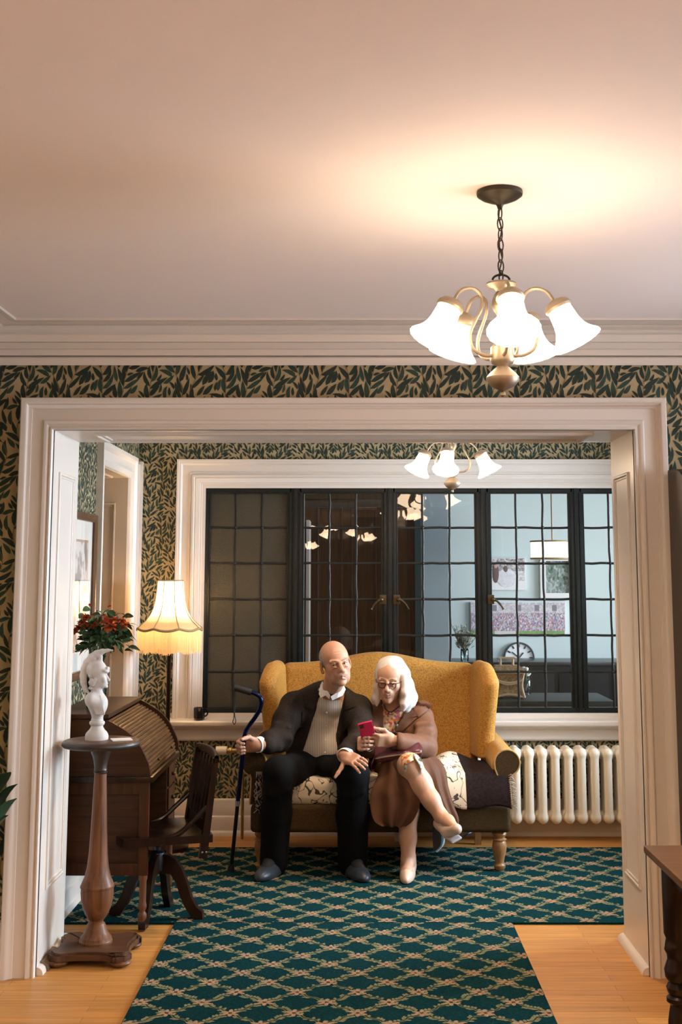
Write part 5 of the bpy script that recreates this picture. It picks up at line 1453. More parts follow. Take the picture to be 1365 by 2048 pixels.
def hair_cut(X, Y, Z):
    d = [X - HC[0], Y - HC[1], Z - HC[2]]; q = [sum(HR[j, i] * d[j] for j in range(3)) / HS for i in range(3)]
    crown = np.sqrt((q[0] / 1.0) ** 2 + ((q[1] + .03) / 1.55) ** 2) - .070 + .0 * q[2]
    top = np.where(q[2] > .012, crown, .05 + 0 * crown); front = q[1] + .034 - .25 * np.maximum(q[2], 0) + 0 * q[0]; low = -.055 - q[2] + 0 * q[0]
    keep = np.maximum(np.maximum(-top, -front), low); keep2 = np.maximum(keep, q[2] - .082)
    return keep2 * HS
H.d = np.maximum(H.d, np.broadcast_to(hair_cut(H.xs[:, None, None], H.ys[None, :, None], H.zs[None, None, :]), H.d.shape)).astype(np.float32)
H.build('hair', m_greyhair, man)
mb = MB()
for s in (-1, 1): 
    m0 = MB(); m0.tube([PH(s * .010, -.099, .0165), PH(s * .024, -.0985, .0225), PH(s * .039, -.0915, .0245), PH(s * .050, -.080, .019)], [.0022, .0030, .0026, .0014], 6, flat=.7); m0.build('eyebrow', M('brow_hair', (.26, .19, .14), .8), man)
# clothes: shirt, blazer, trousers, shoes
def stripes():
    m = bpy.data.materials.new('striped_shirt'); m.use_nodes = True
    nt = m.node_tree; b = nt.nodes['Principled BSDF']; L = nt.links.new
    tc = nt.nodes.new('ShaderNodeTexCoord'); w = nt.nodes.new('ShaderNodeTexWave'); w.bands_direction = 'X'; w.inputs['Scale'].default_value = 34; w.inputs['Distortion'].default_value = .5; w.inputs['Detail Scale'].default_value = .6
    L(tc.outputs['Object'], w.inputs[0]); r = nt.nodes.new('ShaderNodeValToRGB'); e = r.color_ramp.elements
    e[0].position = .12; e[0].color = (.30, .25, .21, 1); e[1].position = .4; e[1].color = (.62, .55, .48, 1); L(w.outputs[0], r.inputs[0]); L(r.outputs[0], b.inputs['Base Color']); b.inputs['Roughness'].default_value = .8
    return m
m_shirt = stripes(); m_white = M('white_cuff', (.78, .75, .74), .8)
m_tweed = M('brown_tweed', (0.034, 0.025, 0.020), rough=.85, col2=(0.014, 0.0105, 0.009), vscale=240, bump=.5, bscale=420, spec=.12)
m_trous = M('black_trousers', (0.0028, 0.0028, 0.0036), rough=.9, spec=.15, bump=.2, bscale=300)
m_shoe = M('dark_blue_leather', (0.022, 0.030, 0.045), rough=.4)
S = SDF((-.40, 6.6, .40), (.22, 7.2, 1.02), .005)
S.ell(chest + (0, -.01, .01), (.172, .116, .175), k=.03).ell(belly + (.005, -.012, -.005), (.168, .138, .128), k=.04).ell(A(660, 1405, 6.88), (.125, .088, .075), k=.03)
S.cone(neckb + (.006, -.02, .012), neckb + (.002, -.015, -.03), .060, .075, k=.02)
S.cone(PH(0, -.02, -.11), neckb + (0, -.04, .05), .046, .050, k=.0, op='c')
shirt = S.build('shirt', m_shirt, man, relax=2)
J = SDF((-.66, 6.3, .40), (.22, 7.25, 1.03), .0052)
J.ell(chest + (-.004, 0, .012), (.200, .135, .190), k=.03).ell(belly + (0, .0, -.01), (.205, .148, .15), k=.04)
J.chain([sR + (0, 0, -.012), A(652, 1396, 6.90), sL + (0, 0, -.012)], [.068, .072, .068], k=.05)
J.chain([sR + (.0, 0, -.02), (sR + eR) / 2 + (-.004, 0, 0), eR, (eR + wR) / 2 + (0, 0, -.002), wR + (.050, .02, -.002)], [.076, .070, .064, .056, .042], k=.025)
J.chain([sL + (0, 0, -.02), (sL + eL) / 2, eL, (eL + wL) / 2, wL + (0.004, .03, .018)], [.074, .066, .060, .052, .042], k=.025)
# sleeve creases
for a, b in (((552, 1450, 6.715), (580, 1460, 6.715)), ((548, 1466, 6.69), (582, 1478, 6.69)), ((538, 1484, 6.655), (560, 1498, 6.655)), ((710, 1452, 6.695), (730, 1458, 6.695)), ((706, 1480, 6.645), (728, 1486, 6.645))):
    p, q = A(*a), A(*b); J.cone(p, q, .012, .009, k=.035)
J.cone(neckb + (0, .0, -.02), neckb + (0, -.02, .08), .062, .074, k=.008, op='c')
xl = lambda Z: np.interp(Z, [A(606, 1522, 6.8)[2], A(612, 1490, 6.8)[2], A(620, 1445, 6.8)[2], A(640, 1385, 6.8)[2]], [A(598, 1522, 6.8)[0], A(611, 1490, 6.8)[0], A(624, 1445, 6.8)[0], A(645, 1385, 6.8)[0]])
xr = lambda Z: np.interp(Z, [A(668, 1520, 6.8)[2], A(672, 1470, 6.8)[2], A(690, 1385, 6.8)[2]], [A(668, 1520, 6.8)[0], A(672, 1470, 6.8)[0], A(690, 1385, 6.8)[0]])
J.field(lambda X, Y, Z: np.maximum(np.maximum(xl(Z) - X, X - xr(Z)), Y - 6.885), k=.008, op='c')
J.cone(wR + (.0, 0, 0), wR + (-.08, -.01, 0), .032, .036, k=.004, op='c'); J.cone(wL + (-.002, .0, .0), wL + (.03, -.06, -.03), .030, .036, k=.004, op='c')
blazer = J.build('blazer', m_tweed, man, relax=2)
bv = bvh_of(blazer, shirt)
bj = bvh_of(blazer)
for nm, quads in (('lapel', [((640, 1383), (633, 1378), (612, 1414), (629, 1420)), ((629, 1422), (606, 1424), (604, 1440), (622, 1448)), ((622, 1448), (604, 1440), (608, 1470), (612, 1478))]),
                  ('lapel', [((690, 1384), (699, 1380), (714, 1412), (690, 1420)), ((690, 1422), (711, 1420), (705, 1440), (683, 1446)), ((683, 1446), (705, 1440), (686, 1470), (675, 1478))])):
    mb = MB()
    for qd in quads: drape(mb, qd, 8, 8, bj + bvh_of(shirt), .004, .005, dflt=6.76)
    mb.build(nm, m_tweed, blazer, angle=60)
mb = MB(); drape(mb, ((576, 1452), (606, 1450), (607, 1455), (577, 1457)), 8, 3, bj, .002, .003); mb.build('breast_pocket', m_tweed, blazer)
mb = MB(); drape(mb, ((650, 1408), (660, 1408), (657, 1519), (646, 1519)), 4, 26, bvh_of(shirt), .001, .002); mb.build('button_band', m_shirt, shirt)
mb = MB()
for i, y in enumerate((1425, 1452, 1480, 1505)):
    d = (at(653.5 - i, y, 6) - EYE).normalized(); h = bvh_of(shirt)[0].ray_cast(EYE, d)
    if h[0] is not None:
        m0 = MB(); m0.sphere(h[0] - d * .004, (.0045, .002, .0045), 10, 6); m0.build('button', m_white, shirt)
# shirt collar: band, two points, dark undershirt at the throat
mb = MB(); slab(mb, [A(645, 1362, 6.80), A(648, 1370, 6.765), A(654, 1379, 6.735), A(661, 1391, 6.712), A(659, 1398, 6.715), A(651, 1391, 6.725), A(642, 1396, 6.75), A(638, 1388, 6.775), A(641, 1370, 6.81)], (0, .006, 0)); mb.build('collar', m_white, shirt, smooth=False)
mb = MB(); slab(mb, [A(688, 1370, 6.76), A(678, 1383, 6.722), A(662, 1393, 6.710), A(665, 1401, 6.710), A(675, 1396, 6.715), A(686, 1391, 6.73), A(692, 1379, 6.76)], (0, .006, 0)); mb.build('collar', m_white, shirt, smooth=False)
mb = MB(); slab(mb, [A(652, 1376, 6.745), A(682, 1381, 6.735), A(663, 1396, 6.716)], (0, .01, 0)); mb.build('undershirt', M('black_cloth', (.008, .008, .009), .9), man, smooth=False)
# cuffs
for w, dv, nm in ((wR, unit(wR - eR), 'cuff'), (wL, unit(wL - eL), 'cuff')):
    mb = MB(); c = Vector(w + dv * (.006)); mb.lathe([(.040, -.03), (.039, .0), (.0375, .004), (.035, .0), (.035, -.03)], c, 28, axis=Vector(dv), cap=False); mb.build(nm, m_white, shirt)
T = SDF((-.58, 6.3, .0), (.16, 7.25, .72), .006)
T.ell((hipR + hipL) / 2 + (0, .0, .0), (.195, .145, .115), k=.04).cone(A(655, 1528, 6.88), A(652, 1536, 6.72), .080, .052, k=.08).cone((kR + hipR * 2) / 3 + (0.03, 0, .0), (kL + hipL * 2) / 3 - (0.03, 0, .0), .062, .062, k=.06)
T.chain([hipR, (hipR + kR) / 2 + (0, 0, -.005), kR, kR + (aR - kR) * .5 + (0, .01, 0), aR + (0, 0, -.035)], [.100, .090, .077, .075, .072], k=.03)
T.chain([hipL, (hipL + kL) / 2 + (0, 0, -.005), kL, kL + (aL - kL) * .5 + (0, .01, 0), aL + (0, 0, -.035)], [.100, .092, .080, .080, .076], k=.03)
for k_ in (kR, kL):
    for dz in (-.06, -.10): T.cone(k_ + (-.05, -.045, dz), k_ + (.05, -.045, dz + .02), .016, .012, k=.03)
trousers = T.build('trousers', m_trous, man, relax=2)
def shoe(name, an, toe, mat, parent, sole=None, w=.042, hgt=.055):
    an = np.array(an); toe = np.array(toe); d = toe - an; d[2] = 0; d = unit(d); z = .0105
    h = np.array((an[0], an[1], 0)) - d * .035; tt = np.array((toe[0], toe[1], 0))
    S = SDF(np.minimum(h, tt) - (.09, .09, -z), np.maximum(h, tt) + (.09, .09, .16), .0045)
    S.cone(h + (0, 0, z + .045), h + (0, 0, z + .085), .040, .040, k=.02)
    R = np.stack([d, np.array((-d[1], d[0], 0)), np.array((0, 0, 1.))], 1); Lh = np.linalg.norm(tt - h) / 2 + .022
    S.ell((h + tt) / 2 + d * .012 + (0, 0, z + .016), (Lh, w, .046), R, k=.02).ell(h + d * .05 + (0, 0, z + .03), (.085, w * .86, .052), R, k=.03)
    S.field(lambda X, Y, Z: (Z - z - .003) + 0 * X + 0 * Y, k=.0, op='c')
    o = S.build(name, mat, parent); return o
for a_, t_ in ((aR, tR), (aL, tL)):
    S = SDF(a_ - (.10, .24, .10), a_ + (.10, .10, .12), .005); S.chain([a_ + (0, 0, .08), a_, a_ + (t_ - a_) * .62 - (0, 0, .008)], [.046, .043, .028], k=.02); S.build('sock', M('black_cloth', (.008, .008, .009), .9), man)
shoe('shoe', aR, tR, m_shoe, man, w=.052); shoe('shoe', aL, tL, m_shoe, man, w=.052)

# the cane
cane = thing('walking_cane', tuple(at(462, 1747, 6.68)), 'blue metal offset cane with a black foam grip held by the seated man', 'cane')
cane.location.z = .0105
CD = CANE_H[1]
m_blue = M('blue_anodised_metal', (0.006, 0.014, 0.075), rough=.2, metal=.85, spec=.6); m_foam = M('black_foam', (.010, .010, .011), .7)
tip = Vector((cane.location.x, 6.68, .0105)); gH = Vector(CANE_H)
top = [at(500, 1384, CD - .03), at(512, 1388, CD - .03), at(520, 1394, CD - .03), at(523, 1404, CD - .028), at(520, 1418, CD - .022), at(511, 1434, CD - .014), at(500, 1449, CD - .006), at(492, 1462, CD - .002), at(489, 1475, CD), gH, gH.lerp(tip, .15), gH.lerp(tip, .45)]
mb = MB(); mb.tube(smooth_curve(top, 7), .0112, 14); mb.build('upper_shaft', m_blue, cane)
mb = MB(); mb.tube(smooth_curve([at(469, 1376, CD - .03), at(476, 1377, CD - .03), at(490, 1381, CD - .03), at(503, 1385, CD - .03)], 5), [.012] + [.0165] * 14 + [.0155], 14); mb.build('grip', m_foam, cane)
mb = MB(); mb.tube([gH.lerp(tip, .44), gH.lerp(tip, .95)], .0098, 14); mb.build('lower_shaft', M('black_metal', (.012, .012, .02), .3, .6), cane)
mb = MB(); mb.tube([gH.lerp(tip, .43), gH.lerp(tip, .47)], .0135, 14); mb.build('locking_collar', M('collar_steel', (.4, .4, .42), .3, .8), cane)
mb = MB(); mb.tube([gH.lerp(tip, .94), tip + Vector((0, 0, .002))], [.014, .019], 14); mb.build('rubber_tip', m_foam, cane)
mb = MB(); p = at(470, 1377, CD - .03); mb.tube(smooth_curve([p, p + Vector((-.004, -.004, -.06)), p + Vector((-.002, -.002, -.14)), p + Vector((-.008, 0, -.165)), p + Vector((0, 0, -.178)), p + Vector((.007, 0, -.16)), p + Vector((.001, 0, -.13)), p + Vector((.002, 0, -.05)), p + Vector((.002, .004, -.004))], 6), .0022, 6); mb.build('wrist_strap', m_foam, cane)

# ---------------------------------------------------------------- the woman
wo = thing('person', (.20, 6.9, .0105), 'grey-haired woman in glasses and brown coat, legs crossed, looking at a red phone', 'person')
WR_ = np.array(Matrix.Rotation(math.radians(-11), 3, 'Z') @ Matrix.Rotation(math.radians(2), 3, 'Y') @ Matrix.Rotation(math.radians(11), 3, 'X'))
WC = A(781, 1359, 6.80); WS = .925
nb = A(786, 1419, 6.90); ch2 = A(792, 1458, 6.94); be2 = A(795, 1505, 6.95)
s2R, s2L = A(747, 1436, 6.92), A(842, 1434, 6.90)
e2R, e2L = A(735, 1492, 6.80), A(850, 1496, 6.77)
w2R, w2L = A(724, 1490, 6.60), A(786, 1481, 6.545)
h2R, h2L = A(772, 1548, 7.0), A(818, 1550, 7.0)
k2R, k2L = A(820, 1531, 6.52), A(816, 1574, 6.55)
a2R, a2L = A(884, 1634, 6.45), A(817, 1736, 6.56)
a2L[2] = .085
t2R = A(910, 1655, 6.335); t2L = A(813, 1768, 6.42); t2L[2] = .03
B = SDF((-.02, 6.2, .0), (.62, 7.2, 1.12), .0046, (((WC[0] - .1, WC[0] + .1, .0026), (.02, .17, .0032)), ((6.64, 6.86, .0027), (6.40, 6.60, .0034)), ((WC[2] - .13, WC[2] + .1, .0026), (.58, .76, .0032))))
PW = head(B, WC, WR_, WS, False)
B.cone(PW(0, .025, -.05), nb, .046, .052, k=.03)
B.ell(ch2, (.13, .09, .15), k=.03).ell(be2, (.13, .10, .12), k=.03).chain([s2R, nb + (0, 0, -.03), s2L], [.042] * 3, k=.04)
B.chain([s2R, e2R, w2R], [.040, .034, .023], k=.03).chain([s2L, e2L, w2L], [.040, .034, .023], k=.03)
B.ell((h2R + h2L) / 2 + (0, 0, .02), (.15, .11, .1), k=.03)
B.chain([h2R, k2R], [.078, .060], k=.03).chain([h2L, k2L], [.078, .058], k=.03)
cR = k2R + (a2R - k2R) * .35 + (.0, .02, -.004); cL = k2L + (a2L - k2L) * .33 + (0, .02, 0)
B.chain([k2R, cR, k2R + (a2R - k2R) * .68, a2R], [.058, .056, .043, .033], k=.025).chain([k2L, cL, k2L + (a2L - k2L) * .68, a2L], [.056, .056, .042, .034], k=.025)
B.chain([a2R, a2R + (t2R - a2R) * .5 + (0, 0, .004), t2R], [.034, .030, .022], k=.02).chain([a2L, a2L + (t2L - a2L) * .55 - (0, 0, .004), a2L + (t2L - a2L) * .72 - (0, 0, .004)], [.033, .025, .018], k=.02)
PC = A(735.5, 1466, 6.50)
hand(B, w2R, (-.13, -.96, .2), (0, .2, 1), True, [(58, 34, 22), (62, 34, 22), (64, 34, 24), (64, 36, 26)], thumb=((.4, .55, -.55), (.4, .5, -.75)), spread=4, sc=.92)
hand(B, w2L, A(757, 1481, 6.515) - w2L, (-.10, -.40, .9), False, [(28, 48, 35), (36, 50, 38), (42, 52, 40), (44, 52, 40)], thumb=((.72, .55, -.15), (.95, .1, -.15)), spread=4, sc=.92)
body2 = B.build('body', SKIN_M, wo, relax=1, color=skin_tint(WC, WR_, WS, (.54, .32, .22), (.34, .13, .11), (.50, .23, .16), False))
eyes(PW, WR_, WS, body2, look=(-.1, -.6))
# long straight grey hair
def hair_mat(name, c1, c2):
    return M(name, c1, rough=.42, col2=c2, vscale=5, stretch=(60, 60, 2.2), detail=3, bump=.12, bscale=9, spec=.5, ramp=(.25, .7))
m_hair = hair_mat('silver_hair', (.74, .70, .67), (.56, .51, .47))
H = SDF(WC - (.16, .15, .24), WC + (.20, .16, .16), .0036)
H.ell(PW(0, .020, .042), np.array((.0815, .100, .089)) * WS, WR_, k=0)
L3 = lambda pts, rs, k=.03: H.chain([A(*p) for p in pts], rs, k=k)
L3([(796, 1326, 6.80), (808, 1348, 6.79), (813, 1380, 6.79), (814, 1402, 6.80), (812, 1416, 6.80)], [.028, .030, .034, .036, .026])
L3([(802, 1340, 6.84), (813, 1370, 6.85), (821, 1396, 6.86), (823, 1408, 6.86)], [.036, .036, .036, .022])
L3([(808, 1352, 6.755), (810, 1385, 6.745), (808, 1408, 6.755), (806, 1420, 6.76)], [.013, .016, .017, .009], .02)
L3([(768, 1328, 6.81), (760, 1348, 6.815), (755, 1375, 6.82), (751, 1397, 6.82), (748, 1407, 6.82)], [.022, .018, .016, .015, .007])
L3([(760, 1345, 6.79), (757, 1375, 6.795), (755, 1402, 6.80), (754, 1411, 6.80)], [.010, .010, .010, .005], .02)
L3([(785, 1340, 6.90), (785, 1380, 6.92), (787, 1400, 6.92)], [.070, .066, .055])
H.ell(PW(-.004, -.096, -.018), np.array((.0620, .078, .104)) * WS, WR_, k=.006, op='c')
H.cone(PW(-.004, -.12, .060), PW(-.004, -.070, .110), .026, .010, k=.02, op='c'); H.cone(PW(-.006, -.11, .10), PW(-.004, -.02, .145), .0035, .0028, k=.006, op='c')
H.cone(PW(0, .02, -.06), nb + (-.004, -.05, -.03), .050, .052, k=.01, op='c')
H.build('hair', m_hair, wo, relax=1)
# glasses
m_frame = M('dark_red_frame', (.035, .008, .010), .25)
gl = MB()
def rim(s):
    pts = []
    for k in range(28):
        a = 2 * PI * k / 28; c, n_ = math.cos(a), math.sin(a)
        x = .0212 * np.sign(c) * abs(c) ** .7; z = (.0165 if n_ < 0 else .0130) * np.sign(n_) * abs(n_) ** .75; x *= .94 + .08 * (n_ > 0)
        pts.append(PW(s * .0295 + x, -.1085 + abs(x + .03) * .0 + .012 * max(0, (s * x) / .024), -.004 + z))
    return pts
rims = []
glo = MB()
for s in (-1, 1): glo.tube(rim(s), .0023 * WS, 8, closed=True)
glo.tube([PW(-.011, -.1085, .003), PW(0, -.112, .006), PW(.011, -.1085, .003)], .0020, 8)
for s in (-1, 1): glo.tube([PW(s * .050, -.098, .006), PW(s * .066, -.085, .006), PW(s * .080, -.02, .004), PW(s * .082, .01, 0)], .0020, 8)
glas = glo.build('glasses', m_frame, wo)
for s in (-1, 1):
    mb = MB(); mb.add(rim(s), [tuple(range(28))]); mb.build('lens', m_wglass, glas, smooth=False)
for s in (-1, 1):
    m0 = MB(); m0.tube([PW(s * .012, -.0935, .024), PW(s * .028, -.092, .030), PW(s * .046, -.080, .024)], [.0016, .0022, .0012], 6); m0.build('eyebrow', M('brow_hair', (.26, .19, .14), .8), wo)
# floral dress
def floral():
    m = bpy.data.materials.new('floral_print'); m.use_nodes = True
    nt = m.node_tree; b = nt.nodes['Principled BSDF']; L = nt.links.new
    tc = nt.nodes.new('ShaderNodeTexCoord'); v = nt.nodes.new('ShaderNodeTexVoronoi'); v.inputs['Scale'].default_value = 85; L(tc.outputs['Object'], v.inputs[0])
    r = nt.nodes.new('ShaderNodeValToRGB'); r.color_ramp.interpolation = 'CONSTANT'; e = r.color_ramp.elements
    e[0].position = 0; e[0].color = (.55, .12, .03, 1); e[1].position = .2; e[1].color = (.62, .46, .28, 1)
    for p, c in ((.42, (.40, .05, .06)), (.52, (.66, .50, .32)), (.72, (.25, .08, .16)), (.82, (.60, .42, .25)), (.93, (.75, .35, .08))):
        q = e.new(p); q.color = (*c, 1)
    sp = nt.nodes.new('ShaderNodeSeparateColor'); L(v.outputs['Color'], sp.inputs[0]); L(sp.outputs[0], r.inputs[0]); L(r.outputs[0], b.inputs['Base Color']); b.inputs['Roughness'].default_value = .8
    return m
m_floral = floral(); m_lace = M('pale_green_lace', (.52, .54, .44), rough=.85, col2=(.16, .20, .17), vscale=70, ramp=(.4, .55), bump=.5, bscale=150)
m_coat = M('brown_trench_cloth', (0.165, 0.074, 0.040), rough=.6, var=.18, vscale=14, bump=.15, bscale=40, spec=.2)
S = SDF((.0, 6.6, .42), (.50, 7.2, .98), .0052)
S.ell(ch2 + (0, -.012, 0), (.14, .105, .155), k=.03).ell(be2 + (0, -.01, 0), (.14, .115, .12), k=.03).ell(A(789, 1432, 6.91), (.10, .075, .06), k=.03)
S.ell(A(772, 1461, 6.86), (.055, .045, .05), k=.03).ell(A(812, 1461, 6.86), (.055, .045, .05), k=.03)
dress = S.build('dress', m_floral, wo, relax=2)
J = SDF((-.04, 6.35, .40), (.56, 7.25, .99), .0052)
J.ell(ch2 + (0, .0, .005), (.168, .125, .17), k=.03).ell(be2 + (.01, 0, 0), (.17, .135, .13), k=.03)
J.chain([s2R, A(788, 1424, 6.95), s2L], [.056, .060, .060], k=.04)
J.ell(A(776, 1463, 6.85), (.058, .05, .055), k=.03).ell(A(818, 1463, 6.85), (.058, .05, .055), k=.03)
J.chain([s2R, e2R, w2R + (0, .03, 0)], [.066, .058, .042], k=.025)
J.chain([s2L + (0, 0, -.01), (s2L + e2L) / 2 + (.006, 0, 0), e2L, (e2L + w2L) / 2 + (0, 0, -.006), w2L + (.025, .005, -.002)], [.070, .068, .064, .056, .043], k=.022)
for a, b in (((834, 1450, 6.775), (860, 1446, 6.785)), ((836, 1466, 6.75), (862, 1468, 6.755)), ((830, 1480, 6.715), (856, 1490, 6.72)), ((808, 1478, 6.635), (834, 1488, 6.665))):
    J.cone(A(*a), A(*b), .012, .009, k=.035)
J.cone(nb + (0, 0, -.03), nb + (0, -.02, .08), .056, .075, k=.01, op='c')
xl2 = lambda Z: np.interp(Z, [A(772, 1490, 6.84)[2], A(768, 1445, 6.84)[2], A(765, 1405, 6.84)[2]], [A(771, 1490, 6.84)[0], A(769, 1445, 6.84)[0], A(764, 1405, 6.84)[0]])
xr2 = lambda Z: np.interp(Z, [A(790, 1490, 6.84)[2], A(791, 1450, 6.84)[2], A(818, 1412, 6.84)[2]], [A(789, 1490, 6.84)[0], A(791, 1450, 6.84)[0], A(818, 1412, 6.84)[0]])
J.field(lambda X, Y, Z: np.maximum(np.maximum(xl2(Z) - X, X - xr2(Z)), Y - 6.90), k=.008, op='c')
J.cone(w2L + (.01, 0, 0), w2L + (-.06, -.01, 0), .030, .036, k=.004, op='c')
coat = J.build('coat', m_coat, wo, relax=2)
bc = bvh_of(coat); bd = bvh_of(dress)
for nm, quads in (('lapel', [((766, 1412), (752, 1408), (741, 1432), (767, 1446)), ((767, 1446), (741, 1432), (752, 1462), (770, 1476))]),
                  ('lapel', [((812, 1416), (830, 1412), (838, 1432), (806, 1438)), ((804, 1438), (836, 1434), (806, 1462), (791, 1462))])):
    mb = MB()
    for qd in quads: drape(mb, qd, 8, 8, bc + bd, .004, .005, dflt=6.84)
    mb.build(nm, m_coat, coat, angle=60)
mb = MB(); drape(mb, ((822, 1408), (850, 1398), (866, 1412), (838, 1434)), 8, 8, bc, .006, .006, dflt=6.86, bulge=.01); mb.build('collar', m_coat, coat); mb = MB(); drape(mb, ((746, 1412), (760, 1404), (764, 1414), (744, 1428)), 6, 6, bc, .006, .006, dflt=6.87); mb.build('collar', m_coat, coat)
# cuff edge, badge, buttons, necklace
dvw = Vector(unit(w2L - e2L)); mb = MB(); mb.lathe([(.043, -.03), (.045, .0), (.043, .002), (.038, 0), (.038, -.03)], Vector(w2L) - dvw * .008, 24, axis=dvw, cap=False); mb.build('cuff', M('dark_lining', (.035, .022, .018), .7), coat)
d = (at(796, 1451, 6) - EYE).normalized(); hits = [b.ray_cast(EYE, d) for b in bvh_of(coat, *[o for o in bpy.data.objects if o.parent == coat])]; hh = min((h for h in hits if h[0] is not None), key=lambda h: h[3])
mb = MB(); mb.lathe([(0, 0), (.0115, 0), (.0115, .002), (.0105, .003), (0, .003)], hh[0] - d * .002, 24, axis=-d, mi=0); mb.lathe([(.0086, .0), (.0086, .0036), (0, .004)], hh[0] - d * .002, 20, axis=-d, mi=1); mb.sphere(hh[0] - d * .0058 + Vector((-.001, 0, .001)), (.004, .001, .003), 8, 6, 2)
mb.build('badge', [M('badge_rim', (.015, .02, .03), .3), M('badge_blue', (.12, .35, .45), .3), M('badge_white', (.7, .75, .78), .4)], coat)
mb = MB(); mb.tube(smooth_curve([A(768, 1408, 6.86), A(772, 1418, 6.835), A(781, 1424, 6.82), A(790, 1420, 6.83), A(801, 1410, 6.855)], 6), .0028, 6); neck = mb.build('necklace', M('dark_cord', (.03, .012, .008), .5), wo)
mb = MB(); mb.sphere(A(781, 1427, 6.816), (.0045, .003, .0065), 8, 6); mb.build('pendant', M('silver', (.7, .7, .68), .25, .9), neck)
# coat skirts over the lap and hanging on both sides of the crossed leg
def sheet(mb, rows, folds, amp, mi=0, nu=26, nv=22, th=.006):
    """rows: list of (left(px,py,d), right(px,py,d)) from top to bottom"""
    rows = [(Vector(A(*l)), Vector(A(*r))) for l, r in rows]; n = len(rows)
    Ls = smooth_curve([r[0] for r in rows], 8); Rs = smooth_curve([r[1] for r in rows], 8)
    def f(u, v, o):
        i = v * (len(Ls) - 1); k = min(int(i), len(Ls) - 2); t = i - k
        a, b = Ls[k].lerp(Ls[k + 1], t), Rs[k].lerp(Rs[k + 1], t); p = a.lerp(b, u)
        nrm = (b - a).cross(Vector((0, 0, 1))).normalized()
        if nrm.y > 0: nrm = -nrm
        return p + nrm * (math.sin(PI * u) * .012 + amp * (.25 + .75 * v) * math.sin(folds * u * 2 * PI + 1.1 * v + .6)) - nrm * o
    s0 = len(mb.v)
    mb.grid(lambda u, v: f(u, v, 0), nu, nv, mi); mb.grid(lambda u, v: f(u, v, th), nu, nv, mi)
m_skirt = M('brown_coat_cloth_shaded', (0.105, 0.045, 0.024), rough=.65, var=.2, vscale=10, bump=.1, bscale=40, spec=.18)  # darker copy of the coat cloth; shade low down put into the colour
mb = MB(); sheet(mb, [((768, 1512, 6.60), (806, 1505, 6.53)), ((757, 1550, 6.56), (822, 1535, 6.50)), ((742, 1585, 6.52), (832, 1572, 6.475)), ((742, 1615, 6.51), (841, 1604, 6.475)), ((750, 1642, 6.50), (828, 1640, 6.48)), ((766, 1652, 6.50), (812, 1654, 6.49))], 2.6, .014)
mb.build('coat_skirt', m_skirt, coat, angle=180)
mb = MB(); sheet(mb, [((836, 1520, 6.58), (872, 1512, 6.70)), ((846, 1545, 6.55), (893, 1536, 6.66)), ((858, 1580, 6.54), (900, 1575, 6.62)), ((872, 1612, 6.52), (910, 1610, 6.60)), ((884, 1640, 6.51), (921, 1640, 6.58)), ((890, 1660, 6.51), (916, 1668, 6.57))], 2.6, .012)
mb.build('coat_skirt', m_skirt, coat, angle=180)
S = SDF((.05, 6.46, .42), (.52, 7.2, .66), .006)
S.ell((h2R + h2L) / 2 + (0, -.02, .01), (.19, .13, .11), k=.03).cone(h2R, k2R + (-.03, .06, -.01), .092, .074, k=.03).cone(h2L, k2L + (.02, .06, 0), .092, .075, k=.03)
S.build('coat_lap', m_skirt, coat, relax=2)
# dress hem at the knee
bb = bvh_of(body2)
mb = MB(); drape(mb, ((803, 1504), (826, 1504), (828, 1520), (806, 1532)), 10, 10, bb, .010, .006, dflt=6.46, bulge=.006); mb.build('dress_hem', m_floral, dress)
mb = MB(); drape(mb, ((824, 1503), (842, 1509), (848, 1546), (830, 1516)), 10, 14, bb, .012, .006, dflt=6.48, bulge=.006); drape(mb, ((806, 1528), (816, 1520), (814, 1540), (811, 1548)), 6, 8, bb, .008, .005, dflt=6.46); mb.build('lace_edge', m_lace, dress)
# belt end hanging behind the foot
mb = MB(); sheet(mb, [((866, 1655, 6.60), (884, 1655, 6.60)), ((866, 1680, 6.60), (888, 1676, 6.60)), ((867, 1701, 6.60), (880, 1704, 6.60))], 1, .004, 0, 8, 10); sheet(mb, [((884, 1666, 6.585), (891, 1666, 6.585)), ((882, 1690, 6.585), (889, 1688, 6.585)), ((871, 1703, 6.585), (876, 1704, 6.585))], 1, .003, 1, 6, 10)
mb.build('belt_end', [M('dark_belt', (.02, .022, .03), .7), M('pale_blue_cloth', (.30, .45, .55), .7)], coat, angle=180)
# beige flat shoes
m_beige = M('beige_leather', (.58, .42, .33), .4); m_sole = M('grey_sole', (.42, .40, .41), .6)
shoe('shoe', a2L + (0, .02, 0), t2L, m_beige, wo, w=.036)
f_ = unit(t2R - a2R); heel = a2R + np.array((-.012, .02, -.035))
dwn = unit(np.cross(f_, np.cross(np.array((.45, -.2, -.85)), f_)))
S = SDF(np.minimum(heel, t2R) - .07, np.maximum(heel, t2R) + .07, .0036)
Rr = np.stack([np.cross(f_, dwn), f_, dwn], 1)
S.cone(heel, heel + f_ * .09, .030, .033, k=.02).cone(heel + f_ * .09, t2R + f_ * .02, .033, .026, k=.02)
S.ell(a2R + f_ * .03 - dwn * .03, (.026, .05, .03), Rr, k=.008, op='c')
s2 = S.build('shoe', m_beige, wo)
S = SDF(np.minimum(heel, t2R) - .08, np.maximum(heel, t2R) + .08, .0036)
o_ = dwn * .020
S.rbox(heel + f_ * .045 + o_, (.024, .055, .007), .006, Rr, k=.01).rbox(heel + f_ * .125 + o_ * .9, (.030, .048, .006), .005, Rr, k=.02)
S.build('sole', m_sole, s2)
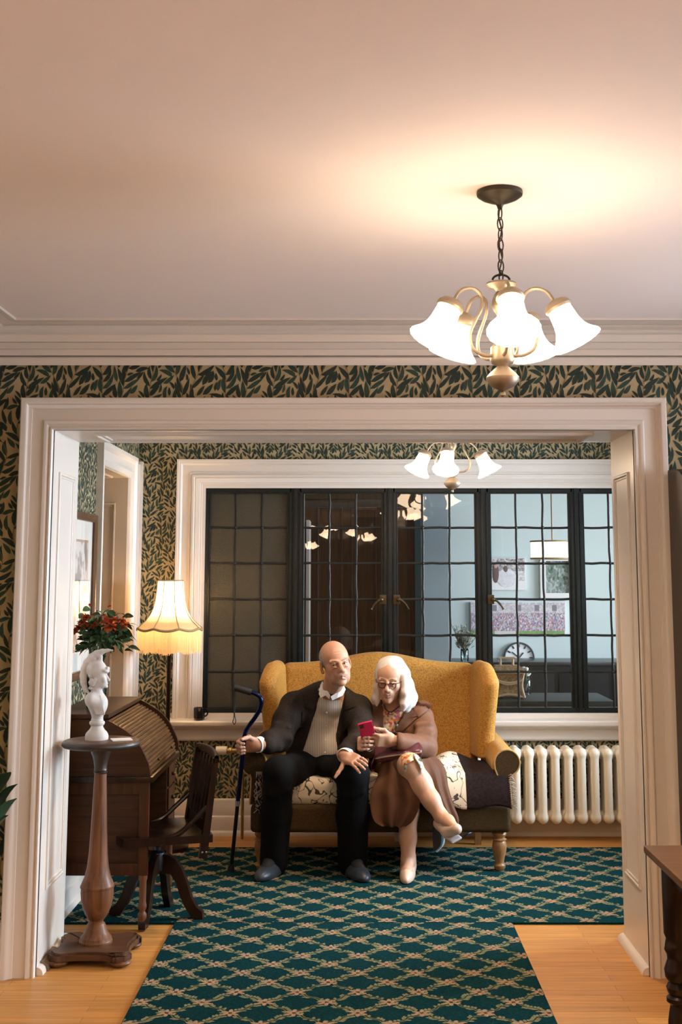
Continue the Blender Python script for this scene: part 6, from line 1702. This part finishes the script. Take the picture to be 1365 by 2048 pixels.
# the phone in her hands
ph = thing('phone', tuple(PC), 'red phone held up in both hands by the grey-haired woman', 'phone')
Rp = Matrix.Rotation(math.radians(-14), 3, 'Y') @ Matrix.Rotation(math.radians(36), 3, 'X')
mb = MB(); mb.box((PC[0] - .037, PC[1] - .0055, PC[2] - .073), (PC[0] + .037, PC[1] + .0055, PC[2] + .073), bevel=.0052, rot=Rp, piv=PC); mb.build('case', M('red_phone_case', (.50, .012, .065), .3), ph)
mb = MB(); mb.box((PC[0] - .033, PC[1] + .0052, PC[2] - .069), (PC[0] + .033, PC[1] + .0062, PC[2] + .069), rot=Rp, piv=PC); mb.build('screen', M('phone_screen', (.02, .02, .025), .1), ph)
mb = MB(); mb.box((PC[0] - .031, PC[1] - .0072, PC[2] + .045), (PC[0] - .010, PC[1] - .005, PC[2] + .068), bevel=.003, rot=Rp, piv=PC); mb.build('camera_bump', M('dark_camera_bump', (.06, .004, .012), .25), ph)
# burgundy bag on her lap
BG = A(796, 1503, 6.60)
bag = thing('handbag', tuple(BG), 'flat burgundy leather bag lying on the lap of the grey-haired woman', 'bag')
m_burg = M('burgundy_leather', (.085, .014, .022), .38, var=.3, vscale=30, bump=.2, bscale=120)
S = SDF(BG - (.17, .12, .08), BG + (.17, .12, .08), .0045)
Rg = np.array(Matrix.Rotation(math.radians(-7), 3, 'Y') @ Matrix.Rotation(math.radians(16), 3, 'X'))
S.rbox(BG, (.122, .070, .022), .018, Rg, k=0).ell(BG + (.095, -.02, .014), (.03, .05, .016), Rg, k=.02)
S.build('bag_body', m_burg, bag)
mb = MB(); e0 = [BG + Rg @ np.array(p) for p in ((-.118, -.072, .008), (-.05, -.077, .014), (.05, -.077, .014), (.118, -.07, .008))]; mb.tube(smooth_curve(e0, 6), .0035, 6); mb.build('zip', M('zip_brass', (.4, .3, .2), .35, .8), bag)
mb = MB(); mb.tube(smooth_curve([BG + Rg @ np.array(p) for p in ((-.118, -.05, .01), (-.14, -.08, -.01), (-.145, -.075, -.05), (-.13, -.05, -.06))], 6), .0055, 8, flat=.5); mb.build('strap', m_burg, bag)
mb = MB(); mb.tube([A(738 + 9 * math.cos(t), 1494 + 9 * math.sin(t), 6.575 + .03 * math.sin(t + 1)) for t in np.linspace(0, 2 * PI, 20, endpoint=False)], .0026, 6, closed=True); mb.build('bracelet', M('silver', (.7, .7, .68), .25, .9), wo)
# ================================================================ THE ROOM SEEN THROUGH THE LEADED WINDOW
m_aqua = M('pale_aqua_paint', (0.54, 0.63, 0.62), rough=.8); m_dbrown = wood('dark_brown_panel', (.075, .036, .013), (.04, .018, .007), .4, axis=2); m_teal = M('dark_teal_paint', (.03, .07, .075), .5)
GW = 11.5
mb = MB(); mb.box((-2.4, GW, 0), (4.9, GW + .1, 3.0)); struct('wall_far', mb, m_aqua)
mb = MB(); mb.box((-2.4, 7.8, 2.9), (4.9, GW, 3.0)); struct('ceiling_far', mb, M('dim_ceiling', (.35, .42, .42), .8))
mb = MB(); xr_ = 4.8
for a, b in (((xr_, 7.8, 0), (xr_ + .1, 8.4, 3)), ((xr_, 10.9, 0), (xr_ + .1, GW, 3)), ((xr_, 8.4, 0), (xr_ + .1, 10.9, .7)), ((xr_, 8.4, 2.3), (xr_ + .1, 10.9, 3))): mb.box(a, b)
struct('wall_far_right', mb, m_aqua)
side_window('window_4', xr_ + .02, 8.4, 10.9, .7, 2.3)
area_light('daylight_far_room', (5.2, 9.65, 1.6), (1.5, 10.8, 1.3), 2.4, 1.6, 74, (.86, .94, 1.0))
# return wall and dark panelled partition to the left
xp0, xp1 = xat(626, 1150, 9.0), xat(830, 1150, 9.0)
mb = MB(); mb.box((-2.4, 7.8, 0), (-2.3, GW, 3.0)); struct('wall_far_left', mb, m_teal)
mb = MB(); mb.box((xp0 - .06, 9.0, 0), (xp1, 9.06, 2.32)); mb.box((xp0 - .06, 8.985, 2.06), (xp1, 9.07, 2.14))
for k in range(3):
    w = (xp1 - xp0) / 3
    panel_strips(mb, xp0 + w * k + .03, xp0 + w * (k + 1) - .03, .9, 2.0, lambda a, b, p: Vector((a, 9.0 - p, b))); panel_strips(mb, xp0 + w * k + .03, xp0 + w * (k + 1) - .03, .12, .8, lambda a, b, p: Vector((a, 9.0 - p, b)))
struct('wall_partition', mb, m_dbrown, True)
mb = MB(); mb.box((xp1, 8.96, 0), (xat(843, 1150, 9.0), 9.08, 2.9)); mb.box((-2.3, 9.0, 2.32), (xp1, 9.06, 2.9)); struct('trim_10', mb, m_teal)
mb = MB(); mb.box((xat(845, 1150, 10.3), 10.3, 0), (xat(897, 1150, 10.3), 10.4, 2.9)); struct('wall_return', mb, M('aqua_paint_shaded', (.36, .45, .48), .8))  # aqua wall in shadow, its shade put into a darker colour
dd = thing('open_door', (xp0 - .1, 8.9, 0), 'slim white door edge standing open behind the second window light', 'door')
mb = MB(); mb.box((xat(612, 1200, 8.7), 8.70, 0.001), (xat(619, 1200, 8.7), 8.98, zat(1040, 8.7)), bevel=.004); dleaf = mb.build('door_leaf', m_trim, dd); mb = MB(); mb.sphere((xat(616, 1200, 8.7), 8.69, .9), .014); mb.build('knob', m_brass, dleaf)
# pictures
def pic_mat(name, cols, scale, stretch=(1, 1, 1)):
    m = bpy.data.materials.new(name); m.use_nodes = True
    nt = m.node_tree; b = nt.nodes['Principled BSDF']; L = nt.links.new
    tc = nt.nodes.new('ShaderNodeTexCoord'); mp = nt.nodes.new('ShaderNodeMapping'); mp.inputs['Scale'].default_value = stretch; L(tc.outputs['Object'], mp.inputs[0])
    v = nt.nodes.new('ShaderNodeTexVoronoi'); v.feature = 'SMOOTH_F1'; v.inputs['Smoothness'].default_value = .35; v.inputs['Scale'].default_value = scale; L(mp.outputs[0], v.inputs[0])
    sp = nt.nodes.new('ShaderNodeSeparateColor'); L(v.outputs['Color'], sp.inputs[0])
    r = nt.nodes.new('ShaderNodeValToRGB'); r.color_ramp.interpolation = 'LINEAR'; e = r.color_ramp.elements
    e[0].position = 0; e[0].color = (*cols[0], 1); e[1].position = 1 / len(cols); e[1].color = (*cols[1], 1)
    for i in range(2, len(cols)): q = e.new(i / len(cols)); q.color = (*cols[i], 1)
    L(sp.outputs[0], r.inputs[0]); L(r.outputs[0], b.inputs['Base Color']); b.inputs['Roughness'].default_value = .6
    return m
def rect(mb, x0, y0, x1, y1, d, t, mi=0):
    p, q = at(x0, y1, d), at(x1, y0, d); mb.box((p.x, d - t, p.z), (q.x, d, q.z), mi)
D_ = GW - .002
cp = thing('canvas_print', tuple(at(1015, 1148, D_)), 'square canvas photo of figures in pale clothes on the aqua wall', 'picture')
mb = MB(); rect(mb, 981, 1116, 1050, 1180, D_, .03); can = mb.build('canvas', M('canvas_white', (.75, .74, .73), .8), cp, smooth=False)
mb = MB(); rect(mb, 982, 1117, 1049.5, 1142, D_ - .03, .001, 1); rect(mb, 982, 1142, 1049.5, 1162, D_ - .03, .001, 2); mb.sphere(at(1014, 1156, D_ - .032), (.09, .002, .085), 14, 8, 3); mb.sphere(at(1012, 1138, D_ - .033), (.02, .002, .03), 10, 6, 4); mb.sphere(at(992, 1146, D_ - .033), (.03, .002, .09), 12, 8, 4); mb.sphere(at(992, 1132, D_ - .034), (.016, .002, .022), 10, 6, 5)
mb.build('picture_print', [m_trim, pic_mat('foliage_blur', ((.10, .09, .10), (.45, .42, .42), (.2, .18, .19), (.6, .55, .56)), 60), pic_mat('ground_blur', ((.6, .58, .57), (.4, .37, .36), (.7, .68, .67)), 60), M('pale_gown', (.72, .72, .75), .7, var=.2, vscale=30), M('dark_suit', (.12, .08, .07), .7), M('blur_skin', (.5, .33, .25), .7)], can, smooth=False)
fp = thing('framed_photo', tuple(at(1112, 1160, D_)), 'white-framed photo of green foliage on the aqua wall behind the hanging lamp', 'picture')
mb = MB()
for a in ((1081, 1112, 1146, 1122), (1081, 1186, 1146, 1198), (1081, 1122, 1091, 1186), (1138, 1122, 1146, 1186)): rect(mb, *a, D_, .035)
mb.build('frame', M('white_frame', (.72, .72, .70), .5, bump=.3, bscale=60), fp, smooth=False)
mb = MB(); rect(mb, 1090, 1121, 1139, 1187, D_, .012); mb.build('photo', pic_mat('green_foliage', ((.02, .05, .04), (.12, .22, .16), (.25, .25, .28), (.05, .12, .06), (.35, .4, .38)), 55, (1, 1, .6)), fp, smooth=False)
gp = thing('panoramic_print', tuple(at(1036, 1238, D_)), 'wide crowd photo hung low on the aqua wall below the two smaller pictures', 'picture')
mb = MB(); rect(mb, 942, 1204, 1131, 1270, D_, .03); can = mb.build('canvas', M('canvas_white', (.75, .74, .73), .8), gp, smooth=False)
mb = MB(); rect(mb, 943, 1205, 1130, 1228, D_ - .03, .001, 0); rect(mb, 943, 1226, 1130, 1262, D_ - .03, .0015, 1); rect(mb, 943, 1260, 1130, 1269, D_ - .03, .001, 2); rect(mb, 990, 1262, 1032, 1269, D_ - .031, .001, 3)
for x in (985, 1034, 1070, 1105): rect(mb, x, 1210, x + 9, 1222, D_ - .031, .001, 4)
mb.build('picture_print', [pic_mat('stone_blur', ((.52, .48, .50), (.40, .37, .42), (.62, .58, .58)), 75), pic_mat('crowd_blur', ((.65, .62, .63), (.12, .12, .18), (.45, .28, .22), (.10, .22, .45), (.55, .10, .12), (.72, .70, .72), (.30, .20, .18), (.45, .52, .62)), 110, (1, 1, .6)), M('lawn_blur', (.22, .36, .12), .8, var=.3, vscale=40), M('pale_path', (.6, .57, .53), .8), M('window_blur', (.2, .19, .22), .8)], can, smooth=False)
# pendant lamp
PDD = 10.0; pc = at(1101, 1100, PDD)
pn = thing('pendant_lamp', (pc.x, PDD, 2.9), 'lit drum pendant lamp hanging in the aqua room behind the window', 'lamp')
w_ = (at(1140, 1100, PDD).x - at(1063, 1100, PDD).x) / 2; zt_, zb2 = zat(1083, PDD), zat(1117, PDD)
mb = MB(); mb.lathe([(w_, zb2), (w_, zt_)], (pc.x, PDD, 0), 48, cap=False); mb.build('drum_shade', glow_mat('lit_drum_shade', (1, .84, .62), .42), pn)
mb = MB()
for z in (zb2, zt_): mb.tube([(pc.x + w_ * math.cos(t), PDD + w_ * math.sin(t), z) for t in np.linspace(0, 2 * PI, 40, endpoint=False)], .007, 6, closed=True)
mb.build('rim', m_braid, pn); mb = MB(); mb.tube([(pc.x + .02, PDD, zt_ - .02), (pc.x + .02, PDD, 2.89)], .008, 8); mb.lathe([(.05, 2.86), (.06, 2.899)], (pc.x + .02, PDD, 0), 16); mb.build('rod', m_cnickel, pn)
# dark sideboard, wall clock, table with wicker box
sbx0, sbx1 = xat(895, 1322, 10.9), xat(1330, 1322, 10.9); sbz = zat(1324, 10.9)
m_sbk = M('black_lacquer', (.004, .004, .0045), .5, spec=.15)
sb = thing('sideboard', ((sbx0 + sbx1) / 2, 11.1, 0), 'long black sideboard along the aqua wall under the clock', 'cabinet')
mb = MB(); mb.box((sbx0, 10.9, .08), (sbx1, 11.4, sbz - .03), bevel=.005); mb.build('body', m_sbk, sb); mb = MB(); mb.box((sbx0 - .02, 10.88, sbz - .03), (sbx1 + .02, 11.42, sbz), bevel=.005); mb.build('top', M('black_gloss', (.008, .008, .009), .3, spec=.3), sb)
for k in range(4):
    w = (sbx1 - sbx0) / 4; mb = MB(); mb.box((sbx0 + w * k + .02, 10.885, .14), (sbx0 + w * (k + 1) - .02, 10.9, sbz - .07), bevel=.004); mb.sphere((sbx0 + w * (k + .5), 10.878, sbz - .2), .014); mb.build('door', m_sbk, sb)
for k in range(4):
    mb = MB(); mb.box((sbx0 + .03 + (k % 2) * (sbx1 - sbx0 - .12), 10.92 + (k // 2) * .4, .001), (sbx0 + .09 + (k % 2) * (sbx1 - sbx0 - .12), 10.98 + (k // 2) * .4, .08)); mb.build('foot', m_black, sb)
cx = at(1041, 1323, 11.42); cr_ = (at(1072, 1325, 11.42).x - at(1010, 1325, 11.42).x) / 2; cxz = max(cx.z, sbz + cr_ * .98 * 0)
ck = thing('wall_clock', (cx.x, 11.45, cxz), 'round white clock with a dark rim on the aqua wall half hidden by the sideboard', 'clock')
mb = MB(); mb.lathe([(cr_ * .9, .0), (cr_, .004), (cr_, .03), (cr_ * .95, .04), (cr_ * .9, .03)], (cx.x, 11.497, cxz), 48, axis=(0, -1, 0), cap=False); mb.build('rim', M('dark_grey_rim', (.07, .09, .10), .4), ck)
mb = MB(); mb.lathe([(0, .02), (cr_ * .92, .02)], (cx.x, 11.497, cxz), 48, axis=(0, -1, 0), cap=False); mb.build('dial', M('white_dial', (.78, .78, .78), .5), ck)
mb = MB()
for k in range(12):
    a = 2 * PI * k / 12; p = Vector((cx.x + cr_ * .76 * math.sin(a), 11.474, cxz + cr_ * .76 * math.cos(a))); mb.box(p - Vector((.006, .001, .014)), p + Vector((.006, .001, .014)), rot=Matrix.Rotation(a, 3, 'Y'))
mb.build('hour_marks', m_black, ck, smooth=False)
mb = MB(); mb.box((cx.x - .004, 11.470, cxz), (cx.x + .004, 11.473, cxz + cr_ * .6), rot=Matrix.Rotation(-.9, 3, 'Y'), piv=(cx.x, 11.47, cxz)); mb.box((cx.x - .005, 11.470, cxz), (cx.x + .005, 11.473, cxz + cr_ * .42), rot=Matrix.Rotation(.7, 3, 'Y'), piv=(cx.x, 11.47, cxz)); mb.build('hands', m_black, ck, smooth=False)
tz_ = zat(1393, 9.3); tx0, tx1 = xat(930, 1395, 9.3), xat(1222, 1400, 9.1)
dt = thing('dining_table', ((tx0 + tx1) / 2, 9.3, 0), 'dark dining table with a dull grey top holding the wicker box', 'table')
mb = MB(); mb.box((tx0, 8.95, tz_ - .035), (tx1, 9.6, tz_), bevel=.006); mb.build('table_top', M('grey_table_top', (.035, .042, .04), .55, spec=.25, var=.3, vscale=6), dt)
mb = MB(); mb.box((tx0 + .06, 9.0, tz_ - .13), (tx1 - .06, 9.55, tz_ - .035)); mb.build('apron', m_ebony, dt)
for x in (tx0 + .08, tx1 - .08):
    for d in (9.02, 9.53): mb = MB(); mb.box((x - .035, d - .03, .001), (x + .035, d + .03, tz_ - .036), bevel=.006); mb.build('leg', m_ebony, dt)
# wicker box
WBD = 9.12; b0, b1 = at(986, 1396, WBD), at(1051, 1396, WBD); m_wick = M('wicker_weave', (.52, .34, .16), .7, col2=(.26, .14, .05), vscale=70, stretch=(1, 1, 1.6), bump=.8, bscale=90); m_cane = M('pale_cane', (.62, .46, .27), .6)
wbz0, wbz1 = tz_ + .001, zat(1345, WBD); cxw = (b0.x + b1.x) / 2; hw = (b1.x - b0.x) / 2
wb = thing('wicker_box', (cxw, WBD + .1, wbz0), 'pale wicker box with a handled lid and looped trim on the dark table', 'basket')
mb = MB()
def wbp(u, v):
    w = hw * (.80 + .12 * (2 * v - 1) ** 2 + .04 * v); a = [(-w, -.1), (w, -.1), (w, .1), (-w, .1)]; k = int(u * 4) % 4; t = u * 4 - int(u * 4); p, q = a[k], a[(k + 1) % 4]
    return Vector((cxw + p[0] * (1 - t) + q[0] * t, WBD + .1 + (p[1] * (1 - t) + q[1] * t) * (w / hw) * 1.1, wbz0 + .012 + (wbz1 - wbz0 - .012) * v))
mb.grid(wbp, 40, 12, close_u=True); mb.build('basket_body', m_wick, wb)
mb = MB(); ltz = zat(1335, WBD); w1, w2 = hw * 1.0, hw * .74
vs_ = [(cxw + sx * w, WBD + .1 + sy * w * .62, z) for z, w in ((wbz1, w1), (wbz1 + .012, w1), (ltz + .01, w2)) for sx, sy in ((-1, -1), (1, -1), (1, 1), (-1, 1))]
mb.add(vs_, [(k * 4 + i, k * 4 + (i + 1) % 4, k * 4 + 4 + (i + 1) % 4, k * 4 + 4 + i) for k in range(2) for i in range(4)] + [(8, 9, 10, 11), (3, 2, 1, 0)]); lid = mb.build('lid', m_wick, wb, smooth=False)
mb = MB(); hz = ltz + .01; mb.tube([(cxw - .045, WBD + .1, hz), (cxw - .045, WBD + .1, hz + .05), (cxw - .06, WBD + .1, hz + .05), (cxw + .06, WBD + .1, hz + .05), (cxw + .045, WBD + .1, hz + .05), (cxw + .045, WBD + .1, hz)], .009, 8); mb.build('handle', m_cane, lid)
mb = MB(); fy = WBD + .1 - hw * .98 * .62 - .05
for r0 in (.66, .82): mb.tube([(cxw + hw * .86 * math.cos(t), WBD - .016, wbz1 - .02 - (wbz1 - wbz0) * .42 * r0 * math.sin(t)) for t in np.linspace(0, PI, 17)], .007, 6)
for s in (-1, 1): mb.tube(smooth_curve([(cxw + s * hw * .93, WBD - .012, wbz1), (cxw + s * hw * .80, WBD - .008, (wbz0 + wbz1) / 2), (cxw + s * hw * .95, WBD - .014, wbz0 + .008)], 6), .009, 6)
mb.tube([(cxw - hw * .95, WBD - .014, wbz1), (cxw + hw * .95, WBD - .014, wbz1)], .009, 6); mb.tube(smooth_curve([(cxw - hw * .95, WBD - .014, wbz0 + .01), (cxw, WBD - .01, wbz0 + .03), (cxw + hw * .95, WBD - .014, wbz0 + .01)], 6), .009, 6); mb.build('cane_trim', m_cane, wb)
# flowers behind the box and the dried grasses further left
for nm, px_, py_, d, lab, n, spread, cols in (('white_flowers', 1052, 1336, 9.45, 'small white flowers in a jar just behind the wicker box', 16, .05, ((.75, .75, .70), (.10, .16, .08))), ('dried_grasses', 930, 1322, 11.0, 'jar of dried grasses on the sideboard left of the settee wing', 34, .13, ((.38, .36, .28), (.16, .20, .15)))):
    base = at(px_, py_, d); base.z = (tz_ if d < 10 else sbz) + .001
    t_ = thing(nm, tuple(base), lab, 'flowers'); mb = MB(); hj = .10
    mb.lathe([(.03, base.z), (.035, base.z + .01), (.035, base.z + hj), (.028, base.z + hj + .01), (.025, base.z + hj), (0, base.z + .02)], base * 1 - Vector((0, 0, base.z)), 16); mb.build('jar', glass_mat('jar_glass', (.75, .85, .85)), t_)
    st, bl = MB(), MB(); rr = random.Random(n)
    for k in range(n):
        a = rr.uniform(0, 2 * PI); top_ = base + Vector((spread * rr.random() * math.cos(a), spread * rr.random() * math.sin(a), hj + (.09 if d < 10 else .22) * rr.uniform(.4, 1.0)))
        st.tube([base + Vector((0, 0, hj * .3)), base + Vector((.02 * math.cos(a), .02 * math.sin(a), hj)), top_], .003, 5)
        if d < 10: bl.sphere(top_, (.018, .018, .014), 8, 6)
        else:
            for q in range(5): leaf3(bl, base.lerp(top_, .5 + .1 * q), Vector((math.cos(a + q), math.sin(a + q), .8)), .05, .014, 0, .2)
    st.build('stems', M(nm + '_stem', cols[1], .8), t_); bl.build('blossoms' if d < 10 else 'seed_heads', M(nm + '_bloom', cols[0], .8), t_, angle=180, fix=False)
